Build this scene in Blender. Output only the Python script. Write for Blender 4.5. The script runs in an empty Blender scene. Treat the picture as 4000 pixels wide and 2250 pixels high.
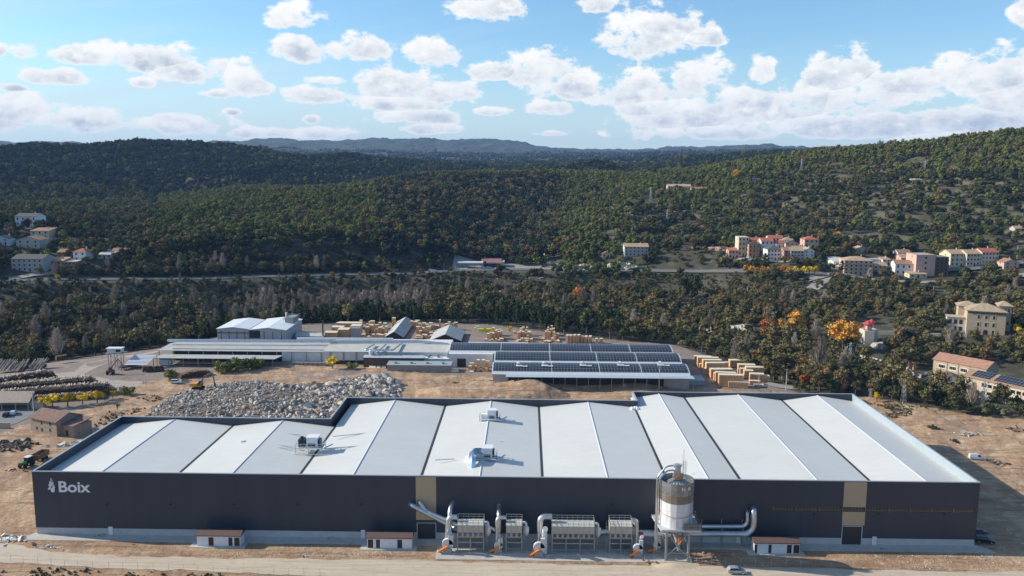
import bpy, bmesh, math, random
import numpy as np
from mathutils import Vector, Matrix, Euler
random.seed(7); rng = np.random.default_rng(7)
SC = bpy.context.scene
COL = SC.collection
# ---------------------------------------------------------------- camera
FPX, PITCH, YAW, ROLL, CH = 3298.5, 0.142872, 0.016678, 0.005863, 90.0
cp, sp_ = math.cos(PITCH), math.sin(PITCH)
FW = Vector((-math.sin(YAW)*cp, math.cos(YAW)*cp, -sp_)); RT0 = Vector((math.cos(YAW), math.sin(YAW), 0)); UP0 = RT0.cross(FW)
RT = RT0*math.cos(ROLL)+UP0*math.sin(ROLL); UP = -RT0*math.sin(ROLL)+UP0*math.cos(ROLL)
cd = bpy.data.cameras.new('camera'); cam = bpy.data.objects.new('camera', cd); COL.objects.link(cam)
cam.matrix_world = Matrix(((RT.x, UP.x, -FW.x, 0), (RT.y, UP.y, -FW.y, 0), (RT.z, UP.z, -FW.z, CH), (0, 0, 0, 1)))
cd.sensor_width = 36; cd.lens = 36*FPX/4000; cd.clip_start = 1; cd.clip_end = 40000
SC.camera = cam
SC.view_settings.view_transform = 'Standard'; SC.view_settings.look = 'None'; SC.view_settings.gamma = 1
SC.view_settings.exposure = 0.25
def ray(x, y):
    d = FW+RT*((x-2000)/FPX)-UP*((y-1125)/FPX)
    return d.normalized()
def G(x, y, z=0.0):                      # a survey point: where the sight line meets the level z
    d = ray(x, y); t = (z-CH)/d.z
    return Vector((d.x*t, d.y*t, z))
def D(x, y, dist):
    d = ray(x, y); t = dist/math.hypot(d.x, d.y)
    return Vector((d.x*t, d.y*t, CH+d.z*t))
# ---------------------------------------------------------------- sun and sky
SUNV = Vector((-30.5, 4.9, 16.0)).normalized()
SEL = math.asin(SUNV.z); SAZ = math.atan2(SUNV.x, SUNV.y)
sl = bpy.data.lights.new('sun', 'SUN'); sl.energy = 5.0; sl.angle = math.radians(0.5); sl.color = (1, 0.93, 0.80)
so = bpy.data.objects.new('sun', sl); COL.objects.link(so); so.rotation_euler = SUNV.to_track_quat('Z', 'Y').to_euler()
so.location = (-300, 100, 400)

class NT:
    """small helper to write node trees"""
    def __init__(s, tree): s.t = tree; s.n = tree.nodes; s.l = tree.links
    def new(s, kind, **kw):
        n = s.n.new(kind)
        for k, v in kw.items(): setattr(n, k, v)
        return n
    def put(s, sock, v):
        if v is None: return
        if isinstance(v, bpy.types.NodeSocket): s.l.new(v, sock)
        elif isinstance(v, (tuple, list)) and len(v) == 3 and sock.type == 'RGBA': sock.default_value = (*v, 1)
        else: sock.default_value = v
    def m(s, op, a, b=None, c=None, clamp=False):
        n = s.new('ShaderNodeMath', operation=op, use_clamp=clamp)
        s.put(n.inputs[0], a); s.put(n.inputs[1], b); s.put(n.inputs[2], c)
        return n.outputs[0]
    def vm(s, op, a, b=None, out=0):
        n = s.new('ShaderNodeVectorMath', operation=op); s.put(n.inputs[0], a)
        if b is not None: s.put(n.inputs[1], b)
        return n.outputs[out]
    def noise(s, vec, scale, detail=4, rough=0.55, out=0, dist=0):
        n = s.new('ShaderNodeTexNoise'); s.put(n.inputs['Vector'], vec)
        n.inputs['Scale'].default_value = scale; n.inputs['Detail'].default_value = detail; n.inputs['Roughness'].default_value = rough
        n.inputs['Distortion'].default_value = dist
        return n.outputs[out]
    def rng(s, v, a, b, c=0.0, d=1.0, smooth=False):
        n = s.new('ShaderNodeMapRange', interpolation_type='SMOOTHSTEP' if smooth else 'LINEAR')
        s.put(n.inputs[0], v)
        for i, q in zip((1, 2, 3, 4), (a, b, c, d)): s.put(n.inputs[i], q)
        return n.outputs[0]
    def mix(s, f, a, b, mode='MIX'):
        n = s.new('ShaderNodeMix', data_type='RGBA', blend_type=mode)
        s.put(n.inputs[0], f); s.put(n.inputs[6], a); s.put(n.inputs[7], b)
        return n.outputs[2]
    def comb(s, x, y, z):
        n = s.new('ShaderNodeCombineXYZ'); s.put(n.inputs[0], x); s.put(n.inputs[1], y); s.put(n.inputs[2], z)
        return n.outputs[0]
W = bpy.data.worlds.new('World'); SC.world = W; W.use_nodes = True
w = NT(W.node_tree); w.n.clear()
sky = w.new('ShaderNodeTexSky', sky_type='NISHITA', sun_disc=False, sun_elevation=SEL, sun_rotation=SAZ % (2*math.pi), altitude=500, air_density=1.0, dust_density=0.6, ozone_density=1.5)
tc = w.new('ShaderNodeTexCoord').outputs['Generated']
sx = w.new('ShaderNodeSeparateXYZ'); w.put(sx.inputs[0], tc)
X, Y, Z = sx.outputs
az = w.m('ARCTAN2', X, Y); el = w.m('ARCSINE', Z)
def azel(px, py):
    d = ray(px*1.5528, py*1.5528); return math.atan2(d.x, d.y), math.asin(d.z)
CLOUDS = [(735,50,65,36,28),(738,122,74,34,30),(905,125,76,34,26),(210,142,70,22,18),(330,146,90,32,26),(430,148,80,34,24),(480,178,72,36,26),(65,130,30,20,16),
 (125,196,66,20,14),(620,218,62,44,26),(560,236,44,12,10),(1085,140,68,40,32),(800,238,95,22,24),(820,205,50,12,8),(1000,220,112,50,34),(1110,238,85,32,26),(1000,262,130,22,22),
 (1040,292,120,20,20),(1070,325,80,14,12),(1225,22,85,36,28),(1500,8,50,22,24),(1650,92,124,70,44),(1755,102,58,30,14),(1250,180,70,32,22),(1350,190,95,60,26),(1450,222,120,42,30),
 (1375,272,56,20,18),(1580,238,130,52,34),(1760,205,76,58,40),(1640,275,110,28,24),(1710,295,150,40,36),(1900,275,170,56,44),(1915,190,32,42,30),(2110,200,86,62,50),(2180,245,180,56,46),
 (2260,215,120,36,40),(2020,245,120,34,46),(2500,205,110,66,40),(2560,250,120,60,56),(2400,300,260,34,34),(2100,322,320,32,24),(1800,335,220,20,18),(30,282,84,40,36),(160,302,84,20,26),
 (260,306,70,28,22),(470,317,105,26,22),(650,336,80,14,12),(820,338,76,16,14),(1240,282,54,11,9),(585,282,18,8,6),(780,300,22,12,10),(355,210,28,12,10),(2580,40,36,44,30),(1400,336,44,9,8),(2450,345,150,14,10),(0,125,18,14,12),(10,220,40,10,8)]
run = None; vs = None
for (cx, cy, hw, u, dn) in CLOUDS:
    a0, e0 = azel(cx, cy); k = 1.5528/FPX
    W_, U_, D_ = hw*k*1.16, u*k*1.25, dn*k*1.1
    dx = w.m('MULTIPLY_ADD', az, 1/W_, -a0/W_)
    du = w.m('MULTIPLY_ADD', el, 1/U_, -e0/U_)
    dd = w.m('MULTIPLY_ADD', el, -1/D_, e0/D_)
    dv = w.m('MAXIMUM', du, dd)
    r = w.m('MULTIPLY_ADD', dv, dv, w.m('MULTIPLY', dx, dx))
    sv = w.m('MULTIPLY_ADD', dx, -0.35, du)       # lit from the left and above
    if run is None: run, vs = r, sv
    else:
        less = w.m('SUBTRACT', 1.0, w.m('SMOOTH_MIN', w.m('SUBTRACT', r, run), 0.0, 0.05)) if False else w.m('LESS_THAN', r, run)
        n = w.new('ShaderNodeMix', data_type='FLOAT'); w.put(n.inputs[0], less); w.put(n.inputs[2], vs); w.put(n.inputs[3], sv); vs = n.outputs[0]
        run = w.m('MINIMUM', run, r)
cv = w.comb(az, w.m('MULTIPLY', el, 1.45), 0.0)
wp = w.new('ShaderNodeTexNoise'); w.put(wp.inputs['Vector'], cv); wp.inputs['Scale'].default_value = 30; wp.inputs['Detail'].default_value = 3
n1 = w.noise(cv, 26, 8, 0.62); n2 = w.noise(w.vm('ADD', cv, (0.006, -0.013, 0.0)), 26, 4, 0.62)
field = w.m('ADD', w.m('SUBTRACT', 1.0, run), w.m('MULTIPLY', w.m('SUBTRACT', n1, 0.5), 4.6))
dens = w.rng(field, 0.0, 0.6, 0, 1, True)
rel = w.m('MULTIPLY', w.m('SUBTRACT', n1, n2), 3.2)
lit = w.rng(w.m('ADD', w.m('MULTIPLY', vs, 0.75), rel), -0.75, 0.85, 0, 1, True)
thick = w.rng(field, 0.3, 1.1, 0, 1)
lit = w.m('SUBTRACT', 1.0, w.m('MULTIPLY', w.m('SUBTRACT', 1.0, lit), thick))
ccol = w.mix(lit, (3.1, 3.65, 4.4), (6.6, 6.6, 6.5))
# thin high streaks
wv = w.comb(w.m('ADD', w.m('MULTIPLY', az, 1.0), w.m('MULTIPLY', el, -2.2)), w.m('ADD', w.m('MULTIPLY', el, 9.0), w.m('MULTIPLY', az, -1.6)), 0.0)
cir = w.rng(w.noise(wv, 2.6, 5, 0.6), 0.42, 0.75, 0, 0.7, True)
cir = w.m('MULTIPLY', cir, w.rng(az, 0.05, -0.35, 0.1, 1))
cir = w.m('MULTIPLY', cir, w.rng(el, 0.01, 0.12, 0.35, 1))
base = w.mix(1.0, sky.outputs[0], (0.76, 0.98, 1.10), 'MULTIPLY')
hor = w.rng(el, 0.15, -0.02, 0, 0.75, True)
base = w.mix(hor, base, (4.3, 4.95, 5.5))
skyc = w.mix(cir, base, (4.6, 5.2, 5.6))
skyc = w.mix(dens, skyc, ccol)
bg = w.new('ShaderNodeBackground'); bg.inputs[1].default_value = 0.135; w.put(bg.inputs[0], skyc)
ow = w.new('ShaderNodeOutputWorld'); w.l.new(bg.outputs[0], ow.inputs[0])
# ---------------------------------------------------------------- materials
MATS = {}
def mat(name, col=(.5, .5, .5), rough=.7, metal=0.0, fn=None, bump=0.0, bscale=4.0, var=0.0, vscale=1.0, obj=True):
    if name in MATS: return MATS[name]
    m = bpy.data.materials.new(name); m.use_nodes = True; t = NT(m.node_tree)
    b = t.n['Principled BSDF']; b.inputs['Roughness'].default_value = rough; b.inputs['Metallic'].default_value = metal
    geo = t.new('ShaderNodeTexCoord').outputs['Object'] if obj else t.new('ShaderNodeNewGeometry').outputs['Position']
    c = col
    if fn: c = fn(t, geo, b)
    if var and c is not None:
        f = t.rng(t.noise(geo, vscale, 5, .6), .3, .7, 1-var, 1+var)
        n = t.new('ShaderNodeMix', data_type='RGBA', blend_type='MULTIPLY'); n.inputs[0].default_value = 1
        t.put(n.inputs[6], c); t.put(n.inputs[7], t.comb(f, f, f)); c = n.outputs[2]
    if c is not None: t.put(b.inputs['Base Color'], c)
    if bump:
        bn = t.new('ShaderNodeBump'); bn.inputs['Strength'].default_value = bump; t.put(bn.inputs['Height'], t.noise(geo, bscale, 5, .6)); t.l.new(bn.outputs[0], b.inputs['Normal'])
    MATS[name] = m
    return m
# ---------------------------------------------------------------- object helpers
def tag(o, label=None, cat=None, group=None, kind=None):
    if label: o['label'] = label
    if cat: o['category'] = cat
    if group: o['group'] = group
    if kind: o['kind'] = kind
    return o
def empty(name, loc, rz=0, label=None, cat=None, group=None):
    o = bpy.data.objects.new(name, None); COL.objects.link(o); o.location = loc; o.rotation_euler = (0, 0, rz); o.empty_display_size = .5
    return tag(o, label, cat, group)
class MB:
    def __init__(s): s.v = []; s.f = []
    def add(s, vs, fs):
        k = len(s.v); s.v += [tuple(v) for v in vs]; s.f += [tuple(i+k for i in f) for f in fs]; return s
    def box(s, x0, x1, y0, y1, z0, z1):
        return s.add([(x0,y0,z0),(x1,y0,z0),(x1,y1,z0),(x0,y1,z0),(x0,y0,z1),(x1,y0,z1),(x1,y1,z1),(x0,y1,z1)],
                     [(0,3,2,1),(4,5,6,7),(0,1,5,4),(1,2,6,5),(2,3,7,6),(3,0,4,7)])
    def cbox(s, c, d, rz=0, M=None):
        hx, hy, hz = d[0]/2, d[1]/2, d[2]/2; R = Matrix.Rotation(rz, 3, 'Z') if M is None else M; c = Vector(c)
        vs = [c+R @ Vector((a*hx, b*hy, e*hz)) for e in (-1, 1) for a, b in ((-1,-1),(1,-1),(1,1),(-1,1))]
        return s.add(vs, [(0,3,2,1),(4,5,6,7),(0,1,5,4),(1,2,6,5),(2,3,7,6),(3,0,4,7)])
    def bar(s, a, b, t=.1, t2=None):      # square section bar between two points
        a = Vector(a); b = Vector(b); d = b-a; L = d.length
        if L < 1e-6: return s
        q = d.to_track_quat('Z', 'Y').to_matrix()
        return s.cbox((a+b)/2, (t, t2 or t, L), M=q)
    def prism(s, pts, z0, z1):
        n = len(pts)
        return s.add([(p[0], p[1], z0) for p in pts]+[(p[0], p[1], z1) for p in pts],
                     [tuple(range(n))[::-1], tuple(range(n, 2*n))]+[(i, (i+1) % n, n+(i+1) % n, n+i) for i in range(n)])
    def ext(s, prof, y0, y1, axis='y'):   # profile (a, z) extruded along y (or x)
        n = len(prof)
        f = (lambda a, z, t: (a, t, z)) if axis == 'y' else (lambda a, z, t: (t, a, z))
        return s.add([f(a, z, y0) for a, z in prof]+[f(a, z, y1) for a, z in prof],
                     [tuple(range(n)), tuple(range(n, 2*n))[::-1]]+[((i+1) % n, i, n+i, n+(i+1) % n) for i in range(n)])
    def tube(s, path, r, n=10, cap=True):
        P = [Vector(p) for p in path]; rings = []; k = len(P)
        rr = r if isinstance(r, (list, tuple)) else [r]*k
        up = None
        for i in range(k):
            d = (P[min(i+1, k-1)]-P[max(i-1, 0)]).normalized()
            if up is None: up = Vector((0, 0, 1)) if abs(d.z) < .9 else Vector((1, 0, 0))
            a = d.cross(up); a = a.normalized() if a.length > 1e-4 else Vector((1, 0, 0)); b = a.cross(d).normalized(); up = b
            rings.append([P[i]+(a*math.cos(t)+b*math.sin(t))*rr[i] for t in [2*math.pi*j/n for j in range(n)]])
        vs = [v for q in rings for v in q]; fs = [(i*n+j, i*n+(j+1) % n, (i+1)*n+(j+1) % n, (i+1)*n+j) for i in range(k-1) for j in range(n)]
        if cap: fs += [tuple(range(n))[::-1], tuple((k-1)*n+j for j in range(n))]
        return s.add(vs, fs)
    def lathe(s, prof, c=(0, 0, 0), n=20, ph=0):
        vs = [(c[0]+r*math.cos(ph+2*math.pi*j/n), c[1]+r*math.sin(ph+2*math.pi*j/n), c[2]+z) for r, z in prof for j in range(n)]
        fs = [(i*n+j, i*n+(j+1) % n, (i+1)*n+(j+1) % n, (i+1)*n+j) for i in range(len(prof)-1) for j in range(n)]
        return s.add(vs, fs)
    def mesh(s, name, m):
        me = bpy.data.meshes.new(name); me.from_pydata(s.v, [], s.f)
        if m: me.materials.append(m)
        return me
    def build(s, name, m, parent=None, smooth=False, loc=None):
        me = s.mesh(name, m)
        bm = bmesh.new(); bm.from_mesh(me); bmesh.ops.recalc_face_normals(bm, faces=bm.faces); bm.to_mesh(me); bm.free()
        if smooth:
            me.polygons.foreach_set('use_smooth', [True]*len(me.polygons)); me.set_sharp_from_angle(angle=math.radians(40))
        o = bpy.data.objects.new(name, me); COL.objects.link(o)
        if parent: o.parent = parent
        if loc: o.location = loc
        return o
def link_copy(o, parent=None):
    c = o.copy(); COL.objects.link(c); c.parent = parent
    for ch in list(o.children): link_copy(ch, c)
    return c
def elbow(pts, rad=1.0, n=5):             # rounds the corners of a poly-line
    P = [Vector(p) for p in pts]; out = [P[0]]
    for i in range(1, len(P)-1):
        a, b, c = P[i-1], P[i], P[i+1]; r = min(rad, (a-b).length*.49, (c-b).length*.49)
        s_ = b+(a-b).normalized()*r; e = b+(c-b).normalized()*r
        for k in range(n+1):
            t = k/n; out.append(s_*(1-t)**2+b*2*t*(1-t)+e*t*t)
    return out+[P[-1]]
# ---------------------------------------------------------------- value noise in numpy
_L = np.random.default_rng(3).random((256, 256))
def vnoise(x, y):
    xi = np.floor(x).astype(int); yi = np.floor(y).astype(int); fx = x-xi; fy = y-yi
    fx = fx*fx*(3-2*fx); fy = fy*fy*(3-2*fy); g = lambda a, b: _L[a & 255, b & 255]
    return (g(xi, yi)*(1-fx)+g(xi+1, yi)*fx)*(1-fy)+(g(xi, yi+1)*(1-fx)+g(xi+1, yi+1)*fx)*fy-.5
def fbm(x, y, o=4):
    s = 0; a = 1
    for i in range(o): s = s+a*vnoise(x*2**i+17.3*i, y*2**i+5.1*i); a *= .5
    return s
# ---------------------------------------------------------------- the ground
K = 1.5528
# each curve runs across the picture: (x on a 2576 px wide picture, distance, picture height y or None, level z)
def curve(pts):
    A, Dd, Zz = [], [], []
    for x, d, y, z in pts:
        if y is not None:
            p = D(x*K, y*K, d); z = p.z; a = math.atan2(p.x, p.y)
        else:
            p = ray(x*K, 1000); a = math.atan2(p.x, p.y)
        A.append(a); Dd.append(d); Zz.append(z)
    return np.array(A), np.array(Dd), np.array(Zz)
CUR = [
 [(-900,260,None,0),(3500,260,None,0)],
 [(-900,400,None,0),(0,415,None,0),(400,430,None,0),(700,490,None,0),(1250,495,None,0),(1700,430,None,0),(1900,370,None,0),(2100,330,None,0),(2576,305,None,0),(3500,305,None,0)],
 [(-900,470,None,-6),(0,480,None,-9),(700,530,None,-9),(1250,540,None,-8),(1700,500,None,-6),(1900,430,None,-3),(2150,400,None,0),(2250,396,None,.5),(2576,396,None,1),(3500,410,None,2)],
 [(-900,566,None,-2),(0,570,None,-3),(500,582,None,-3),(1000,608,None,-4),(1500,625,None,-2),(1750,612,None,2),(2000,575,None,6),(2200,520,None,8),(2576,500,None,9),(3500,500,None,11)],
 [(-900,605,715,None),(0,605,712,None),(500,604,705.5,None),(1000,632,693,None),(1500,650,685.5,None),(1750,640,None,10),(2000,600,None,14),(2200,590,None,13),(2576,590,None,13),(3500,600,None,16)],
 [(-900,632,None,8),(0,628,None,8),(500,622,None,8),(1000,652,None,8),(1300,690,None,8.5),(1500,672,None,9),(1750,664,None,13),(2000,640,None,22),(2200,650,None,16),(2576,650,None,15),(3500,650,None,17)],
 [(-900,655,670,None),(0,655,668,None),(150,655,658,None),(250,650,650,None),(400,668,620,None),(600,672,604,None),(800,680,600,None),(1000,688,610,None),(1150,700,640,None),(1230,712,655,None),(1330,712,650,None),(1450,700,640,None),(1600,700,640,None),(1800,700,618,None),(2000,700,612,None),(2300,700,632,None),(2576,720,625,None),(3500,720,620,None)],
 [(-900,760,600,None),(0,760,575,None),(200,780,590,None),(300,800,590,None),(400,790,575,None),(600,800,560,None),(800,800,545,None),(1000,800,552,None),(1120,800,580,None),(1220,800,615,None),(1300,800,625,None),(1380,800,590,None),(1500,800,585,None),(1700,800,590,None),(1900,800,585,None),(2200,800,575,None),(2576,800,560,None),(3500,800,550,None)],
 [(-900,960,544,None),(0,960,532,None),(200,960,544,None),(300,940,549,None),(400,940,539,None),(600,960,524,None),(800,960,504,None),(1000,980,494,None),(1150,980,504,None),(1280,960,539,None),(1370,960,564,None),(1470,960,549,None),(1580,960,504,None),(1800,980,494,None),(2000,980,484,None),(2300,960,454,None),(2576,940,434,None),(3500,940,434,None)],
 [(-900,1150,529,None),(0,1150,514,None),(200,1150,521,None),(300,1080,541,None),(400,1060,534,None),(600,1100,507,None),(700,1120,495,None),(800,1130,479,None),(900,1150,467,None),(1000,1170,461,None),(1100,1180,453,None),(1250,1200,441,None),(1350,1220,443,None),(1500,1250,455,None),(1600,1250,449,None),(1700,1250,431,None),(1800,1230,421,None),(1900,1200,411,None),(2000,1170,397,None),(2100,1150,383,None),(2200,1140,373,None),(2300,1130,365,None),(2400,1120,356,None),(2500,1100,343,None),(2576,1090,339,None),(3500,1090,329,None)],
 [(-900,1350,480,None),(0,1350,470,None),(200,1350,475,None),(400,1300,505,None),(600,1330,480,None),(800,1350,None,40),(1200,1450,None,50),(1500,1400,423,None),(1700,1400,None,50),(2000,1400,None,80),(2576,1400,None,110),(3500,1400,None,110)],
 [(-900,1900,394,None),(0,1850,385,None),(100,1850,381,None),(200,1850,375,None),(300,1850,369,None),(400,1850,368,None),(470,1850,367,None),(550,1850,375,None),(650,1850,385,None),(800,1850,401,None),(900,1850,407,None),(1000,1850,417,None),(1100,1850,427,None),(1200,1850,431,None),(1350,1850,435,None),(1500,1850,430,None),(1600,1900,427,None),(1700,1900,415,None),(1800,1900,407,None),(1950,1900,397,None),(2050,1900,389,None),(2150,1900,383,None),(2576,1900,360,None),(3500,1900,360,None)],
 [(-900,2500,None,40),(400,2500,None,60),(900,2500,417,None),(1300,2600,423,None),(1700,2600,408,None),(2000,2600,393,None),(2576,2600,None,100),(3500,2600,None,100)],
 [(-900,3600,None,60),(400,3600,None,80),(900,3600,404,None),(1300,3600,407,None),(1500,3600,404,None),(1700,3600,399,None),(2000,3600,391,None),(2576,3600,None,100),(3500,3600,None,100)],
 [(-900,5000,None,100),(0,5000,None,120),(600,5000,377,None),(800,5000,381,None),(1000,5000,388,None),(1300,5000,393,None),(1500,5000,391,None),(1700,5000,387,None),(2000,5000,383,None),(2576,5000,363,None),(3500,5000,363,None)],
 [(-900,6600,352,None),(0,6600,359,None),(100,6600,359,None),(200,6600,358,None),(300,6600,362,None),(500,6600,356,None),(600,6600,357,None),(660,6600,353,None),(700,6600,347,None),(730,6600,345.5,None),(760,6600,352,None),(850,6600,352,None),(950,6600,350,None),(1100,6600,352,None),(1150,6600,355,None),(1240,6600,352.5,None),(1300,6600,357,None),(1350,6600,366,None),(1400,6600,371,None),(1450,6600,375,None),(1480,6600,378,None),(1600,6600,375,None),(1700,6600,371,None),(1850,6600,369,None),(1900,6600,366,None),(1925,6600,363,None),(1960,6600,371,None),(2100,6600,374,None),(2400,6600,360,None),(2530,6600,330,None),(2576,6600,318,None),(3500,6600,330,None)],
 [(-900,8600,None,100),(3500,8600,None,100)],
]
CURV = [curve(c) for c in CUR]
m_ = CURV[5][0] < CURV[4][0][5]; CURV[5][2][m_] = np.interp(CURV[5][0][m_], CURV[4][0], CURV[4][2])      # the road shelf is level across
m_ = CURV[3][0] < CURV[4][0][5]; CURV[3][2][m_] = np.interp(CURV[3][0][m_], CURV[4][0], CURV[4][2])-10
def terr_cols(a, d):
    """level of the smooth terrain for arrays of bearing a and distance d (same shape)"""
    out = np.zeros_like(a); ds = [np.interp(a, c[0], c[1]) for c in CURV]; zs = [np.interp(a, c[0], c[2]) for c in CURV]
    out[:] = 0
    for k in range(len(ds)-1):
        t = np.clip((d-ds[k])/(ds[k+1]-ds[k]), 0, 1)
        t = t if k > 12 else .5*t+.5*t*t*(3-2*t)
        m = (d >= ds[k])
        out = np.where(m, zs[k]*(1-t)+zs[k+1]*t, out)
    return out
LA = 0.72
NA, ND = 1500, 760
aa = np.concatenate([np.linspace(-math.pi, -LA, 40)[:-1], np.linspace(-LA, LA, NA), np.linspace(LA, math.pi, 40)[1:-1]])
dd = np.concatenate([[0.5, 60], np.geomspace(120, 9500, ND)])
AG, DG = np.meshgrid(aa, dd, indexing='ij')
ZG = terr_cols(AG, DG)
# a light smoothing along the distance so crests are rounded
for _ in range(3):
    Z2 = ZG.copy(); Z2[:, 2:-2] = (ZG[:, 1:-3]+ZG[:, 3:-1]+2*ZG[:, 2:-2])/4; ZG = Z2
for _ in range(10):
    Z2 = ZG.copy(); Z2[50:-50, :] = (ZG[49:-51, :]+ZG[51:-49, :]+2*ZG[50:-50, :])/4; ZG = Z2
XG = DG*np.sin(AG); YG = DG*np.cos(AG)
far = np.clip((DG-640)/200, 0, 1)
ZG += far*(fbm(XG/120, YG/120, 4)*np.clip(DG/1400, .5, 3)*9)+far*np.abs(fbm(XG/45+9, YG/45, 3))*4
ZG += np.clip((DG-5200)/900, 0, 1)*np.clip((8000-DG)/1200, 0, 1)*(fbm(XG/350, YG/350, 4)*22)
# terraces on the right hill and cut rock
ter = np.clip((AG-0.05)/.05, 0, 1)*np.clip((DG-690)/60, 0, 1)*np.clip((1150-DG)/150, 0, 1)
stp = 6.0; q = (ZG+fbm(XG/90, YG/90, 3)*7)/stp; fr = q-np.floor(q)
ZG += ter*stp*.75*(np.clip((fr-.55)/.25, 0, 1)-fr)
BENCH = ter*np.clip((fr-.50)/.08, 0, 1)*np.clip((.80-fr)/.06, 0, 1)*(vnoise(XG/70+5, YG/40) > -.2)
def inpoly(x, y, P):
    x = np.asarray(x, float); y = np.asarray(y, float); r = np.zeros(x.shape, bool); n = len(P)
    for i in range(n):
        x0, y0 = P[i][0], P[i][1]; x1, y1 = P[(i+1) % n][0], P[(i+1) % n][1]
        c = (y0 > y) != (y1 > y)
        r ^= c & (x < (x1-x0)*(y-y0)/(y1-y0+1e-12)+x0)
    return r
DIRTL = [(-700,1730),(0,1700),(130,1650),(300,1600),(450,1560),(540,1500),(640,1482),(850,1450),(1000,1432),(1250,1415),(1500,1440),(1700,1460),(1900,1470),(2100,1480),(2500,1500),(2800,1520),(3000,1530),(3330,1542),(3500,1570),(3650,1600),(3800,1625),(4000,1640),(4700,1680)]
YARDL = [(-700,1440),(0,1405),(150,1375),(400,1345),(640,1322),(900,1290),(1150,1262),(1500,1258),(1900,1266),(2050,1285),(2350,1325),(2640,1345),(2760,1385),(3000,1480),(3120,1535)]
dirt_poly = [G(*p) for p in DIRTL]+[Vector((260, 60, 0)), Vector((-260, 60, 0))]
yard_poly = [G(*p) for p in YARDL]+[G(3100, 1640), G(-700, 1800)]
BN = fbm(XG/9, YG/9, 3)*1.6; BN2 = fbm(XG/7+40, YG/7, 3)*1.6
inD = inpoly(XG+BN, YG+BN2, dirt_poly)
inY = inpoly(XG+BN, YG+BN2, yard_poly) & ~inD
front = (YG < 196) & (np.abs(XG) < 140)
# gentle relief of the dug-over soil, kept away from the buildings
def away(x, y):
    dx = np.maximum(np.abs(x+5)-116, 0); dy = np.maximum(np.maximum(172-y, y-276), 0)
    return np.clip((np.hypot(dx, dy)-3)/12, 0, 1)
ZG += np.where(inD, 1, 0)*away(XG, YG)*(fbm(XG/16, YG/16, 4)*1.0+np.abs(fbm(XG/5, YG/5, 3))*.5)*np.clip((DG-150)/60, 0, 1)
ZG[(DG < 150)] = np.minimum(ZG[(DG < 150)], 0)
def mound(cx, cy, r, h, ry=None, rot=0, p=1.0):
    global ZG
    dx = XG-cx; dy = YG-cy; c, s = math.cos(rot), math.sin(rot); u = (dx*c+dy*s)/r; v = (-dx*s+dy*c)/(ry or r)
    q = np.clip(1-np.sqrt(u*u+v*v)+fbm(XG/8, YG/8, 3)*.12, 0, 1)
    ZG = ZG+h*np.minimum(q*p, 1)
def pile_height(x, y): return 0
# earth heap behind the warehouse: broad flat top, steep sides
pm = G(1915, 1545); mound(pm.x, pm.y+2, 31, 2.9, 15, .0, 3.0)
pm = G(2085, 1530); mound(pm.x, pm.y-1, 11, .9, 9, 0, 1.6)
bm_ = np.clip(1-np.abs(YG-(G(2300, 1500).y-4)-fbm(XG/12, YG/12, 2)*3)/7, 0, 1)*np.clip((XG-G(1960, 1500).x)/12, 0, 1)*np.clip((G(2640, 1500).x-XG)/10, 0, 1); ZG += bm_*2.3
pm = G(1600, 1500); mound(pm.x, pm.y+2, 20, 1.0, 10, 0, 1.6)
def hz(x, y):
    """ground level at a world point (bilinear in the polar grid)"""
    a = math.atan2(x, y); d = math.hypot(x, y)
    i = np.searchsorted(aa, a)-1; j = np.searchsorted(dd, d)-1
    i = min(max(i, 0), len(aa)-2); j = min(max(j, 0), len(dd)-2)
    u = (a-aa[i])/(aa[i+1]-aa[i]); v = (d-dd[j])/(dd[j+1]-dd[j])
    return float((ZG[i, j]*(1-u)+ZG[i+1, j]*u)*(1-v)+(ZG[i, j+1]*(1-u)+ZG[i+1, j+1]*u)*v)
def hza(x, y, F=None):
    ZG = globals()['ZG'] if F is None else F
    a = np.arctan2(x, y); d = np.hypot(x, y)
    i = np.clip(np.searchsorted(aa, a)-1, 0, len(aa)-2); j = np.clip(np.searchsorted(dd, d)-1, 0, len(dd)-2)
    u = (a-aa[i])/(aa[i+1]-aa[i]); v = (d-dd[j])/(dd[j+1]-dd[j])
    return (ZG[i, j]*(1-u)+ZG[i+1, j]*u)*(1-v)+(ZG[i, j+1]*(1-u)+ZG[i+1, j+1]*u)*v
def GT(x, y, d0=170, d1=9000):
    """survey point on the ground itself (x, y in picture units of the 4000 px photo)"""
    r = ray(x, y); h = math.hypot(r.x, r.y); d = d0
    while d < d1:
        z = CH+r.z/h*d
        if z <= hz(r.x/h*d, r.y/h*d): break
        d *= 1.004
    return Vector((r.x/h*d, r.y/h*d, hz(r.x/h*d, r.y/h*d)))
def grid_mesh(name, X_, Y_, Z_, m, attrs=None):
    na, nd = X_.shape; co = np.stack([X_, Y_, Z_], -1).reshape(-1, 3).astype(np.float32)
    idx = np.arange(na*nd).reshape(na, nd)
    f = np.stack([idx[:-1, :-1], idx[:-1, 1:], idx[1:, 1:], idx[1:, :-1]], -1).reshape(-1, 4)[:, ::-1]
    me = bpy.data.meshes.new(name); me.vertices.add(len(co)); me.vertices.foreach_set('co', co.ravel())
    me.loops.add(f.size); me.loops.foreach_set('vertex_index', f.ravel().astype(np.int32))
    me.polygons.add(len(f)); me.polygons.foreach_set('loop_start', np.arange(0, f.size, 4, dtype=np.int32))
    me.update(calc_edges=True); me.polygons.foreach_set('use_smooth', np.ones(len(f), bool))
    for k, v in (attrs or {}).items():
        at = me.attributes.new(k, 'FLOAT', 'POINT'); at.data.foreach_set('value', v.astype(np.float32).ravel())
    me.materials.append(m); o = bpy.data.objects.new(name, me); COL.objects.link(o)
    return o
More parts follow.
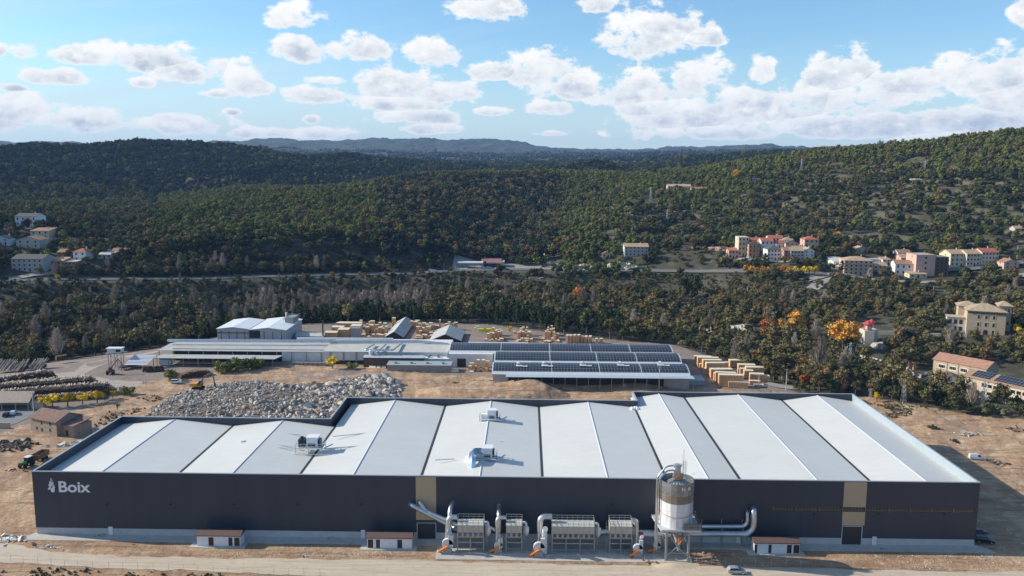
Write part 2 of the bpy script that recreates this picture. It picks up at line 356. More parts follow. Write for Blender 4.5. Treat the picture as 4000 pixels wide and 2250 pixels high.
def attr(t, name):
    n = t.new('ShaderNodeAttribute', attribute_name=name); return n.outputs['Fac']
def ground_fn(t, geo, b):
    big = t.noise(geo, .02, 6, .62); mid = t.noise(geo, .12, 5, .6); fine = t.noise(geo, .9, 5, .65)
    d = t.mix(t.rng(big, .38, .62), (.47, .285, .155), (.36, .195, .105))
    d = t.mix(t.rng(mid, .42, .66), d, (.58, .41, .25))
    d = t.mix(t.rng(t.noise(geo, .045, 6, .7, dist=1.5), .55, .7), d, (.30, .19, .13))
    d = t.mix(t.rng(fine, .35, .75, 0, .5), d, (.22, .14, .09))
    rut = t.noise(t.vm('MULTIPLY', geo, (.05, .55, 1)), 1.0, 6, .7, dist=.8); d = t.mix(t.rng(rut, .5, .62, 0, .75), d, (.20, .12, .08))
    d = t.mix(t.rng(t.noise(geo, .25, 7, .75), .56, .66, 0, .8), d, (.64, .50, .34))
    y = t.mix(t.rng(mid, .4, .65), (.27, .205, .165), (.19, .145, .118))
    y = t.mix(t.rng(fine, .4, .8, 0, .5), y, (.33, .28, .24))
    g = t.mix(t.rng(big, .4, .6), (.048, .047, .023), (.075, .064, .036))
    g = t.mix(t.rng(mid, .5, .68), g, (.12, .096, .062))
    g = t.mix(t.rng(t.noise(geo, .35, 6, .7), .62, .74), g, (.22, .185, .14))
    g = t.mix(attr(t, 'farwood'), g, t.mix(t.rng(t.noise(geo, .02, 8, .75), .4, .6), (.018, .028, .018), (.05, .058, .034)))
    c = t.mix(attr(t, 'yard'), g, y); c = t.mix(attr(t, 'dirt'), c, d)
    c = t.mix(attr(t, 'rockface'), c, t.mix(t.rng(t.noise(t.vm('MULTIPLY', geo, (1, 1, 4)), .15, 6, .7), .4, .65), (.035, .030, .023), (.085, .068, .052)))
    c = t.mix(attr(t, 'field'), c, (.10, .15, .03))
    c = t.mix(t.m('MULTIPLY', attr(t, 'bench'), t.rng(fine, .35, .6, .3, 1)), c, (.17, .145, .085))
    bn = t.new('ShaderNodeBump'); bn.inputs['Strength'].default_value = .9; bn.inputs['Distance'].default_value = .5
    t.put(bn.inputs['Height'], t.noise(geo, .6, 6, .65)); t.l.new(bn.outputs[0], b.inputs['Normal'])
    return c
rock = inpoly(XG, YG, [D(x*K, y*K, d) for x, y, d in [(230,690,610),(400,690,618),(800,690,640),(1100,680,665),(1180,680,690),(1100,640,705),(800,600,700),(500,600,690),(300,640,680)]]).astype(float)
fld = (inpoly(XG, YG, [D(*p) for p in [(-300,850,940),(500,850,960),(760,862,960),(760,800,1120),(200,790,1150),(-300,790,1150)]]) & (vnoise(XG/50, YG/25) > .05)).astype(float)
gm = mat('ground_soil', fn=ground_fn, rough=.95, obj=False)
grd = grid_mesh('ground', XG, YG, ZG, gm, {'dirt': inD, 'yard': inY, 'rockface': rock, 'field': fld, 'farwood': np.clip((DG-4300)/700, 0, 1), 'bench': BENCH})
grd['kind'] = 'structure'
def instancer(name, src, P, S_, R_, label=None, cat=None):
    """one object that scatters copies of a mesh object over points (geometry nodes)"""
    me = bpy.data.meshes.new(name); me.vertices.add(len(P)); me.vertices.foreach_set('co', np.asarray(P, np.float32).ravel())
    for k, dt, arr in (('sc', 'FLOAT', S_), ('rz', 'FLOAT', R_)):
        at = me.attributes.new(k, dt, 'POINT'); at.data.foreach_set('value', np.asarray(arr, np.float32).ravel())
    o = bpy.data.objects.new(name, me); COL.objects.link(o)
    ng = bpy.data.node_groups.new('scatter', 'GeometryNodeTree')
    ng.interface.new_socket('Geometry', in_out='INPUT', socket_type='NodeSocketGeometry'); ng.interface.new_socket('Geometry', in_out='OUTPUT', socket_type='NodeSocketGeometry')
    N = ng.nodes; L = ng.links; gi = N.new('NodeGroupInput'); go = N.new('NodeGroupOutput')
    m2p = N.new('GeometryNodeMeshToPoints'); L.new(gi.outputs[0], m2p.inputs[0])
    oi = N.new('GeometryNodeObjectInfo'); oi.inputs[0].default_value = src; oi.transform_space = 'ORIGINAL'
    oi.inputs['As Instance'].default_value = False
    ins = N.new('GeometryNodeInstanceOnPoints'); L.new(m2p.outputs[0], ins.inputs['Points']); L.new(oi.outputs['Geometry'], ins.inputs['Instance'])
    a = N.new('GeometryNodeInputNamedAttribute'); a.data_type = 'FLOAT'; a.inputs[0].default_value = 'sc'
    b = N.new('GeometryNodeInputNamedAttribute'); b.data_type = 'FLOAT'; b.inputs[0].default_value = 'rz'
    cx = N.new('ShaderNodeCombineXYZ'); L.new(b.outputs[0], cx.inputs[2]); L.new(cx.outputs[0], ins.inputs['Rotation'])
    L.new(a.outputs[0], ins.inputs['Scale']); L.new(ins.outputs[0], go.inputs[0])
    md = o.modifiers.new('scatter', 'NODES'); md.node_group = ng
    tag(o, label, cat, None, 'stuff'); return o

# ================================================================ new warehouse
XL, XR, YF, YB1, YB2, YB3, X1, X2, ZT = -119.6, 108.65, 194.5, 240.2, 263.3, 274.1, -57.6, 35.7, 16.0
def FP(px, py, yp=YF):                     # survey point on an upright plane y = yp
    d = ray(px, py); t = yp/d.y; return d.x*t, CH+d.z*t
def clad(t, geo, b):
    s = t.new('ShaderNodeSeparateXYZ'); t.put(s.inputs[0], geo)
    f = t.rng(t.m('FRACT', t.m('MULTIPLY', s.outputs[2], 3.3)), 0, .25, .86, 1.04)
    g = t.m('MULTIPLY', f, t.rng(t.m('FRACT', t.m('MULTIPLY', s.outputs[0], .166)), 0, .02, .93, 1.0))
    g = t.m('MULTIPLY', g, t.rng(t.noise(t.vm('MULTIPLY', geo, (1, 1, .15)), .35, 5), .3, .7, .86, 1.12))
    n = t.new('ShaderNodeMix', data_type='RGBA', blend_type='MULTIPLY'); n.inputs[0].default_value = 1
    t.put(n.inputs[6], (.035, .042, .058)); t.put(n.inputs[7], t.comb(g, g, g)); return n.outputs[2]
M_CLAD = mat('dark_cladding', fn=clad, rough=.45)
def roofm(col):
    def fn(t, geo, b):
        s = t.new('ShaderNodeSeparateXYZ'); t.put(s.inputs[0], geo)
        f = t.rng(t.m('FRACT', t.m('MULTIPLY', s.outputs[1], 1.0)), 0, .18, .90, 1.0)
        f = t.m('MULTIPLY', f, t.rng(t.noise(geo, .08, 5, .6), .3, .7, .96, 1.03))
        sv = t.vm('MULTIPLY', geo, (.12, 1.1, 1)); f = t.m('MULTIPLY', f, t.rng(t.noise(sv, 1.0, 4, .6), .3, .7, .95, 1.03))
        n = t.new('ShaderNodeMix', data_type='RGBA', blend_type='MULTIPLY'); n.inputs[0].default_value = 1
        t.put(n.inputs[6], col); t.put(n.inputs[7], t.comb(f, f, f)); return n.outputs[2]
    return fn
M_ROOF = mat('white_roof_sheet', fn=roofm((.665, .65, .605)), rough=.5)
M_TRIM = mat('pale_trim', (.55, .57, .60), .5); M_BEIGE = mat('beige_panel', (.47, .36, .225), .6, var=.04, vscale=.3)
M_SUNLIT = mat('sunlit_lining', (.33, .38, .42), .4, var=.05, vscale=.4)  # pale tone stands in for sun glancing off the left-facing sheets
M_CONC = mat('concrete', (.50, .46, .41), .9, var=.14, vscale=.5, bump=.1); M_CONCW = mat('concrete_wall', (.52, .50, .49), .9, var=.10, vscale=.4)
M_BLACK = mat('black_metal', (.018, .018, .02), .5); M_WHITE = mat('white_paint', (.78, .78, .78), .45, var=.05)
M_GALV = mat('galvanised', (.62, .64, .66), .32, .85, var=.12, vscale=.8); M_GREYM = mat('grey_steel', (.33, .33, .32), .5, .3)
M_GLASS = mat('dark_glass', (.02, .025, .03), .08); M_ORANGE = mat('orange_guard', (.85, .22, .02), .5); M_GUT = mat('gutter_dark', (.03, .03, .032), .8)
M_RED = mat('red_paint', (.55, .03, .03), .5); M_TIRE = mat('rubber', (.015, .015, .015), .8)
wh = empty('warehouse', (0, YF, 0), 0, 'huge flat topped warehouse with dark slate walls, white ribbed roof and white letters', 'warehouse')
def wpart(mb, name, m, p=None, **k):
    o = mb.build(name, m, p or wh, **k); o.data.transform(Matrix.Translation((0, -YF, 0))) if (p is None or p.parent is wh or p is wh) else None; return o
foot = [(XL,YF),(XR,YF),(XR,YB3),(X2,YB3),(X2,YB2),(X1,YB2),(X1,YB1),(XL,YB1)]
n = len(foot); PZ = 1.75; TH = .35
def inset(P, t):
    r = []; k = len(P)
    for i in range(k):
        a, b, c = Vector(P[i-1]), Vector(P[i]), Vector(P[(i+1) % k]); d1 = (b-a).normalized(); d2 = (c-b).normalized()
        n1 = Vector((-d1.y, d1.x)); n2 = Vector((-d2.y, d2.x)); r.append(tuple(b+(n1+n2)*t/(1+n1.dot(n2)))); 
    return r
inn_ = inset(foot, TH); base_ = inset(foot, .12); trim_o = inset(foot, -.06); trim_i = inset(foot, TH+.06)
g1x0, g1z = FP(1629, 2042); g1x1, _ = FP(1703, 2042); g2x0, g2z = FP(3290, 2055); g2x1, _ = FP(3369, 2055)
wx0, wz1 = FP(3023, 1981.5); wx1, wz0 = FP(3807, 2000); wzt, wzb = FP(3400, 1982)[1], FP(3400, 2000)[1]
mb = MB()
def panel(x0, x1, z0, z1): mb.add([(x0, YF, z0), (x1, YF, z0), (x1, YF, z1), (x0, YF, z1)], [(0, 1, 2, 3)])
panel(XL, g1x0, PZ, ZT); panel(g1x0, g1x1, g1z, ZT); panel(g1x1, wx0, PZ, ZT)
panel(wx0, wx1, wzt, ZT); panel(wx0, g2x0, PZ, wzb); panel(g2x0, g2x1, g2z, wzb); panel(g2x1, wx1, PZ, wzb); panel(wx1, XR, PZ, ZT)
for i in range(1, n):
    a, b = foot[i], foot[(i+1) % n]; mb.add([(*a, PZ), (*b, PZ), (*b, ZT), (*a, ZT)], [(0, 1, 2, 3)])
for i in range(n):                         # inner face of the parapet (the right one is painted pale as if in glancing sun)
    a, b = inn_[i], inn_[(i+1) % n]
    if i != 1: mb.add([(*a, 12.5), (*b, 12.5), (*b, ZT), (*a, ZT)], [(3, 2, 1, 0)])
wpart(mb, 'wall', M_CLAD)
mb = MB(); a, b = inn_[1], inn_[2]; mb.add([(a[0]-.05, a[1], 12.5), (b[0]-.05, b[1], 12.5), (b[0]-.05, b[1], ZT), (a[0]-.05, a[1], ZT)], [(3, 2, 1, 0)])
lining = wpart(mb, 'sunlit_face', M_SUNLIT); mb = MB(); mb.add([(X2-.05, YB2+.1, 12), (X2-.05, YB3-.1, 12), (X2-.05, YB3-.1, ZT-.05), (X2-.05, YB2+.1, ZT-.05)], [(0, 1, 2, 3)])
lining = wpart(mb, 'sunlit_face', M_SUNLIT)  # step wall facing the sun, its brightness put into the same pale colour
mb = MB()
for i in range(n):
    a, b, c, d = trim_o[i], trim_o[(i+1) % n], trim_i[(i+1) % n], trim_i[i]
    mb.add([(*a, ZT), (*b, ZT), (*c, ZT), (*d, ZT), (*a, ZT+.14), (*b, ZT+.14), (*c, ZT+.14), (*d, ZT+.14)], [(4, 5, 6, 7), (0, 1, 5, 4), (2, 3, 7, 6), (0, 3, 2, 1)])
wpart(mb, 'parapet_cap', mat('cap_trim', (.40, .43, .47), .4, .3))
mb = MB(); bz = [b_ for b_ in base_]
for (x0, x1) in ((bz[0][0], g1x0), (g1x1, g2x0), (g2x1, bz[1][0])): mb.add([(x0, bz[0][1], 0), (x1, bz[0][1], 0), (x1, bz[0][1], PZ), (x0, bz[0][1], PZ)], [(0, 1, 2, 3)])
for i in range(1, n):
    a, b = bz[i], bz[(i+1) % n]; mb.add([(*a, 0), (*b, 0), (*b, PZ), (*a, PZ)], [(0, 1, 2, 3)])
for k in range(38):
    x = XL+3+k*6.03
    if not (g1x0-.2 < x < g1x1+.2 or g2x0-.2 < x < g2x1+.2): mb.box(x-.05, x+.05, bz[0][1]-.02, bz[0][1]+.05, 0.1, PZ-.02)
wpart(mb, 'plinth', M_CONCW)
VX = [(XL, 0), (-86.1, YB1), (-55.9, YB2), (-25.6, YB2), (4.4, YB2), (35.0, YB3), (52.8, YB3), (85.1, YB3), (XR, YB3)]
RX = [(-103.3, YB1), (-71.2, YB1), (-41.6, YB2), (-10.8, YB2), (20.2, YB2), (44.5, YB3), (70.7, YB3), (96.8, YB3)]
ZV, ZR = 13.75, 15.5
for i, (rx, yb) in enumerate(RX):
    a, b = VX[i][0], VX[i+1][0]; a = max(a, XL+TH); b = min(b, XR-TH); ya = YF+TH
    zvf = lambda q: 14.35 if abs(q-52.8) < 2 else (14.0 if abs(q-35) < 2 else 13.75); za, zb = zvf(VX[i][0]), zvf(VX[i+1][0])
    mb = MB(); mb.add([(a, ya, za), (rx, ya, ZR), (rx, yb-TH, ZR), (a, yb-TH, za)], [(0, 1, 2, 3)]); mb.add([(rx, ya, ZR), (b, ya, zb), (b, yb-TH, zb), (rx, yb-TH, ZR)], [(0, 1, 2, 3)])
    if i == 1: mb.add([(X1, YB1-TH, 12.9), (X1, YB1-TH, ZR-.3), (X1, YB2, ZR-.3), (X1, YB2, 12.9)], [(0, 1, 2, 3)]) if False else None
    bay = wpart(mb, 'roof_bay', M_ROOF)
    mb = MB(); mb.ext([(rx-.32, ZR-.01), (rx+.32, ZR-.01), (rx, ZR+.16)], ya, yb-TH); wpart(mb, 'ridge_cap', M_TRIM)
    if i:
        mb = MB(); mb.box(VX[i][0]-.3, VX[i][0]+.3, ya, (min(yb, RX[i-1][1]))-TH, za-.3, za+.12); wpart(mb, 'gutter', M_GUT)
mb = MB(); 
for x0, x1 in ((FP(1623.7, 1862)[0], FP(1703, 1862)[0]),): mb.box(x0, x1, YF-.03, YF-.003, FP(1660, 2030.5)[1], ZT-.15)
wpart(mb, 'beige_panel', M_BEIGE)
bx0, bx1 = FP(3299, 1884)[0], FP(3388, 1884)[0]
mb = MB(); mb.box(bx0, bx1, YF-.03, YF-.003, wzt+.02, ZT-.15); wpart(mb, 'beige_panel', M_BEIGE)
mb = MB(); mb.box(bx0, bx1, YF-.03, YF-.003, FP(3340, 2053)[1], wzb-.02); wpart(mb, 'beige_panel', M_BEIGE)
for x0, x1, zt in ((g1x0, g1x1, g1z), (g2x0, g2x1, g2z)):
    mb = MB(); mb.box(x0+.1, x1-.1, YF+.05, YF+.1, 0.1, zt-.1)
    for k in range(1, 9): mb.box(x0+.1, x1-.1, YF+.03, YF+.05, zt*k/9-.03, zt*k/9+.03)
    gt = wpart(mb, 'gate', mat('gate_dark', (.03, .03, .035), .5))
    mb = MB(); mb.box(x0-.05, x0+.1, YF-.03, YF+.12, .1, zt); mb.box(x1-.1, x1+.05, YF-.03, YF+.12, .1, zt); mb.box(x0-.05, x1+.05, YF-.03, YF+.12, zt-.1, zt+.04)
    wpart(mb, 'gate_frame', M_TRIM, gt)
for px in (425, 1410, 2878, 3409):
    x0 = FP(px, 2080)[0]; mb = MB(); mb.box(x0, x0+1.02, YF-.06, YF+.06, .12, 2.2); dr = wpart(mb, 'door', M_WHITE)
    mb = MB(); mb.box(x0+.85, x0+.93, YF-.11, YF-.06, 1.05, 1.2); wpart(mb, 'handle', M_BLACK, dr)
W9 = [(3023,3104),(3111,3197),(3203,3286),(3293,3377),(3383,3468),(3475,3552),(3558,3637),(3642,3722),(3727,3807)]
mb = MB(); mb.add([(wx0, YF+.02, wzb), (wx1, YF+.02, wzb), (wx1, YF+.9, wzb), (wx0, YF+.9, wzb)], [(0, 1, 2, 3)]); mb.add([(wx0, YF+.9, wzb), (wx1, YF+.9, wzb), (wx1, YF+.9, wzt), (wx0, YF+.9, wzt)], [(0, 1, 2, 3)])
wpart(mb, 'window_recess', mat('recess_brown', (.10, .07, .04), .8))
for a, b in W9:
    x0, x1 = FP(a, 1990)[0], FP(b, 1990)[0]; zz0 = FP(a, 2000)[1]; mb = MB(); mb.box(x0, x1, YF+.04, YF+.07, wzb+.05, wzt-.05); wn = wpart(mb, 'window', mat('bronze_glass', (.05, .04, .03), .12))
    mb = MB()
    mb.box(x0-.25, x0, YF-.02, YF+.1, wzb, wzt); mb.box(x0, x1, YF+.0, YF+.09, wzb+.35, wzb+.45)
    for k in range(1, 7): xx = x0+(x1-x0)*k/7; mb.box(xx-.03, xx+.03, YF+.0, YF+.09, wzb, wzt)
    wpart(mb, 'window_frame', mat('frame_grey', (.16, .14, .13), .5), wn)
for px in (420, 668, 915, 1163, 1412, 2390, 3180, 3434, 3688):       # small lamps on the wall
    x, z = FP(px, 1970 if px < 3000 else 2007); mb = MB(); mb.box(x-.18, x+.18, YF-.28, YF, z-.1, z+.1); mb.box(x-.05, x+.05, YF-.4, YF-.28, z-.16, z-.06); wpart(mb, 'wall_lamp', M_BLACK)
# sign: emblem and lettering
tx0, tz1 = FP(228, 1879); tx1, tz0 = FP(354.5, 1924)
def text_mesh(s, size, depth=.06):
    cu = bpy.data.curves.new('t', 'FONT'); cu.body = s; cu.size = size; cu.extrude = depth/2; cu.offset = size*.024
    o = bpy.data.objects.new('t', cu); COL.objects.link(o); dg = bpy.context.evaluated_depsgraph_get(); me = bpy.data.meshes.new_from_object(o.evaluated_get(dg)); bpy.data.objects.remove(o); return me
me = text_mesh('Boix', 1.0); xs = [v.co.x for v in me.vertices]; ys = [v.co.y for v in me.vertices]
sx_ = (tx1-tx0)/(max(xs)-min(xs)); sy_ = (tz1-tz0)/(max(ys)-min(ys))
for v in me.vertices: v.co = Vector((tx0+(v.co.x-min(xs))*sx_, -.06+v.co.z*.5, tz0+(v.co.y-min(ys))*sy_))
me.materials.clear(); me.materials.append(mat('sign_white', (.80, .80, .82), .5)); lg = bpy.data.objects.new('lettering', me); COL.objects.link(lg); lg.parent = wh
ex0, ez1 = FP(184, 1867); ex1, ez0 = FP(217, 1923); EW = ex1-ex0; EH = ez1-ez0
mb = MB(); 
def quadz(pts): k = len(pts); mb.add([(ex0+p[0]*EW, YF-.07, ez0+p[1]*EH) for p in pts]+[(ex0+p[0]*EW, YF-.01, ez0+p[1]*EH) for p in pts], [tuple(range(k)), tuple(range(k, 2*k))[::-1]]+[(i, k+i, k+(i+1) % k, (i+1) % k) for i in range(k)])
quadz([(.0,.24),(.10,.17),(.62,.50),(.52,.58)]); quadz([(.16,.22),(.24,.17),(.46,.30),(.38,.37)]); quadz([(.10,.50),(.22,.42),(.70,.70),(.58,.78)]); quadz([(.22,.70),(.34,.64),(.76,.86),(.64,.94)]) ; quadz([(.40,.94),(.50,1.0),(.78,.84),(.68,.79)]); quadz([(.45,.78),(.55,.84),(.88,.64),(.78,.58)]); quadz([(.50,.58),(.62,.64),(.98,.42),(.88,.36)]); quadz([(.56,.36),(.66,.42),(1.0,.34),(.92,.26)])
quadz([(.65+.27*math.cos(t), .155+.155*math.sin(t)) for t in [2*math.pi*k/20 for k in range(20)]])
wpart(mb, 'emblem', MATS['sign_white'])
# ---------------------------------------------------------------- paved ground at the foot of the warehouse
def slab(name, pts, z0, z1, m, kind='structure', label=None, cat=None):
    mb = MB(); P = [(p.x, p.y) for p in pts]; mb.prism(P, z0, z1); o = mb.build(name, m); o['kind'] = kind; return o
slab('concrete_apron', [Vector((XL-3.2, YF-3.4, 0)), Vector((XR+3.4, YF-3.4, 0)), Vector((XR+.5, YF+.6, 0)), Vector((XL-.6, YF+.6, 0))], -.2, .1, M_CONC)
slab('equipment_pad', [G(1699,2186), G(2706,2201), Vector((G(2699,2168).x, YF-3.38, 0)), Vector((G(1712,2129).x, YF-3.38, 0))], -.2, .12, M_CONC)
def road_fn(t, geo, b):
    sv = t.vm('MULTIPLY', geo, (.08, 1.2, 1))
    c = t.mix(t.rng(t.noise(sv, .9, 5, .6), .35, .65), (.60, .50, .38), (.47, .385, .29))
    return t.mix(t.rng(t.noise(geo, .5, 6, .7), .5, .75, 0, .6), c, (.36, .27, .19))
M_ROAD = mat('pale_dirt_road', fn=road_fn, rough=.95, obj=False, bump=.3, bscale=1.5)
def strip(name, top, bot, m, z=.02, n=200):
    """sheet between two lines of survey points, its edge broken up a little"""
    def res(L):
        P = [Vector(p) for p in L]; out = []
        for i in range(n+1):
            t = i/n*(len(P)-1); k = min(int(t), len(P)-2); out.append(P[k].lerp(P[k+1], t-k))
        return out
    A, B = res(top), res(bot); V = []; F_ = []
    for i in range(n+1):
        a, b = A[i], B[i]; e = float(fbm(np.array(a.x/3.0), np.array(a.y/3.0), 3)); e2 = float(fbm(np.array(b.x/3.0+9), np.array(b.y/3.0), 3))
        V += [(a.x, a.y+e*1.1, hz(a.x, a.y)+z), (b.x, b.y+e2*1.1, hz(b.x, b.y)+z)]
        if i: F_.append((2*i-2, 2*i-1, 2*i+1, 2*i))
    me = bpy.data.meshes.new(name); me.from_pydata(V, [], F_); me.materials.append(m); o = bpy.data.objects.new(name, me); COL.objects.link(o); o['kind'] = 'structure'; return o
strip('dirt_road', [G(*p) for p in [(-900,2090),(0,2120),(200,2158),(500,2174),(1000,2182),(1700,2192),(2100,2204),(2700,2212),(3200,2222),(4000,2238),(4800,2250)]],
      [G(*p) for p in [(-900,2170),(0,2196),(300,2216),(700,2228),(1000,2242),(1500,2262),(2100,2275),(2700,2285),(3200,2290),(4000,2300),(4800,2310)]], M_ROAD, .06)
# ---------------------------------------------------------------- rooftop machines
def rails(mb, x0, x1, y0, y1, z, h=1.1, t=.07, step=1.5, sides='fblr'):
    segs = {'f': ((x0,y0),(x1,y0)), 'b': ((x0,y1),(x1,y1)), 'l': ((x0,y0),(x0,y1)), 'r': ((x1,y0),(x1,y1))}
    for s in sides:
        a, b = segs[s]; L = math.dist(a, b); k = max(1, round(L/step))
        for i in range(k+1):
            u = i/k; x = a[0]+(b[0]-a[0])*u; y = a[1]+(b[1]-a[1])*u; mb.bar((x, y, z), (x, y, z+h), t)
        for q in (.5, 1): mb.bar((*a, z+h*q), (*b, z+h*q), t)
def roof_unit(px, py, label, w_=6, d_=4.5, duct=False, dark=False):
    p = G(px, py, 15); o = empty('rooftop_unit', (p.x, p.y, 14.2), 0, label, 'roof unit', 'ventilation units on the white roof')
    mb = MB()
    for x in (-w_/2, 0, w_/2):
        for y in (0, d_): mb.bar((x, y, -.6), (x, y, 1.5), .14)
    mb.box(-w_/2-.1, w_/2+.1, -.1, d_+.1, 1.4, 1.55); mb.build('platform', M_TRIM, o)
    mb = MB(); rails(mb, -w_/2, w_/2, 0, d_, 1.55); mb.build('guardrail', M_TRIM, o)
    mb = MB(); mb.box(-w_*.1, w_*.32, .8, d_-.8, 1.55, 4.1); mb.box(-w_*.12, w_*.34, .7, d_-.7, 4.1, 4.25); mb.build('cabinet', M_WHITE, o)
    mb = MB(); mb.box(w_*.325, w_*.40, 1.0, d_-1.0, 1.8, 3.4); mb.box(-w_*.05, w_*.25, .74, .795, 1.7, 2.6); mb.build('grille', M_BLACK, o)
    if dark:
        mb = MB(); mb.box(-w_*.42, -w_*.13, .9, d_-1.2, 1.55, 3.6); mb.lathe([(.3, 0), (.55, .25), (.45, .6), (0, .7)], (-w_*.3, 1.8, 3.6), 12); mb.build('fan_box', M_BLACK, o)
    else:
        mb = MB(); mb.box(-w_*.42, -w_*.13, 1.4, d_-1.0, 1.55, 2.8); mb.build('fan_box', M_WHITE, o)
    mb = MB(); mb.bar((w_/2+.5, 0, 1.5), (w_/2+2.2, 3.4, 1.6), .18); mb.bar((w_/2+.5, .8, 1.5), (w_/2+2.2, 4.2, 1.6), .1); mb.bar((-w_/2-1.5, -.9, 0.1), (w_/2+2.6, -.9, .25), .12); mb.build('cable_tray', M_TRIM, o)
    if duct:
        mb = MB(); pts = elbow([(-w_*.1, 2, 3.0), (-w_*.5, 1.8, 3.1), (-w_*.5, -3.0, 2.7), (-w_*.5, -4.8, -.6)], 1.3)
        mb.tube(pts, .95, 4); mb.build('duct', mat('blue_silver', (.45, .52, .62), .25, .9), o)
        mb = MB(); mb.lathe([(1.3, 0), (1.3, .9), (.9, 1.4), (0, 1.5)], (-w_*.62, 1.0, .8), 14); mb.build('hood', M_WHITE, o); mb = MB(); mb.box(-w_*.62-1, -w_*.62+1, -6.4, -5, -.6, .3); mb.build('duct_foot', M_WHITE, o)
    return o
roof_unit(1205, 1762, 'white rooftop unit with black fan box and handrails on the leftmost wing of the roof', 7, 4.5, dark=True)
roof_unit(1912, 1650, 'white rooftop unit with handrails near the back parapet of the roof', 6, 4.2)
roof_unit(1893, 1806, 'white rooftop unit with blue silver duct near the front of the roof', 6, 4.6, duct=True)
mb = MB()
for (a, b) in (((1000,1729),(1190,1752)), ((1000,1737),(1190,1762)), ((1040,1686),(1170,1699)), ((1300,1706),(1465,1690)), ((1250,1756),(1435,1741)), ((1700,1798),(1775,1794)), ((1935,1727),(1965,1727)), ((940,1727),(960,1723))):
    p, q = G(*a, 14.9), G(*b, 14.9); mb = MB(); mb.bar((p.x, p.y-YF, 15.0), (q.x, q.y-YF, 15.0), .22); mb.build('roof_pipe', M_TRIM, wh)
p = G(2483, 1595, 14.3); mb = MB()
for k in range(9): mb.lathe([(0, 0), (.7, .05), (.6, .5), (.25, .8), (0, .85)], (random.uniform(-1.3, 1.3), random.uniform(-.8, .8), 0), 7)
tag(mb.build('plastic_bundle', M_WHITE, loc=(p.x, p.y, 14.0)), 'crumpled white plastic sheeting lying at the inner corner of the white roof', 'plastic sheet')
# ---------------------------------------------------------------- service sheds
M_SHEDR = mat('brown_tile_roof', (.14, .085, .07), .85, var=.2, vscale=2); M_SHEDD = mat('dark_brown_door', (.035, .015, .012), .6)
def shed(pl, pr, py, doors, label, depth=2.9):
    A = G(pl, py); B = G(pr, py); L = B.x-A.x; o = empty('service_shed', (A.x, A.y, .15), 0, label, 'shed', 'white service sheds in front of the warehouse')
    mb = MB(); mb.box(-1.6, L+1.2, -.9, depth+1.0, -.35, 0); mb.build('slab', M_CONC, o)
    mb = MB(); mb.box(0, L, 0, depth, 0, 2.55); wl = mb.build('wall', M_WHITE, o)
    mb = MB(); mb.add([(-.25, -.3, 2.5), (L+.25, -.3, 2.5), (L+.25, depth+.3, 2.5), (-.25, depth+.3, 2.5), (-.25, -.3, 2.72), (L+.25, -.3, 2.72), (L+.2, depth*.55, 3.35), (-.2, depth*.55, 3.35), (L+.25, depth+.3, 2.72), (-.25, depth+.3, 2.72)], [(0,1,5,4),(4,5,6,7),(7,6,8,9),(3,9,8,2),(0,4,7,9,3),(1,2,8,6,5),(0,3,2,1)])
    mb.build('roof', M_SHEDR, o)
    for a, b in doors:
        mb = MB(); x0, x1 = L*a, L*b; mb.box(x0, x1, -.05, -.004, .1, 2.15); dr = mb.build('door', M_SHEDD, o)
        mb = MB(); k = 5
        for i in range(k): mb.box(x0+.08, x1-.08, -.07, -.052, .3+i*.36, .55+i*.36)
        mb.build('louvre', mat('louvre', (.06, .03, .025), .6), dr)
    return o
shed(770, 941, 2134, [(.27,.385),(.73,.82),(.865,.985)], 'white walled shed with brown roof nearest to the white lettering on the warehouse')
shed(1434, 1609, 2143, [(.02,.135),(.205,.29),(.68,.785)], 'white walled shed with brown roof between the beige panel gate and the left shed')
shed(2946, 3121, 2163, [(.01,.06),(.31,.375),(.72,.82),(.865,.99)], 'white walled shed with brown roof to the right of the tall silo')
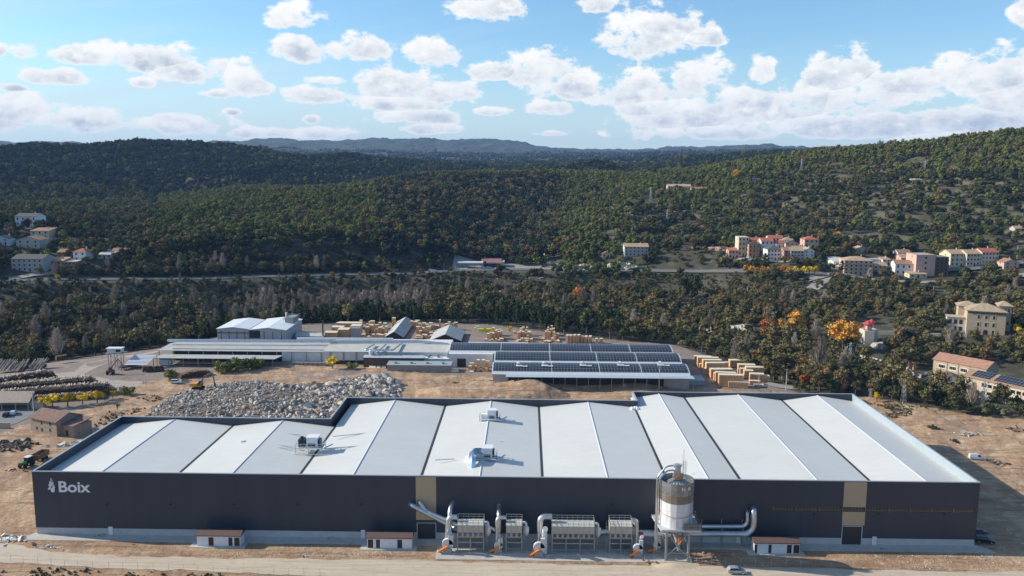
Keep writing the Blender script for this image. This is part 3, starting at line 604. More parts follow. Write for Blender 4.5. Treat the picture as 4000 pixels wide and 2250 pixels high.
# ---------------------------------------------------------------- dust filters
M_FILT = mat('filter_panel', (.50, .44, .36), .5, var=.08, vscale=.6); M_STEEL = mat('frame_steel', (.36, .35, .33), .5, .3); M_PANE = mat('vent_pane', (.14, .15, .22), .15, .4)
def filt(pl, pr, py, nw, label, ladder='r'):
    A = G(pl, py, .12); B = G(pr, py, .12); L = B.x-A.x; y0 = A.y; o = empty('dust_filter', (A.x, A.y, .12), 0, label, 'dust filter', 'steel dust filters on legs along the warehouse front')
    zf = lambda q: FP((pl+pr)/2, q, y0)[1]-.12
    zt, zb, zh = zf(2053+(py-2157)), zf(2099+(py-2157)), zf(2126+(py-2157)); Dp = 3.4
    mb = MB(); mb.box(0, L, 0, Dp, zb, zt); mb.build('body', M_FILT, o)
    mb = MB(); k = nw*1
    for i in range(k+1): x = L*i/k; mb = MB(); mb.box(x-.05, x+.05, -.06, 0, zb+.9, zt); mb.build('rib', M_STEEL, o)
    for i in range(nw):
        x = L*(i+.5)/nw; mb = MB(); mb.add([(x-.36, -.02, zb+.2), (x+.36, -.02, zb+.2), (x+.36, -.30, zb+1.0), (x-.36, -.30, zb+1.0), (x-.36, -.02, zb+1.05), (x+.36, -.02, zb+1.05)], [(0, 1, 2, 3), (3, 2, 5, 4), (0, 3, 4), (1, 5, 2)]); mb.build('vent_pane', M_PANE, o)
    mb = MB(); mb.add([(0, 0, zb), (L, 0, zb), (L, Dp, zb), (0, Dp, zb), (.4, 1.1, zh), (L-.4, 1.1, zh), (L-.4, Dp-1.1, zh), (.4, Dp-1.1, zh)], [(0, 1, 5, 4), (1, 2, 6, 5), (2, 3, 7, 6), (3, 0, 4, 7), (4, 5, 6, 7)]); mb.build('hopper', mat('hopper_grey', (.17, .165, .15), .5, .3), o)
    mb = MB(); mb.tube([(.3, Dp/2, zh-.25), (L-.3, Dp/2, zh-.25)], .28, 10); mb.build('screw_conveyor', M_GALV, o)
    k = max(2, round(L/3.6)) if nw > 3 else 1
    for i in range(k+1):
        x = L*i/k
        for y in (-.03, Dp+.03): mb = MB(); mb.bar((x, y, 0), (x, y, zb+.3), .2); mb.build('leg', M_STEEL, o)
    mb = MB()
    for y in (0, Dp): mb.bar((0, y, zb-.02), (L, y, zb-.02), .16); mb.bar((0, y, .9), (L, y, .9), .1)
    for x in (0, L): mb.bar((x, 0, .6), (x, Dp, zb), .1)
    mb.build('brace', M_STEEL, o)
    mb = MB(); mb.box(-.1, L+.1, -.2, Dp+.2, zt, zt+.12); mb.build('roof', mat('filter_top', (.52, .56, .55), .5), o)
    for i in range(nw*2 if nw > 4 else nw*2):
        for j in range(3):
            x = L*(i+.5)/(nw*2); mb = MB() if (i == 0 and j == 0) else mb; mb.box(x-.27, x+.27, .5+j*.85, 1.2+j*.85, zt+.12, zt+.22)
    mb.build('hatch', mat('hatch_cream', (.70, .68, .60), .6), o)
    mb = MB(); rails(mb, 0, L, -.15, Dp+.15, zt+.12, 1.15, .08, L/nw); mb.build('guardrail', mat('rail_grey', (.42, .42, .40), .5, .3), o)
    mb = MB(); x = L+.55 if ladder == 'r' else -.55
    for q in (-.25, .25): mb.bar((x+q, .9, 0), (x+q, .9, zt+1.0), .06)
    for i in range(int(zt/.45)): mb.bar((x-.25, .9, .4+i*.45), (x+.25, .9, .4+i*.45), .05)
    for i in range(6):
        z = 2.4+i*(zt-1.8)/6; mb.tube([(x+.4*math.cos(t), .5+.45*math.sin(t), z) for t in [math.pi*k/6+math.pi for k in range(7)]], .035, 4)
    mb.build('ladder', M_STEEL, o)
    mb = MB(); xx = L+1.0 if ladder == 'r' else L+.7
    mb.lathe([(0, 0), (.25, .1), (.75, 1.0), (.75, 2.3), (.4, 2.6), (0, 2.7)], (L+.95, 1.9, zb-.6), 12); mb.tube(elbow([(L+.95, 1.9, zb+2.0), (L+.95, 1.9, zb+2.9), (L+.1, 1.9, zb+2.9)], .6), .3, 8); mb.build('cyclone', M_WHITE, o, True)
    return o, zt, zb, L
F1 = filt(1787, 1889, 2156, 5, 'dust filter with five window panes, leftmost of the row by the beige panel')
F2 = filt(1977, 2038, 2157, 3, 'narrowest dust filter with three window panes')
F3 = filt(2156, 2320, 2161, 8, 'longest dust filter with eight window panes in the middle of the row')
F4 = filt(2381, 2467, 2161, 4, 'dust filter with four window panes next to the tall silo', 'l')
def fan(px, py, label, r=1.35, zst=None, left=True):
    p = G(px, py, .12); o = empty('blower_fan', p, 0, label, 'blower', 'blower fans with orange belt guards')
    mb = MB(); mb.add([(-1.1, -.5, 0), (1.3, -.5, 0), (1.3, .9, 0), (-1.1, .9, 0), (-.5, -.4, r*1.0), (.9, -.4, r), (.9, .8, r), (-.5, .8, r)], [(0,1,5,4),(1,2,6,5),(2,3,7,6),(3,0,4,7),(4,5,6,7)]); mb.build('base', M_GREYM, o)
    mb = MB(); c = Vector((.2, 0, r+.75)); prof = [(c.x+r*math.cos(t), c.z+r*math.sin(t)) for t in [2*math.pi*k/24 for k in range(24)]]; mb.ext(prof, -.1, .75); mb.box(c.x+r*.25, c.x+r*1.0, -.1, .75, c.z, c.z+r+.9); mb.build('housing', mat('fan_white', (.62, .62, .62), .5), o, True)
    mb = MB(); a = Vector((-1.9, -.45, .45)); b = Vector((.35, -.45, r+.55)); mb.bar(a, b, .62, .35); mb.build('belt_guard', M_ORANGE, o)
    mb = MB(); mb.tube([(-2.0, .2, .6), (-1.1, .2, .6)], .42, 10); mb.build('motor', mat('motor_teal', (.12, .2, .2), .5), o)
    return o, p, c
fan(1745, 2160, 'blower fan with orange guard at the left end of the equipment pad')
fan(1943, 2159, 'small blower fan with orange guard beside the narrowest dust filter', 1.0)
fan(2102, 2174, 'blower fan with orange guard left of the longest dust filter')
fan(2488, 2175, 'blower fan with orange guard right of the four pane dust filter', 1.15)
fan(2562, 2158, 'blower fan with orange guard under the two tall pipes of the silo', .9)
# ---------------------------------------------------------------- ducts
def duct(name, pts, r, label, rad=1.4, n=12, m=None, cap=False):
    """pts are (picture x, picture y, plane y)"""
    P = [Vector((FP(a, b, c)[0], c, FP(a, b, c)[1])) for a, b, c in pts]; o0 = P[0]
    mb = MB(); mb.tube(elbow([p-o0 for p in P], rad), r, n); o = mb.build(name, m or M_GALV, None, True, loc=o0)
    tag(o, label, 'duct', 'silver air ducts'); return o, P
y1f = G(1787, 2156).y
duct('air_duct', [(1768,1962,YF),(1765,1968,YF-1.0),(1757,2000,y1f+3.4),(1756,2085,y1f+1.6)], .58, 'fat silver duct that rises left of the leftmost dust filter into the dark wall', 1.6)
duct('air_duct', [(1786,2020,y1f+1.8),(1752,2020,y1f+1.8),(1747,2095,y1f+1.2),(1747,2128,y1f+.6)], .6, 'silver elbow duct from the leftmost dust filter down to its blower', 1.5)
duct('exhaust_stack', [(1756,2150,y1f-.3),(1756,2086,y1f-.3),(1756,2082,y1f-1.2)], .55, 'short capped stack over the leftmost blower', .6)
duct('air_duct', [(1949,1972,YF),(1948,1985,YF-.9),(1949,2010,y1f+3),(1949,2095,y1f+2.0)], .5, 'silver duct rising beside the narrowest dust filter into the dark wall', 1.4)
duct('air_duct', [(1976,2022,y1f+1.8),(1942,2022,y1f+1.8),(1942,2090,y1f+1.2),(1942,2135,y1f+.7)], .48, 'silver elbow duct from the narrowest filter down to its blower', 1.3)
duct('exhaust_stack', [(1950,2156,y1f-.3),(1950,2096,y1f-.3),(1950,2092,y1f-1)], .42, 'short capped stack beside the narrowest dust filter', .5)
duct('air_duct', [(2156,2018,y1f+2.0),(2110,2018,y1f+2.0),(2108,2110,y1f+1.2),(2108,2135,y1f+.6)], .72, 'thick silver elbow duct left of the longest dust filter', 1.9)
duct('exhaust_stack', [(2127,2160,y1f-.5),(2127,2074,y1f-.5),(2130,2066,y1f-1.9)], .62, 'tall bent stack over the blower left of the longest dust filter', .9, m=M_WHITE)
duct('air_duct', [(2467,2030,y1f+1.6),(2487,2032,y1f+1.6),(2488,2110,y1f+1.2),(2488,2140,y1f+.6)], .5, 'silver elbow duct right of the four pane dust filter', 1.3)
duct('exhaust_stack', [(2503,2165,y1f-.3),(2503,2102,y1f-.3),(2508,2096,y1f-1.2)], .42, 'short bent stack beside the blower next to the silo', .7, m=M_WHITE)
duct('air_duct', [(1604,1968,YF),(1611,1975,YF-1.3),(1760,2052,YF-2.2),(1787,2066,y1f+2.4)], .6, 'lower of two long silver ducts running down from the left edge of the beige panel', 1.2)
duct('air_duct', [(1638,1957,YF),(1642,1965,YF-1.2),(1662,1995,YF-1.3),(1787,2050,y1f+2.6)], .5, 'upper of two long silver ducts crossing the beige panel', 1.2)
duct('air_duct', [(1891,2052,y1f+2.6),(1905,2056,y1f+3),(1942,2075,y1f+2.6)], .4, 'short sloping duct between the two left dust filters', .8)
duct('air_duct', [(1800,2132,y1f+4.6),(2375,2134,y1f+4.6)], .35, 'low straight duct running behind the legs of the dust filters', .8)
duct('air_duct', [(1900,2143,y1f+3.6),(2530,2148,y1f+3.6)], .22, 'thin low pipe running behind the legs of the dust filters', .8)
duct('air_duct', [(2322,2085,y1f+3.4),(2345,2077,y1f+3.8),(2600,2080,y1f+3.8)], .66, 'thick straight duct running from the longest dust filter towards the silo', 1.0)
duct('air_duct', [(2468,2085,y1f+2.8),(2620,2090,y1f+2.8)], .5, 'white duct under the silo platform', 1.0, m=M_WHITE)
DA, PA = duct('air_duct', [(2920,1996,YF),(2920,2004,YF-1.2),(2919,2056,YF-1.4),(2712,2056,YF-1.4)], .50, 'thinner upper duct of the pair that bends up the wall right of the silo', 2.2)
DB, PB = duct('air_duct', [(2945,1985,YF),(2945,1994,YF-2.0),(2945,2086,YF-2.4),(2600,2084,YF-2.4)], .72, 'thicker lower duct of the pair that bends up the wall right of the silo', 2.8)
for px in (2748, 2826, 2907):
    x, z = FP(px, 2086, YF-2.4); mb = MB(); mb.bar((0, 0, 0), (0, 0, z+1.2), .18); mb.bar((0, 1.4, 0), (0, 1.4, z+2.6), .18); mb.bar((0, -.5, z+.0), (0, 1.4, z+.4), .14); mb.box(-.3, .3, -.3, .3, 0, .05)
    tag(mb.build('duct_support', M_STEEL, loc=(x, YF-2.4+.9, .1)), 'steel post frame carrying the two ducts right of the silo', 'support', 'duct supports')
p = G(2499, 2088, 0); x, z = FP(2499, 2088, y1f+1.8); mb = MB(); mb.box(-.8, .8, -.4, .4, -.4, .5); tag(mb.build('control_box', M_RED, loc=(x, y1f+1.8, z)), 'small red box on the white duct beside the silo', 'box')
mb = MB(); mb.bar((0,0,-z+.1), (0,0,-.4), .12)
# ---------------------------------------------------------------- silo
sp = G(2644.5, 2189, .12); sy = sp.y+3.0; so_ = empty('silo', (sp.x, sy, .12), 0, 'tall round white and galvanised silo on a steel frame with cyclone on top', 'silo')
zq = lambda q, dy=0: FP(2644, q, sy+dy)[1]-.12
R_ = (FP(2709, 2000, sy)[0]-FP(2581, 2000, sy)[0])/2
zP = zq(2069, -R_); zM = zq(1963, -R_); zRg = zq(1940, -R_); zTp = zq(1920, -R_)
def silo_fn(t, geo, b):
    s = t.new('ShaderNodeSeparateXYZ'); t.put(s.inputs[0], geo); an = t.m('ARCTAN2', s.outputs[1], s.outputs[0])
    tier = t.m('FLOOR', t.m('MULTIPLY', s.outputs[2], .42)); k = t.m('ADD', t.m('MULTIPLY', an, 3.5), t.m('MULTIPLY', tier, .5))
    seam = t.rng(t.m('FRACT', k), 0, .05, .55, 1.0); sh = t.m('MULTIPLY', seam, t.rng(t.m('FRACT', t.m('MULTIPLY', s.outputs[2], .42)), 0, .03, .7, 1.0))
    wn = t.new('ShaderNodeTexWhiteNoise', noise_dimensions='2D'); t.put(wn.inputs['Vector'], t.comb(t.m('FLOOR', k), tier, 0.0)); sh = t.m('MULTIPLY', sh, t.rng(wn.outputs[0], 0, 1, .82, 1.03))
    n = t.new('ShaderNodeMix', data_type='RGBA', blend_type='MULTIPLY'); n.inputs[0].default_value = 1; t.put(n.inputs[6], (.76, .76, .76)); t.put(n.inputs[7], t.comb(sh, sh, sh)); return n.outputs[2]
N16 = 18
mb = MB(); mb.lathe([(R_, zP), (R_, zM-.6)], n=N16); tank = mb.build('tank', mat('silo_sheet', fn=silo_fn, rough=.4), so_)
mb = MB(); mb.lathe([(R_+.02, zM-.6), (R_+.02, zM+1.3)], n=N16); mb.build('brown_band', mat('silo_band', (.25, .21, .17), .4, .4, var=.3, vscale=.4), so_)
mb = MB(); mb.lathe([(R_+.03, zM+1.3), (R_+.1, zRg+.3), (R_+.14, zRg+.3), (R_+.14, zTp+1.6), (R_+.06, zTp+1.6), (R_+.06, zTp-.1)], n=N16)
mb.build('crown_ring', mat('ring_galv', (.30, .32, .33), .35, .6, var=.3, vscale=.5), so_)
mb = MB(); mb.lathe([(R_+.03, zTp-.1), (.8, zTp+1.5), (.8, zTp+1.9), (0, zTp+1.9)], n=N16)
rf = mb.build('roof', mat('silo_roof', (.62, .62, .62), .4, .4), so_)
mb = MB()
for k in range(N16): t = 2*math.pi*k/N16; mb.bar((R_*math.cos(t), R_*math.sin(t), zTp+.02), (.8*math.cos(t), .8*math.sin(t), zTp+1.6), .12)
mb.build('rib', M_GREYM, rf)
zC = zq(1812, 0); mb = MB(); mb.lathe([(0, zTp+1.9), (.22, zTp+1.9), (.3, zTp+3.2), (.85, zC-3.6), (.85, zC-.6), (1.0, zC-.5), (1.0, zC-.2), (.5, zC), (0, zC)], (-.1, 0, 0), 14); cy = mb.build('cyclone', mat('cyclone_grey', (.55, .56, .57), .35, .6), so_, True)
mb = MB()
for a, b in ((-.95, -.8), (.95, -.8), (.95, .8), (-.95, .8)): mb.bar((a, b, zTp+1.4), (a, b, zC-2.5), .12)
for z in (zTp+3, zTp+5): mb.box(-1.05, 1.05, -.9, -.8, z, z+.1); mb.box(.95, 1.05, -.9, .9, z, z+.1)
mb.build('cyclone_frame', M_STEEL, so_)
mb = MB(); mb.box(-.5, .4, -1.3, -.7, zTp+2.0, zTp+2.7); mb.build('gear_motor', M_ORANGE, so_)
xa = FP(2561, 2000, sy)[0]-sp.x; xb = FP(2567.5, 2000, sy)[0]-sp.x; zk = zq(1862, 0)
for xx, zz, dz in ((xa, zk, zC-.4), (xb, zk-.8, zC-1.5)):
    mb = MB(); mb.tube(elbow([(xx, -.6, 1.4), (xx, -.6, zz), (-2.6, -.3, dz), (-.1, 0, dz)], 1.0), .2, 8); mb.build('riser_pipe', M_GALV, so_, True)
mb = MB()
for z in np.linspace(3, zk, 9): mb.bar((xa-.3, -.6, z), (xb+.3, -.6, z), .1)
for z in (zP+1, zM): mb.bar((xb, -.6, z), (-R_, -.3, z), .1)
mb.build('pipe_bracket', M_STEEL, so_)
zD = zq(2070, -R_-.3); mb = MB(); mb.prism([(-R_-1.3, R_+1.0), (-R_-.2, -R_-.3), (R_+1.3, -R_-.3), (R_+1.3, R_+1.0)], zP-.5, zP); mb.build('platform', mat('platform_pale', (.55, .55, .55), .5, .2), so_)
mb = MB(); rails(mb, .9, R_+1.3, -R_-.3, -R_+.9, zP, 1.5, .08, .8, 'fr'); mb.box(1.2, R_+1.35, -R_-.34, -R_-.3, zP, zP+1.55); rails(mb, R_+.1, R_+1.3, -R_, R_, zP, 1.3, .07, 1.2, 'rb'); mb.build('guardrail', mat('mesh_grey', (.24, .22, .20), .6, .3), so_)
lx0 = FP(2601, 2180, sp.y)[0]-sp.x; lx1 = FP(2688, 2180, sp.y)[0]-sp.x
for x in (lx0, lx1):
    for y in (-2.9, 3.1): mb = MB(); mb.box(x-.22, x+.22, y-.22, y+.22, 0, zP-.5); mb.box(x-.4, x+.4, y-.4, y+.4, 0, .08); mb.build('leg', M_STEEL, so_)
mb = MB(); zmid = (zP-.5)*.45
for y in (-2.9, 3.1):
    mb.bar((lx0, y, .8), ((lx0+lx1)/2, y, zmid), .16); mb.bar((lx1, y, .8), ((lx0+lx1)/2, y, zmid), .16); mb.bar((lx0, y, zP-.8), ((lx0+lx1)/2, y, zmid), .2); mb.bar((lx1, y, zP-.8), ((lx0+lx1)/2, y, zmid), .2); mb.bar((lx0, y, 1.7), (lx1, y, 1.7), .1)
for x in (lx0, lx1): mb.bar((x, -2.9, .8), (x, 3.1, zP-.8), .14); mb.bar((x, -2.9, 3.2), (x, 3.1, 3.2), .12)
mb.build('brace', M_STEEL, so_)
mb = MB(); mb.lathe([(R_*.55, zP-.5), (.7, zP-2.6), (.5, zP-3.4), (0, zP-3.4)], n=14); mb.tube([(0, 0, zP-3.2), (.5, -1.4, zmid-.6), (.5, -1.6, zmid-1.6)], .45, 10); mb.build('discharge_cone', mat('cone_grey', (.38, .38, .37), .4, .4), so_)
mb = MB(); mb.box(.35, .95, -2.1, -1.7, zmid+.1, zmid+2.0); mb.build('gearbox', M_ORANGE, so_)
mb = MB(); lxx = R_-.9
for q in (-.25, .25): mb.bar((lxx+q, -R_*.72, zP), (lxx+q, -R_*.72, zTp+2.4), .07)
for k in range(30): z = zP+.4+k*.45; mb.bar((lxx-.25, -R_*.72, z), (lxx+.25, -R_*.72, z), .05) if z < zTp+2 else None
for k in range(9): z = zP+2+k*1.4; mb.tube([(lxx+.45*math.cos(t), -R_*.72-.05+.7*math.sin(t), z) for t in [math.pi+math.pi*j/6 for j in range(7)]], .04, 4)
for q in (-.2, .3): mb.bar((1.5+q, .3, zTp+1), (1.5+q, .3, zC+.6), .06)
for k in range(16): z = zTp+1.4+k*.5; mb.bar((1.3, .3, z), (2.2, .3, z), .04) if z < zC+.6 else None
for x in (1.3, 1.8, 2.2): mb.bar((x, .9, zTp+3), (x, .9, zC+.8), .04)
mb.build('ladder', M_STEEL, so_)
mb = MB(); mb.bar((1.3, 0, zTp+1), (1.3, 0, zq(1760, 0)), .07); mb.lathe([(0, 0), (.16, .02), (0, .2)], (1.3, 0, zq(1760, 0)), 6); mb.build('lightning_rod', M_STEEL, so_)
mb = MB(); t_ = [math.pi*1.02+math.pi*.9*k/14 for k in range(15)]; mb.tube([((R_+.1)*math.cos(t), (R_+.1)*math.sin(t), zM-3.2-1.4*math.sin((k)/14*math.pi)*.4) for k, t in enumerate(t_)], .05, 5); mb.build('hose', M_RED, so_)
for k, ch in enumerate('N'):
    me = text_mesh('N', 1.15, .04); me.materials.clear(); me.materials.append(MATS['sign_white']); tt = bpy.data.objects.new('letter', me); COL.objects.link(tt); tt.parent = so_; an = -math.pi/2+.17
    tt.matrix_local = Matrix.Translation(((R_+.2)*math.cos(an)-.35, (R_+.2)*math.sin(an), zTp+.1)) @ Matrix.Rotation(an+math.pi/2, 4, 'Z') @ Matrix.Rotation(math.pi/2, 4, 'X')
mb = MB(); an = -math.pi/2+.55; c = Vector(((R_+.22)*math.cos(an), (R_+.22)*math.sin(an), zTp+.55)); tn = Vector((-math.sin(an), math.cos(an), 0))
mb.add([tuple(c+tn*.42*math.cos(q)+Vector((0, 0, .42*math.sin(q)))) for q in [2*math.pi*k/16 for k in range(16)]], [tuple(range(16))]); mb.build('round_mark', mat('mark_cream', (.72, .68, .52), .5), so_)

# ================================================================ vehicles
def side_extrude(prof, w, inset_top=0.0, z_mid=0.9):
    """car shell: side outline (x, z) given width, the upper part drawn in a little"""
    mb = MB(); n = len(prof); V = []
    for s in (-1, 1):
        for x, z in prof: V.append((x, s*(w/2-(inset_top*(z-z_mid) if z > z_mid else 0)), z))
    mb.add(V, [tuple(range(n)), tuple(range(n, 2*n))[::-1]]+[((i+1) % n, i, n+i, n+(i+1) % n) for i in range(n)]); return mb
def car(loc, rz, col, label, kind='hatch', group=None):
    L = {'hatch': 4.1, 'suv': 4.4, 'van': 4.7}[kind]; W_ = 1.78; h = {'hatch': 1.48, 'suv': 1.65, 'van': 1.85}[kind]
    o = empty('parked_car' if kind != 'van' else 'parked_van', loc, rz, label, 'van' if kind == 'van' else 'car', group); b = L/2
    m = mat('car_%d_%d_%d' % tuple(int(c*99) for c in col), col, .28, .3)
    low = [(-b, .35), (-b-.03, .7), (-b+.1, .92), (-b+.55, .98), (b-1.15, .95), (b-.25, .78), (b, .6), (b, .33)]
    if kind == 'van': low = [(-b, .35), (-b, 1.0), (b-1.3, 1.02), (b-.3, .9), (b, .7), (b, .33)]
    side_extrude(low, W_).build('body', m, o)
    top = {'hatch': [(-b+.1, .92), (-b+.5, h-.05), (-.35, h), (.35, h-.1), (b-1.15, .95)], 'suv': [(-b+.05, .92), (-b+.35, h-.08), (-.6, h), (.45, h-.06), (b-1.2, .95)], 'van': [(-b, 1.0), (-b+.12, h-.06), (.2, h), (.75, h-.12), (b-1.25, 1.02)]}[kind]
    side_extrude(top, W_-.06, .28).build('cabin', m, o)
    gl = [(x*.93+.02, z-.07 if z > 1.1 else z+.06) for x, z in top]
    if kind == 'van': gl = [(.0, 1.06), (.0, h-.15), (.62, h-.2), (b-1.38, 1.06)]
    side_extrude(gl, W_-.02, .28).build('side_window', M_GLASS, o)
    mb = MB(); a, c = top[3], top[4]; w1 = W_/2-.3; mb.add([(a[0]+.1, -w1+.05, a[1]-.02), (a[0]+.1, w1-.05, a[1]-.02), (c[0]-.04, w1+.1, c[1]+.06), (c[0]-.04, -w1-.1, c[1]+.06)], [(0, 1, 2, 3)])
    for v in range(4): mb.v[v] = (mb.v[v][0]+.03, mb.v[v][1], mb.v[v][2]+.03)
    mb.build('windscreen', M_GLASS, o)
    for x in (-b+.8, b-.85):
        for s in (-1, 1):
            mb = MB(); mb.tube([(x, s*(W_/2-.2), .32), (x, s*(W_/2+.02), .32)], .32, 14); wl = mb.build('wheel', M_TIRE, o)
            mb = MB(); mb.tube([(x, s*(W_/2+.02), .32), (x, s*(W_/2+.035), .32)], .2, 10); mb.build('rim', M_GALV, wl)
    for s in (-1, 1):
        mb = MB(); mb.box(b-.12, b+.012, s*.62-.16, s*.62+.16, .62, .74); mb.build('headlight', mat('lamp_glass', (.7, .72, .75), .1), o)
        mb = MB(); mb.box(-b-.02, -b+.06, s*.72-.1, s*.72+.1, .7, .95); mb.build('tail_light', M_RED, o)
    return o
car(G(2877, 2238, .08), 0.0, (.42, .45, .48), 'silver hatchback parked on the pale dirt road at the bottom edge', 'hatch')
car(G(3816, 1791, .05)+Vector((0, 0, hz(*G(3816, 1791).xy))), -.12, (.80, .80, .80), 'small white panel van on the bare soil right of the warehouse', 'van')
car(G(3845, 2118, .05), -.25, (.02, .022, .028), 'black car in the shade beside the right end of the warehouse', 'suv')
car(G(3822, 2086, .05), .1, (.10, .11, .12), 'dark grey car half hidden behind the right corner of the warehouse', 'hatch')
car(G(688, 1502, .05)+Vector((0, 0, hz(*G(688, 1502).xy))), .15, (.80, .80, .80), 'white estate car on the soil between the rock pile and the log yard', 'suv')
car(G(54, 1618, .1), 1.9, (.75, .75, .75), 'white car beside the dark car under the tiled shelter', 'hatch')
car(G(25, 1625, .1), 1.9, (.03, .04, .05), 'dark car left of the white car by the tiled shelter', 'hatch')
for px, py, d_, c_, lb in ((1684, 1060, 0, (.8,.8,.8), 'white jeep left of another white car on the road to the filling station'), (1697, 1062, 0, (.8,.8,.8), 'white car right behind the white jeep on the road to the filling station'), (1911, 1049, 0, (.8,.8,.8), 'white car in front of the red roofed filling station'), (1947, 1057, 0, (.55,.6,.65), 'pale car on the forecourt of the filling station'), (1981, 1056, 0, (.03,.03,.03), 'dark car on the forecourt of the filling station'), (2190, 1060, 0, (.02,.02,.02), 'black car driving below the pale rock cutting'),
    (2926, 1013, 0, (.8,.8,.8), 'white van parked before the cream apartment block'), (3094, 1025, 0, (.7,.7,.7), 'white car below the grey terraced house'), (3781, 1097, 0, (.75,.3,.3), 'reddish white car on the town road'), (3627, 1472, 0, (.5,.5,.55), 'grey car left of a white car by the old tiled factory'), (3655, 1480, 0, (.8,.8,.8), 'white car by the old tiled factory'), (153, 1067, 0, (.7,.7,.7), 'white car under the canopy in the left village'), (3873, 1030, 0, (.6,.6,.65), 'silver car at the foot of the long terrace of houses')):
    p = GT(px, py); car(p+Vector((0, 0, .1)), random.uniform(-.2, .2), c_, lb, 'van' if ' van ' in lb else 'hatch')
# tractor with tipping trailer
tp = G(108, 1822); tp.z = hz(tp.x, tp.y); tr = empty('tractor', tp, -1.75, 'green tractor with white cab roof at the left corner of the warehouse', 'tractor')
M_GREEN = mat('tractor_green', (.03, .12, .04), .4)
mb = MB(); mb.box(.4, 2.6, -.45, .45, .9, 1.7); mb.box(-1.3, .5, -.5, .5, .8, 1.3); mb.build('body', M_GREEN, tr)
mb = MB(); mb.box(-1.2, .5, -.75, .75, 1.3, 2.7); mb.build('cab', M_GLASS, tr)
mb = MB(); mb.box(-1.35, .6, -.85, .85, 2.7, 2.9); mb.build('cab_roof', M_WHITE, tr)
for x, r_, w_ in ((-.8, .95, .55), (1.9, .68, .4)):
    for s in (-1, 1): mb = MB(); mb.tube([(x, s*.75, r_), (x, s*(.75+w_), r_)], r_, 14); mb.build('wheel', M_TIRE, tr)
mb = MB(); mb.box(-1.4, -.3, -1.35, -.75, 1.7, 1.85); mb.box(-1.4, -.3, .75, 1.35, 1.7, 1.85); [mb.box(1.4, 2.4, s*.95-.25, s*.95+.25, 1.4, 1.5) for s in (-1, 1)]; mb.build('mudguard', M_GREEN, tr)
tq = tp+Matrix.Rotation(-1.75, 3, 'Z') @ Vector((-4.9, .3, 0)); tl = empty('tipping_trailer', tq, -1.62, 'brown high sided tipping trailer hitched behind the green tractor', 'trailer')
mb = MB(); mb.add([(-2.8,-1.2,1.1),(2.8,-1.2,1.1),(2.8,1.2,1.1),(-2.8,1.2,1.1),(-2.9,-1.3,2.6),(2.9,-1.3,2.6),(2.9,1.3,2.6),(-2.9,1.3,2.6),(-2.8,-1.2,2.6),(2.8,-1.2,2.6),(2.8,1.2,2.6),(-2.8,1.2,2.6),(-2.7,-1.1,1.3),(2.7,-1.1,1.3),(2.7,1.1,1.3),(-2.7,1.1,1.3)],
       [(3,2,1,0),(0,1,5,4),(1,2,6,5),(2,3,7,6),(3,0,4,7),(4,5,9,8),(5,6,10,9),(6,7,11,10),(7,4,8,11),(8,9,13,12),(9,10,14,13),(10,11,15,14),(11,8,12,15),(12,13,14,15)]); mb.build('tub', mat('trailer_rust', (.22, .14, .07), .7, var=.3), tl)
mb = MB(); mb.box(-2.6, 4.0, -.2, .2, .8, 1.1); mb.build('drawbar', M_GREYM, tl)
for x in (-1.5, .1):
    for s in (-1, 1): mb = MB(); mb.tube([(x, s*.8, .55), (x, s*1.2, .55)], .55, 12); mb.build('wheel', M_TIRE, tl)
# excavator with a rock breaker
ep = G(776, 1531); ep.z = hz(ep.x, ep.y)+1.2; ex = empty('excavator', ep, 0, 'orange and grey excavator with raised arm at the edge of the rock pile', 'excavator')
for s in (-1, 1): mb = MB(); mb.ext([(-2.2, .2), (-1.9, 0), (1.9, 0), (2.2, .2), (2.2, .7), (1.9, .95), (-1.9, .95), (-2.2, .7)], s*1.15-.3, s*1.15+.3); mb.build('track', M_TIRE, ex)
mb = MB(); mb.box(-2.6, 1.3, -1.3, 1.3, 1.1, 1.45); mb.box(-2.6, -.2, -1.3, 1.3, 1.45, 2.4); mb.build('body', mat('digger_orange', (.75, .33, .03), .5), ex)
mb = MB(); mb.box(-3.1, -2.6, -1.25, 1.25, 1.2, 2.2); mb.build('counterweight', M_GREYM, ex)
mb = MB(); mb.box(.1, 1.6, .3, 1.25, 1.45, 3.1); mb.build('cab', M_GLASS, ex)
M_ARM = mat('arm_grey', (.16, .19, .18), .5)
mb = MB(); mb.bar((.8, -.3, 1.8), (2.6, -.3, 5.2), .55, .4); mb.bar((2.6, -.3, 5.2), (6.0, -.3, 6.4), .5, .4); mb.build('boom', M_ARM, ex)
mb = MB(); mb.bar((6.0, -.3, 6.6), (6.7, -.3, 2.6), .42, .36); mb.build('stick', M_ARM, ex)
mb = MB(); mb.bar((6.7, -.3, 2.7), (6.9, -.3, 1.2), .5); mb.bar((6.9, -.3, 1.2), (6.95, -.3, -.2), .16); mb.build('breaker', M_BLACK, ex)
mb = MB(); mb.bar((1.3, -.3, 1.9), (3.6, -.3, 5.0), .18); mb.bar((3.8, -.3, 6.2), (6.1, -.3, 7.0), .16); mb.build('hydraulic_ram', M_GALV, ex)
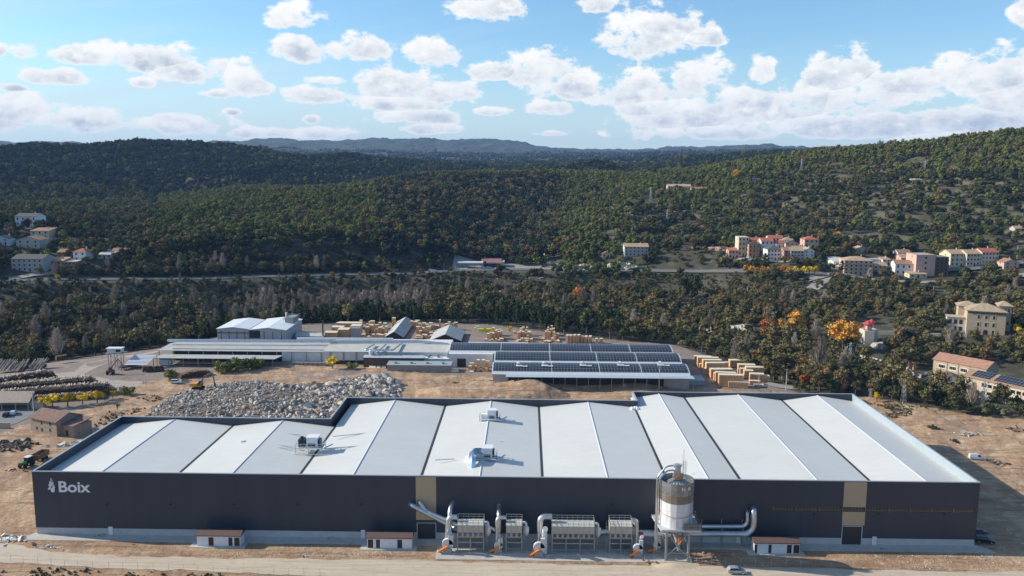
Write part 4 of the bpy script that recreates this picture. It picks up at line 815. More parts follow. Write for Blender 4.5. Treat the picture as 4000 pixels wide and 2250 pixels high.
# ================================================================ rock pile
rock_l = [(560,1640),(590,1590),(690,1545),(760,1522),(850,1508),(940,1490),(1060,1494),(1150,1500),(1250,1503),(1310,1500),(1335,1482),(1400,1474),(1480,1472),(1545,1485),(1562,1530),(1570,1600),(1500,1640),(1200,1680),(700,1680)]
RPOLY = [G(*p) for p in rock_l]
def edge_dist(x, y, P):
    d = np.full(np.shape(x), 1e9)
    for i in range(len(P)):
        a, b = P[i], P[(i+1) % len(P)]; ex_, ey = b.x-a.x, b.y-a.y; t = np.clip(((x-a.x)*ex_+(y-a.y)*ey)/(ex_*ex_+ey*ey), 0, 1)
        d = np.minimum(d, np.hypot(x-a.x-ex_*t, y-a.y-ey*t))
    return d
def rock_h(x, y):
    e = edge_dist(x, y, RPOLY); return np.clip(e/6, 0, 1)*1.3+np.clip(e/20, 0, 1)*1.1*(1+1.6*fbm(x/14, y/14, 3))
def stone_fn(t, geo, b):
    r = t.new('ShaderNodeObjectInfo').outputs['Random']; n = t.new('ShaderNodeValToRGB'); t.put(n.inputs[0], r)
    cr = n.color_ramp; cr.elements[0].color = (.20, .18, .16, 1); cr.elements[1].color = (.50, .42, .32, 1)
    for p_, c_ in ((.25, (.33, .28, .24)), (.45, (.45, .43, .41)), (.62, (.36, .25, .17)), (.8, (.60, .55, .48))): e = cr.elements.new(p_); e.color = (*c_, 1)
    return n.outputs[0]
M_STONE = mat('quarry_stone', fn=stone_fn, rough=.95, var=.15, vscale=2, bump=.3, bscale=3)
RMESH = []
for k in range(6):
    bm = bmesh.new(); r = random.Random(k+5)
    for i in range(16): v = Vector((r.gauss(0, 1), r.gauss(0, 1), r.gauss(0, 1))).normalized(); bm.verts.new((v.x*r.uniform(.45, .62), v.y*r.uniform(.36, .5), v.z*r.uniform(.28, .42)))
    bmesh.ops.convex_hull(bm, input=bm.verts); bmesh.ops.delete(bm, geom=[v for v in bm.verts if not v.link_faces], context='VERTS')
    me = bpy.data.meshes.new('boulder'); bm.to_mesh(me); bm.free(); me.materials.append(M_STONE); RMESH.append(me)
xs = [p.x for p in RPOLY]; ys = [p.y for p in RPOLY]; nr = 12500
rx = rng.uniform(min(xs), max(xs), nr); ry = rng.uniform(min(ys), max(ys), nr); m = inpoly(rx, ry, RPOLY) & ((ry > YB1+3) | (rx < XL-2)) & ~((rx > X1-2) & (ry < YB2+2)); rx, ry = rx[m], ry[m]
wig = vnoise(rx/4, ry/4)*2; m = edge_dist(rx, ry, RPOLY) > .3+wig; rx, ry = rx[m], ry[m]
rz_ = hza(rx, ry)+rock_h(rx, ry); rs = np.clip(rng.lognormal(0.1, .50, len(rx)), .5, 4.0)*(.6+.7*np.clip(vnoise(rx/9+3, ry/9)+.5, 0, 1))*np.clip((rx+112)/30, .6, 1)
# the heap the boulders lie on
gx, gy = np.meshgrid(np.linspace(min(xs)-1, max(xs)+1, 150), np.linspace(min(ys)-1, max(ys)+1, 110), indexing='ij')
gh = np.where(inpoly(gx, gy, RPOLY), rock_h(gx, gy), -.8)-.15
hp = grid_mesh('rubble_heap', gx, gy, hza(gx, gy)+gh+rng.uniform(-.15, .15, gx.shape), mat('rubble_fines', (.17, .13, .10), .95, var=.35, vscale=1.2, bump=.6, bscale=2)); tag(hp, 'crushed stone filling the heap under the boulders', 'rubble', kind='stuff')
order = np.argsort(-rs/np.hypot(rx, ry)); big = order[:300]; rest = order[300:]
RSRC = {}
for i in big:
    k = int(rng.integers(0, 6)); o = bpy.data.objects.new('boulder', RMESH[k]); COL.objects.link(o); o.location = (rx[i], ry[i], rz_[i]+rs[i]*.1); o.rotation_euler = (random.uniform(-.5, .5), random.uniform(-.5, .5), random.uniform(0, 6.28)); s_ = float(rs[i]); o.scale = (s_, s_, s_); RSRC.setdefault(k, o)
    ux, uy = rx[i], ry[i]; zn = ('near the excavator' if ux < -78 and uy > 275 else 'at the left tip of the pile' if ux < -86 else 'close behind the left parapet of the warehouse' if uy < 262 else 'on the far side of the pile facing the sawmill' if uy > 292 else 'at the right end of the pile by the earth heap' if ux > -48 else 'in the middle of the rock pile')
    tag(o, ('very large' if s_ > 2.3 else 'large' if s_ > 1.8 else 'medium')+' broken boulder '+zn, 'boulder', 'boulders '+zn)

# ================================================================ old works behind
M_OLDR = mat('fibre_cement_roof', (.42, .42, .40), .8, var=.12, vscale=.25); M_OLDR2 = mat('light_worn_roof', (.50, .49, .44), .8, var=.12, vscale=.3); M_OLDW = mat('white_wall', (.66, .65, .64), .8, var=.10, vscale=.4)
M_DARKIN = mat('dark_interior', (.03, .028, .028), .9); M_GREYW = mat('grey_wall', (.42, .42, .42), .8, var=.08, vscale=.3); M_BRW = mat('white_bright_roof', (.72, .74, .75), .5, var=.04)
def H(py, d): return CH+ray(2000, py).z/math.hypot(*ray(2000, py).xy)*d
def gp(px, py, z=0): return G(px, py, z)
def lbox(name, px0, px1, py, yback, zt, m, parent=None, z0=-.5):
    a, b = gp(px0, py), gp(px1, py); mb = MB(); mb.box(a.x, b.x, a.y, a.y+yback, z0, zt); return mb.build(name, m, parent)
# long open sided sawmill shed
yA = gp(900, 1434).y; sm = empty('sawmill_shed', (gp(613,1434).x, yA, 0), 0, 'long open sided sawmill shed with pale grey roof and lower canopy in front', 'shed')
ox, oy = sm.location.x, sm.location.y
def lp(px, py, z): p = G(px, py, z); return p
yE = yA+9; zE = FP(900, 1371, yE)[1]; zRg_ = FP(900, 1343, yE+15)[1]
xa_, xb_ = FP(613, 1371, yE)[0]-ox, FP(1262, 1373, yE)[0]-ox
mb = MB(); mb.ext([(9, zE), (24, zRg_), (40, zRg_-2), (40, zRg_-2.25), (24, zRg_-.25), (9, zE-.25)], xa_, xb_, 'x'); mb.build('roof', M_OLDR, sm)
mb = MB(); mb.box(FP(1101,1400,yE)[0]-ox, xb_, 9.3, 9.8, 0.9, zE-.1); mb.build('wall', M_OLDW, sm)
mb = MB(); mb.box(xa_+6, xb_-.3, 12, 12.4, 0, zE+.2); mb.box(FP(1101,1400,yE)[0]-ox+.3, xb_-.4, 10, 10.3, 0, zE-.5); mb.build('back_wall_or_shade', M_DARKIN, sm)  # dark sheets stand in for the shade inside the open shed
zC0 = FP(900, 1401, yA)[1]; zC1 = FP(900, 1386, yA+8)[1]; xc0, xc1 = FP(588,1401,yA)[0]-ox, FP(1072,1401,yA)[0]-ox
mb = MB(); mb.add([(xc0, 0, zC0), (xc1, 0, zC0), (xc1+1.6, 8, zC1), (xc0+2.4, 8, zC1), (xc0, 0, zC0-.2), (xc1, 0, zC0-.2), (xc1+1.6, 8, zC1-.2), (xc0+2.4, 8, zC1-.2)], [(0,1,2,3),(4,7,6,5),(0,4,5,1),(1,5,6,2),(2,6,7,3),(3,7,4,0)]); mb.build('canopy', M_OLDR, sm)
for k in range(9): x = xc0+1+(xc1-xc0-2)*k/8; mb = MB(); mb.bar((x, .5, 0), (x, .5, zC0-.1), .25); mb.build('post', M_GREYM, sm)
for k in range(12): x = xa_+1+(xb_-xa_-2)*k/11; mb = MB(); mb.bar((x, 9.1, 0), (x, 9.1, zE-.2), .3); mb.build('post', M_GREYM, sm)
mb = MB(); a = FP(621,1403,yA+1)[0]-ox; mb.box(a, a+5.2, 1, 3.5, .3, 2.9); mb.build('site_cabin', M_OLDW, sm)
for k in range(16):                        # sawn timber and bins under the roof edge
    x = gp(random.uniform(1080, 1250), 1420).x; mb = MB(); w_ = random.uniform(1.2, 2.2); mb.add([(-w_/2, 0, 0), (w_/2, 0, 0), (w_/2, 1.4, 0), (-w_/2, 1.4, 0), (-w_/2-.2, -.2, 1.2), (w_/2+.2, -.2, 1.2), (w_/2+.2, 1.6, 1.2), (-w_/2-.2, 1.6, 1.2)], [(0,1,5,4),(1,2,6,5),(2,3,7,6),(3,0,4,7),(4,5,6,7),(3,2,1,0)]); tag(mb.build('metal_bin', M_GREYM, loc=(gp(1000+18*k, 1424).x, yA+5.5, 0)), 'open metal bin standing in the shade along the sawmill wall', 'bin', 'bins along the sawmill wall')
# pale roofed production hall
ph_ = empty('production_hall', (gp(1262,1420).x, yA+8.5, 0), 0, 'long low production hall with worn pale roof, pipes on top and small windows', 'hall'); ox, oy = ph_.location.x, ph_.location.y
yE = oy; zE = FP(1500, 1375, yE)[1]; zr = FP(1500, 1343, yE+15)[1]; x1 = FP(1749,1377,yE)[0]-ox
mb = MB(); mb.ext([(0, zE), (15, zr), (32, zr-2), (32, zr-2.2), (15, zr-.2), (0, zE-.2)], 0, x1, 'x'); mb.build('roof', M_OLDR2, ph_)
mb = MB(); mb.box(0, x1-.2, .3, 30, 0, zE-.2); mb.build('wall', M_OLDW, ph_)
for px in (1291, 1342, 1392): mb = MB(); x = FP(px,1400,yE)[0]-ox; mb.box(x-.4, x+.4, .1, .29, 1.2, zE-.2); mb.build('shutter', M_GREYM, ph_)
for px in (1507, 1565, 1587, 1614, 1680, 1712): mb = MB(); x = FP(px,1382,yE)[0]-ox; mb.box(x-.5, x+.5, .2, .28, zE-2.1, zE-1.2); mb.build('window', M_GLASS, ph_)
mb = MB(); x = FP(1290, 1400, yE)[0]-ox; mb.box(x-1, x+36*1.0, .2, .29, 0, 1.6); mb.build('loading_bay', M_DARKIN, ph_)
def pipe_on(name, pts, r, label, m=M_GALV):
    P = [G(a, b, z) for a, b, z in pts]; mb = MB(); o0 = P[0]; mb.tube(elbow([p-o0 for p in P], 1.2), r, 8); tag(mb.build(name, m, None, True, loc=o0), label, 'pipe', 'pipes over the old works')
zt_ = zr+.6
pipe_on('roof_duct', [(655,1330,zt_+.5),(1290,1333,zt_+.5)], .75, 'thick grey duct running over the ridge of the sawmill shed')
pipe_on('roof_duct', [(1290,1334,zt_+.3),(1640,1334,zt_+.3),(1752,1345,zt_-.6)], .7, 'thick grey duct running over the ridge of the production hall')
pipe_on('roof_duct', [(1160,1322,zt_+1.0),(1535,1324,zt_+1.0)], .5, 'white pipe behind the grey ridge duct', M_WHITE)
pipe_on('roof_duct', [(1462,1345,zt_),(1425,1367,zE+1.4),(1535,1368,zE+1.4),(1570,1340,zt_)], .42, 'silver pipe loop lying on the worn pale roof')
pipe_on('roof_duct', [(1508,1345,zt_),(1478,1372,zE+1)], .42, 'short silver pipe crossing the pipe loop on the pale roof')
mb = MB(); p = G(1448, 1380, zE); mb.lathe([(.1, -1), (.9, 0), (.9, 1.2), (.3, 1.6), (0, 1.6)], n=10); mb.tube([(0,0,1),(1.6,0,1.2),(3.2,.3,-1.2)], .5, 8); tag(mb.build('roof_blower', M_WHITE, None, True, loc=p), 'white blower and elbow at the front edge of the worn pale roof', 'blower')
# low annexes in front of the hall
def flat_block(name, px0, px1, py, ptop_f, ptop_b, mw, mr, label, cat, z0=0, win=0, vents=0):
    a, b = gp(px0, py), gp(px1, py); zt = FP((px0+px1)/2, ptop_f, a.y)[1]; o = empty(name, (a.x, a.y, 0), 0, label, cat); L = b.x-a.x
    yb = (G((px0+px1)/2, ptop_b, zt+.3).y-a.y); mb = MB(); mb.box(0, L, 0, yb, -.4, zt-.15); mb.build('wall', mw, o)
    mb = MB(); mb.add([(-.2, -.3, zt-.15), (L+.2, -.3, zt-.15), (L+.2, yb+.1, zt+.15), (-.2, yb+.1, zt+.15), (-.2, -.3, zt), (L+.2, -.3, zt), (L+.2, yb+.1, zt+.3), (-.2, yb+.1, zt+.3)], [(3,2,1,0),(4,5,6,7),(0,1,5,4),(1,2,6,5),(2,3,7,6),(3,0,4,7)]); mb.build('roof', mr, o)
    for k in range(win): x = L*(k+.5)/win; mb = MB(); mb.box(x-.5, x+.5, -.05, -.004, zt*.4, zt*.4+1.1); mb.build('window', M_GLASS, o)
    for k in range(vents): x = L*(k+.5)/vents; mb = MB(); mb.box(x-.55, x+.55, yb*.3, yb*.3+1.0, zt+.1, zt+.9); mb.build('roof_vent', M_GREYM, o)
    return o, L, yb, zt
M_TEAL = mat('teal_grey_roof', (.33, .40, .40), .5, var=.05)
flat_block('translucent_shed', 1420, 1655, 1435, 1397, 1387, mat('dark_wood_wall', (.10, .07, .05), .9, var=.2), mat('clear_sheet', (.48, .50, .52), .3, var=.25, vscale=.6), 'dark timber shed with cloudy translucent sheet roof before the production hall', 'shed')
flat_block('white_topped_store', 1656, 1768, 1432, 1401, 1390, M_OLDW, M_BRW, 'small store with a bright white flat roof beside the translucent roofed shed', 'shed', vents=3)
flat_block('office_block', 1512, 1762, 1452, 1426, 1410, mat('taupe_wall', (.30, .26, .24), .8, var=.1, vscale=.4), M_TEAL, 'low taupe block with teal grey roof and four roof vents', 'building', vents=4, win=0)
# white works building with two gables
def gable(name, px0, px1, pyb, pe, pa, depth, mw, mr, label, cat, z0=0.0, rz=0, axis='y', over=.4, parts=(), grp=None):
    """gabled house: ridge runs away from us (axis y) or across (axis x)"""
    a, b = G(px0, pyb, z0), G(px1, pyb, z0); L = b.x-a.x; ze = FP((px0+px1)/2, pe, a.y)[1]-z0; za = FP((px0+px1)/2, pa, a.y+(0 if axis == 'y' else depth/2))[1]-z0
    o = empty(name, (a.x, a.y, z0), rz, label, cat, grp)
    if axis == 'y':
        mb = MB(); mb.ext([(0, -3), (L, -3), (L, ze-.05), (L/2, za-.05), (0, ze-.05)], 0, depth); mb.build('wall', mw, o)
        mb = MB(); mb.ext([(-over, ze-.25), (-over, ze), (L/2, za+.2), (L+over, ze), (L+over, ze-.25), (L/2, za-.04)], -over, depth+over); r = mb.build('roof', mr, o)
    else:
        mb = MB(); mb.ext([(0, -3), (depth, -3), (depth, ze-.05), (depth/2, za-.05), (0, ze-.05)], 0, L, 'x'); mb.build('wall', mw, o)
        mb = MB(); mb.ext([(-over, ze-.25), (-over, ze), (depth/2, za+.2), (depth+over, ze), (depth+over, ze-.25), (depth/2, za-.04)], -over, L+over, 'x'); r = mb.build('roof', mr, o)
    return o, L, ze, za
def wins(o, L, zs, n, w_=1.0, h=1.2, skip=(), m=None, dy=0, frame=None, x0=0, name='window'):
    for z in zs:
        for k in range(n):
            if (k, z) in skip: continue
            x = x0+L*(k+.5)/n; mb = MB(); mb.box(x-w_/2, x+w_/2, dy-.06, dy-.004, z, z+h); wn = mb.build(name, m or M_GLASS, o)
            if frame: mb = MB(); mb.box(x-w_/2-.12, x+w_/2+.12, dy-.12, dy-.062, z-.16, z-.01); mb.build('sill', frame, wn)
g1, L1, e1, a1 = gable('white_works', 850, 975, 1336, 1284, 1278, 26, M_GREYW, M_BRW, 'white works with low gabled metal roof behind the sawmill shed', 'building')
mb = MB()
for k in range(4): x = L1*(k+.5)/4; mb.box(x-.12, x+.12, -.12, 0, 0, e1-1)
mb.box(-.2, L1, -.3, -.05, e1-2.3, e1-2); mb.build('pipe_rack', M_BLACK, g1)
g2, L2, e2, a2 = gable('white_annex', 976, 1120, 1338, 1288, 1281, 31, M_GREYW, M_BRW, 'wide white annex with flat looking metal roof joined to the gabled works', 'building')
mb = MB(); mb.box(-.2+.3, 5.4, -.1, -.02, e2-4.4, e2-.5); mb.build('dark_opening', M_DARKIN, g2)
mb = MB()
for k in range(3): x = L2*(.4+.24*k); mb.box(x-.12, x+.12, -.12, 0, 0, e2-1)
mb.build('pipe_rack', M_BLACK, g2)
mb = MB(); mb.box(L2*.72, L2*.96, 17, 27, a2-1, a2+2.2); rails(mb, L2*.7, L2, 16, 28, a2+.4, 2.2, .12, 2.5); mb.build('roof_plant', M_GREYM, g2)
mb = MB(); mb.lathe([(.5, a2-1), (.5, a2+4.5), (.6, a2+4.6), (0, a2+4.6)], (L2*.72, 20, 0), 10); mb.build('chimney', mat('cream_flue', (.7, .66, .5), .6), g2)
gable('small_pale_shed', 1156, 1264, 1325, 1313, 1300, 10, M_OLDW, M_OLDR2, 'small pale roofed shed right of the white works', 'shed', axis='x')
p = gp(1262, 1325); mb = MB(); mb.lathe([(.45, 0), (.4, 9.3), (.5, 9.4), (.5, 9.9), (0, 9.9)], n=10); mb.lathe([(.7,0),(.7,.6),(0,.6)], n=10); tag(mb.build('flue_pipe', mat('flue_dark', (.06, .055, .05), .6, .4), None, True, loc=p), 'slim dark chimney pipe beside the small pale shed', 'chimney')
p = gp(1388, 1328); mb = MB(); mb.box(-2.2, 2.2, 0, 3, 1, 6); mb.box(-2.35, 2.35, -.1, 3.1, 6, 6.2); mb.bar((-2, .2, 0), (-2, .2, 1), .2); mb.bar((2, .2, 0), (2, .2, 1), .2); tag(mb.build('grey_tank_housing', M_GREYM, loc=p), 'square grey plant housing behind the white pipe', 'housing')
gable('yard_canopy', 1505, 1575, 1326, 1316, 1296, 44, M_DARKIN, M_OLDR, 'long grey gabled canopy pointing away into the lumber yard', 'canopy')
gable('wide_canopy', 1680, 1800, 1342, 1330, 1306, 26, M_DARKIN, M_OLDR, 'wide grey gabled canopy left of the empty part of the lumber yard', 'canopy')
flat_block('pale_lean_to', 1830, 2062, 1345, 1341, 1336, M_OLDW, M_OLDR2, 'narrow pale lean to roof behind the solar halls', 'shed')
# halls with solar roofs: three shells one behind the other
M_SHELL = mat('shell_white', (.60, .62, .63), .5, var=.04)
def solar_fn(nx, ny):
    def fn(t, geo, b):
        s = t.new('ShaderNodeSeparateXYZ'); t.put(s.inputs[0], geo)
        gx_ = t.m('FRACT', t.m('MULTIPLY', s.outputs[0], 1/nx)); gy_ = t.m('FRACT', t.m('MULTIPLY', s.outputs[1], 1/ny))
        l = t.m('MAXIMUM', t.m('LESS_THAN', gx_, .075), t.m('LESS_THAN', gy_, .055))
        wn = t.new('ShaderNodeTexWhiteNoise', noise_dimensions='2D'); t.put(wn.inputs['Vector'], t.comb(t.m('FLOOR', t.m('MULTIPLY', s.outputs[0], 1/nx)), t.m('FLOOR', t.m('MULTIPLY', s.outputs[1], 1/ny)), 0.0))
        c = t.mix(wn.outputs[0], (.010, .012, .020), (.017, .020, .032)); b.inputs['Coat Weight'].default_value = 0.0
        t.put(b.inputs['Roughness'], t.rng(l, 0, 1, .34, .6)); return t.mix(l, c, (.30, .31, .34))
    return fn
M_SOLAR = mat('solar_cells', fn=solar_fn(1.3, 2.0), rough=.2)
def shell(xl_f, xr_f, py_f, xl_b, py_b, zeave, rise, label, cuts, y0=None):
    a = G(xl_f, py_f, zeave); b = G(xr_f, py_f, zeave); y0 = a.y; y1 = G(xl_b, py_b, zeave).y if isinstance(py_b, (int, float)) else py_b; dp = y1-y0
    o = empty('solar_hall', (a.x, y0, 0), 0, label, 'hall', 'solar roofed halls'); L = b.x-a.x; n_ = 12
    prof = [(dp*(k/n_), zeave+rise*math.sin(math.pi*k/n_)**.9) for k in range(n_+1)]
    mb = MB(); mb.ext([(0, zeave-.25)]+prof+[(dp, zeave-.25)], 0, L, 'x'); mb.build('roof', M_SHELL, o, True)
    mb = MB(); mb.box(.4, L-.4, .5, dp-.3, -.5, zeave-.2); mb.build('wall', M_GREYW, o)
    xs_ = [0.25]+[G(c, py_f, zeave).x-a.x for c in cuts]+[L-.3]
    for i in range(len(xs_)-1):
        u0, u1 = xs_[i]+.22, xs_[i+1]-.22
        for (f0, f1) in ((.09, .27), (.285, .60)):
            mb = MB(); m_ = 6; V = []
            for k in range(m_+1):
                t = f0+(f1-f0)*k/m_; y = dp*t; z = zeave+rise*math.sin(math.pi*t)**.9+.10; V += [(u0, y, z), (u1, y, z)]
            mb.add(V, [(2*k, 2*k+1, 2*k+3, 2*k+2) for k in range(m_)]); mb.build('solar_array', M_SOLAR, o)
    return o, L, dp, a
S3, L3, D3, A3 = shell(1921, 2692, 1461, 1928, 1419.5, 5.5, 2.4, 'nearest solar hall with pale patches and vents along its roof', (2155, 2342, 2505))
S2, L2_, D2, A2 = shell(1929, 2661, 1419, 1929, 1378.5, 5.8, 2.6, 'middle of the three solar halls with two panel fields deep', (2148, 2332, 2487))
S1, L1_, D1, A1 = shell(1752, 2626, 1378, 1757, 1342, 6.0, 2.2, 'farthest and longest of the three solar halls', (1955, 2147, 2308, 2460))
for px in (2028, 2128, 2278, 2425, 2582):
    q = G(px, 1432, 7.3); y = q.y-A3.y; x = q.x-A3.x; t = y/D3; z = 5.5+2.4*math.sin(math.pi*t)**.9+.22
    mb = MB(); mb.cbox((x, y, z), (2.7, 2.6, .12)); mb.cbox((x+2.4, y-.6, z-.1), (2.2, 1.6, .12)); mb.build('roof_patch', M_OLDW, S3)
    mb = MB(); mb.box(x-1.2, x-.4, y+.4, y+1.2, z, z+1.0); mb.tube([(x-.8, y+.8, z+1), (x-.1, y+.5, z+1.2), (x+.3, y+.4, z+.8)], .3, 8); mb.build('roof_vent', M_WHITE, S3)
p0 = G(1975, 1472, 5.4); p1 = G(2712, 1475, 5.4); mb = MB(); mb.add([(0, 0, 0), (p1.x-p0.x, 0, 0), (p1.x-p0.x-.3, 4.5, .12), (0, 4.5, .12), (0, 0, -.15), (p1.x-p0.x, 0, -.15), (p1.x-p0.x-.3, 4.5, -.03), (0, 4.5, -.03)], [(0,1,2,3),(7,6,5,4),(0,4,5,1),(1,5,6,2),(3,7,4,0)]); cn = empty('front_canopy', (p0.x, p0.y, 5.4), 0, 'pale blue strip canopy along the foot of the nearest solar hall', 'canopy')
cn_ = mb.build('roof', mat('pale_blue_sheet', (.42, .50, .54), .4, var=.05), cn)
for k in range(17): x = (p1.x-p0.x-1)*k/16+.5; mb = MB(); mb.bar((x, .3, -5.4), (x, .3, -.1), .18); mb.build('post', M_GREYM, cn)
mb = MB(); mb.box(1, p1.x-p0.x-12, 4.0, 4.3, -5.6, -.1); mb.build('back_wall_or_shade', M_DARKIN, cn)  # near-black sheet paints the shade under the canopy
gable('end_annex', 2640, 2750, 1503, 1485, 1478, 8, M_GREYW, M_OLDR, 'small grey annex at the right end of the nearest solar hall', 'shed', axis='x')
# white wall with dark gate, where pallets stand
a = gp(1752, 1433); b = gp(1925, 1433); gw = empty('gate_wall', (a.x, a.y, 0), 0, 'white wall with large dark gate left of the solar halls', 'wall'); L = b.x-a.x; zt = FP(1840, 1383, a.y)[1]; mb = MB(); mb.box(0, L, 0, 14, 0, zt); mb.build('wall', M_OLDW, gw); x0 = gp(1786, 1433).x-a.x; x1 = gp(1820, 1433).x-a.x; mb = MB(); mb.box(x0, x1, -.1, -.01, 0, 3.9); mb.build('gate', M_DARKIN, gw)
# ---------------------------------------------------------------- timber
def wood_fn(t, geo, b):
    s = t.new('ShaderNodeSeparateXYZ'); t.put(s.inputs[0], geo); r = t.new('ShaderNodeObjectInfo').outputs['Random']
    f = t.rng(t.m('FRACT', t.m('MULTIPLY', s.outputs[2], 2.2)), 0, .25, .55, 1.0); g = t.rng(t.m('FRACT', t.m('MULTIPLY', t.m('ADD', s.outputs[0], s.outputs[1]), .82)), 0, .12, .6, 1.0)
    f = t.m('MULTIPLY', t.m('MULTIPLY', f, g), t.rng(t.noise(geo, 2.0, 3), .3, .7, .8, 1.15)); c = t.mix(r, (.78, .49, .25), (.66, .36, .17))
    n = t.new('ShaderNodeMix', data_type='RGBA', blend_type='MULTIPLY'); n.inputs[0].default_value = 1; t.put(n.inputs[6], c); t.put(n.inputs[7], t.comb(f, f, f)); return n.outputs[2]
M_WOOD = mat('sawn_timber', fn=wood_fn, rough=.8); M_WTOP = mat('pale_timber_top', (.74, .64, .47), .8, var=.12, vscale=1.5)  # one wood in two tones: shaded orange sides, sunlit pale tops
SMESH = {}
def stack_mesh(w_, d_, h):
    k = (round(w_*2)/2, round(d_*2)/2, round(h*1.2)/1.2); w_, d_, h = max(k[0], 1), max(k[1], 1), max(k[2], .8)
    if k not in SMESH:
        mb = MB(); n_ = max(1, round(h/1.2)); hh = h/n_
        nx = max(1, round(w_/1.2))
        for j in range(n_):
            for i in range(nx):
                e = random.uniform(-.08, .08); mb.box(-w_/2+w_*i/nx+.04, -w_/2+w_*(i+1)/nx-.04, -d_/2+e, d_/2+e, hh*j+.12, hh*(j+1)-.03)
            mb.box(-w_/2+.1, w_/2-.1, -d_/2+.2, -d_/2+.35, hh*j, hh*j+.12); mb.box(-w_/2+.1, w_/2-.1, d_/2-.35, d_/2-.2, hh*j, hh*j+.12)
        m1 = mb.mesh('packs', M_WOOD); mb = MB()
        for i in range(nx): mb.box(-w_/2+w_*i/nx+.02, -w_/2+w_*(i+1)/nx-.02, -d_/2-.03, d_/2+.03, h-.03, h+.05)
        SMESH[k] = (m1, mb.mesh('sunlit_top', M_WTOP))  # top layer carries the sunlight on the stack as a paler colour
    return SMESH[k]
def stack(px, py, wpx, hpx, dm, label, grp='timber stacks in the lumber yard', rz=0.0, z0=0):
    p = G(px, py, z0); sc_ = FPX/(p-Vector((0, 0, CH))).dot(FW); m1, m2 = stack_mesh(wpx/sc_, dm, hpx/sc_*1.02-.0)
    o = empty('timber_stack', p+Vector((0, dm/2, 0)), rz, label, 'timber stack', grp)
    for nm, m in (('packs', m1), ('sunlit_top', m2)): c = bpy.data.objects.new(nm, m); COL.objects.link(c); c.parent = o
    return o
def row(px0, px1, py0, py1, n_, w0, h0, dm, label, jit=6, hj=.45, **k):
    for i in range(n_):
        t = (i+.5)/n_; stack(px0+(px1-px0)*t+random.uniform(-jit, jit), py0+(py1-py0)*random.random(), w0*random.uniform(.75, 1.3), h0*random.uniform(1-hj, 1+hj), dm, label, rz=random.uniform(-.05, .05), **k)
# big block left of the chimney pipe, then the ragged rows from left to right
for a in ((1292,1324,48,22,5),(1340,1318,46,30,6),(1388,1310,40,36,6),(1365,1286,96,22,5),(1318,1296,48,16,5),(1350,1268,80,8,4)): stack(*a[:4], a[4], 'broad orange brown timber stack in the large block beside the chimney pipe')
row(1415, 1520, 1318, 1322, 6, 12, 12, 2.4, 'low stepped timber stack left of the long canopy'); row(1425, 1512, 1298, 1306, 7, 12, 20, 2.4, 'tall stepped timber stack left of the long canopy'); row(1450, 1515, 1282, 1288, 5, 14, 20, 2.4, 'timber stack behind the stepped stacks left of the long canopy')
row(1408, 1460, 1276, 1284, 4, 10, 22, 2.2, 'slender timber stack at the far edge of the yard left of the long canopy'); row(1528, 1640, 1272, 1284, 8, 14, 22, 2.4, 'timber stack at the far edge behind the long canopy')
row(1645, 1700, 1284, 1290, 4, 13, 20, 2.4, 'timber stack at the far edge between the two canopies'); row(1700, 1712, 1283, 1284, 1, 22, 20, 2.6, 'dark timber stack alone at the far edge behind the wide canopy'); row(1716, 1728, 1285, 1286, 1, 9, 26, 2.2, 'single tall slender stack at the far edge')
row(1735, 1782, 1284, 1290, 5, 11, 22, 2.2, 'timber stack at the right end of the far row'); row(1745, 1782, 1300, 1305, 4, 13, 12, 2.4, 'low timber stack before the right end of the far row')
row(1620, 1685, 1320, 1325, 8, 14, 10, 2.4, 'low timber stack piled before the wide canopy'); row(1622, 1684, 1304, 1312, 7, 13, 22, 2.4, 'timber stack in the pyramid between the two canopies'); row(1630, 1680, 1293, 1298, 4, 12, 20, 2.2, 'timber stack on the back of the pyramid between the canopies')
for c, lb in ((1932, 'first'), (2045, 'second'), (2152, 'third')):
    row(c-34, c+36, 1334, 1340, 10, 10, 9, 2.2, 'low timber stack at the foot of the %s ragged heap behind the solar halls' % lb); row(c-26, c+34, 1322, 1330, 8, 10, 24, 2.2, 'timber stack inside the %s ragged heap behind the solar halls' % lb); row(c-10, c+18, 1308, 1314, 4, 9, 24, 2.0, 'timber stack topping the %s ragged heap behind the solar halls' % lb)
for i, px in enumerate((2217, 2230, 2245, 2261, 2275, 2290, 2306)): stack(px, 1342-i*.4, 12, 33-i*1.5, 3.2, 'tall pale timber stack, number %d from left in the straight row behind the halls' % (i+1), 'straight row of tall timber stacks', rz=-.25)
for px in (2331, 2349): stack(px, 1342, 11, 16, 2, 'short timber stack right of the straight tall row', 'pair of short timber stacks')
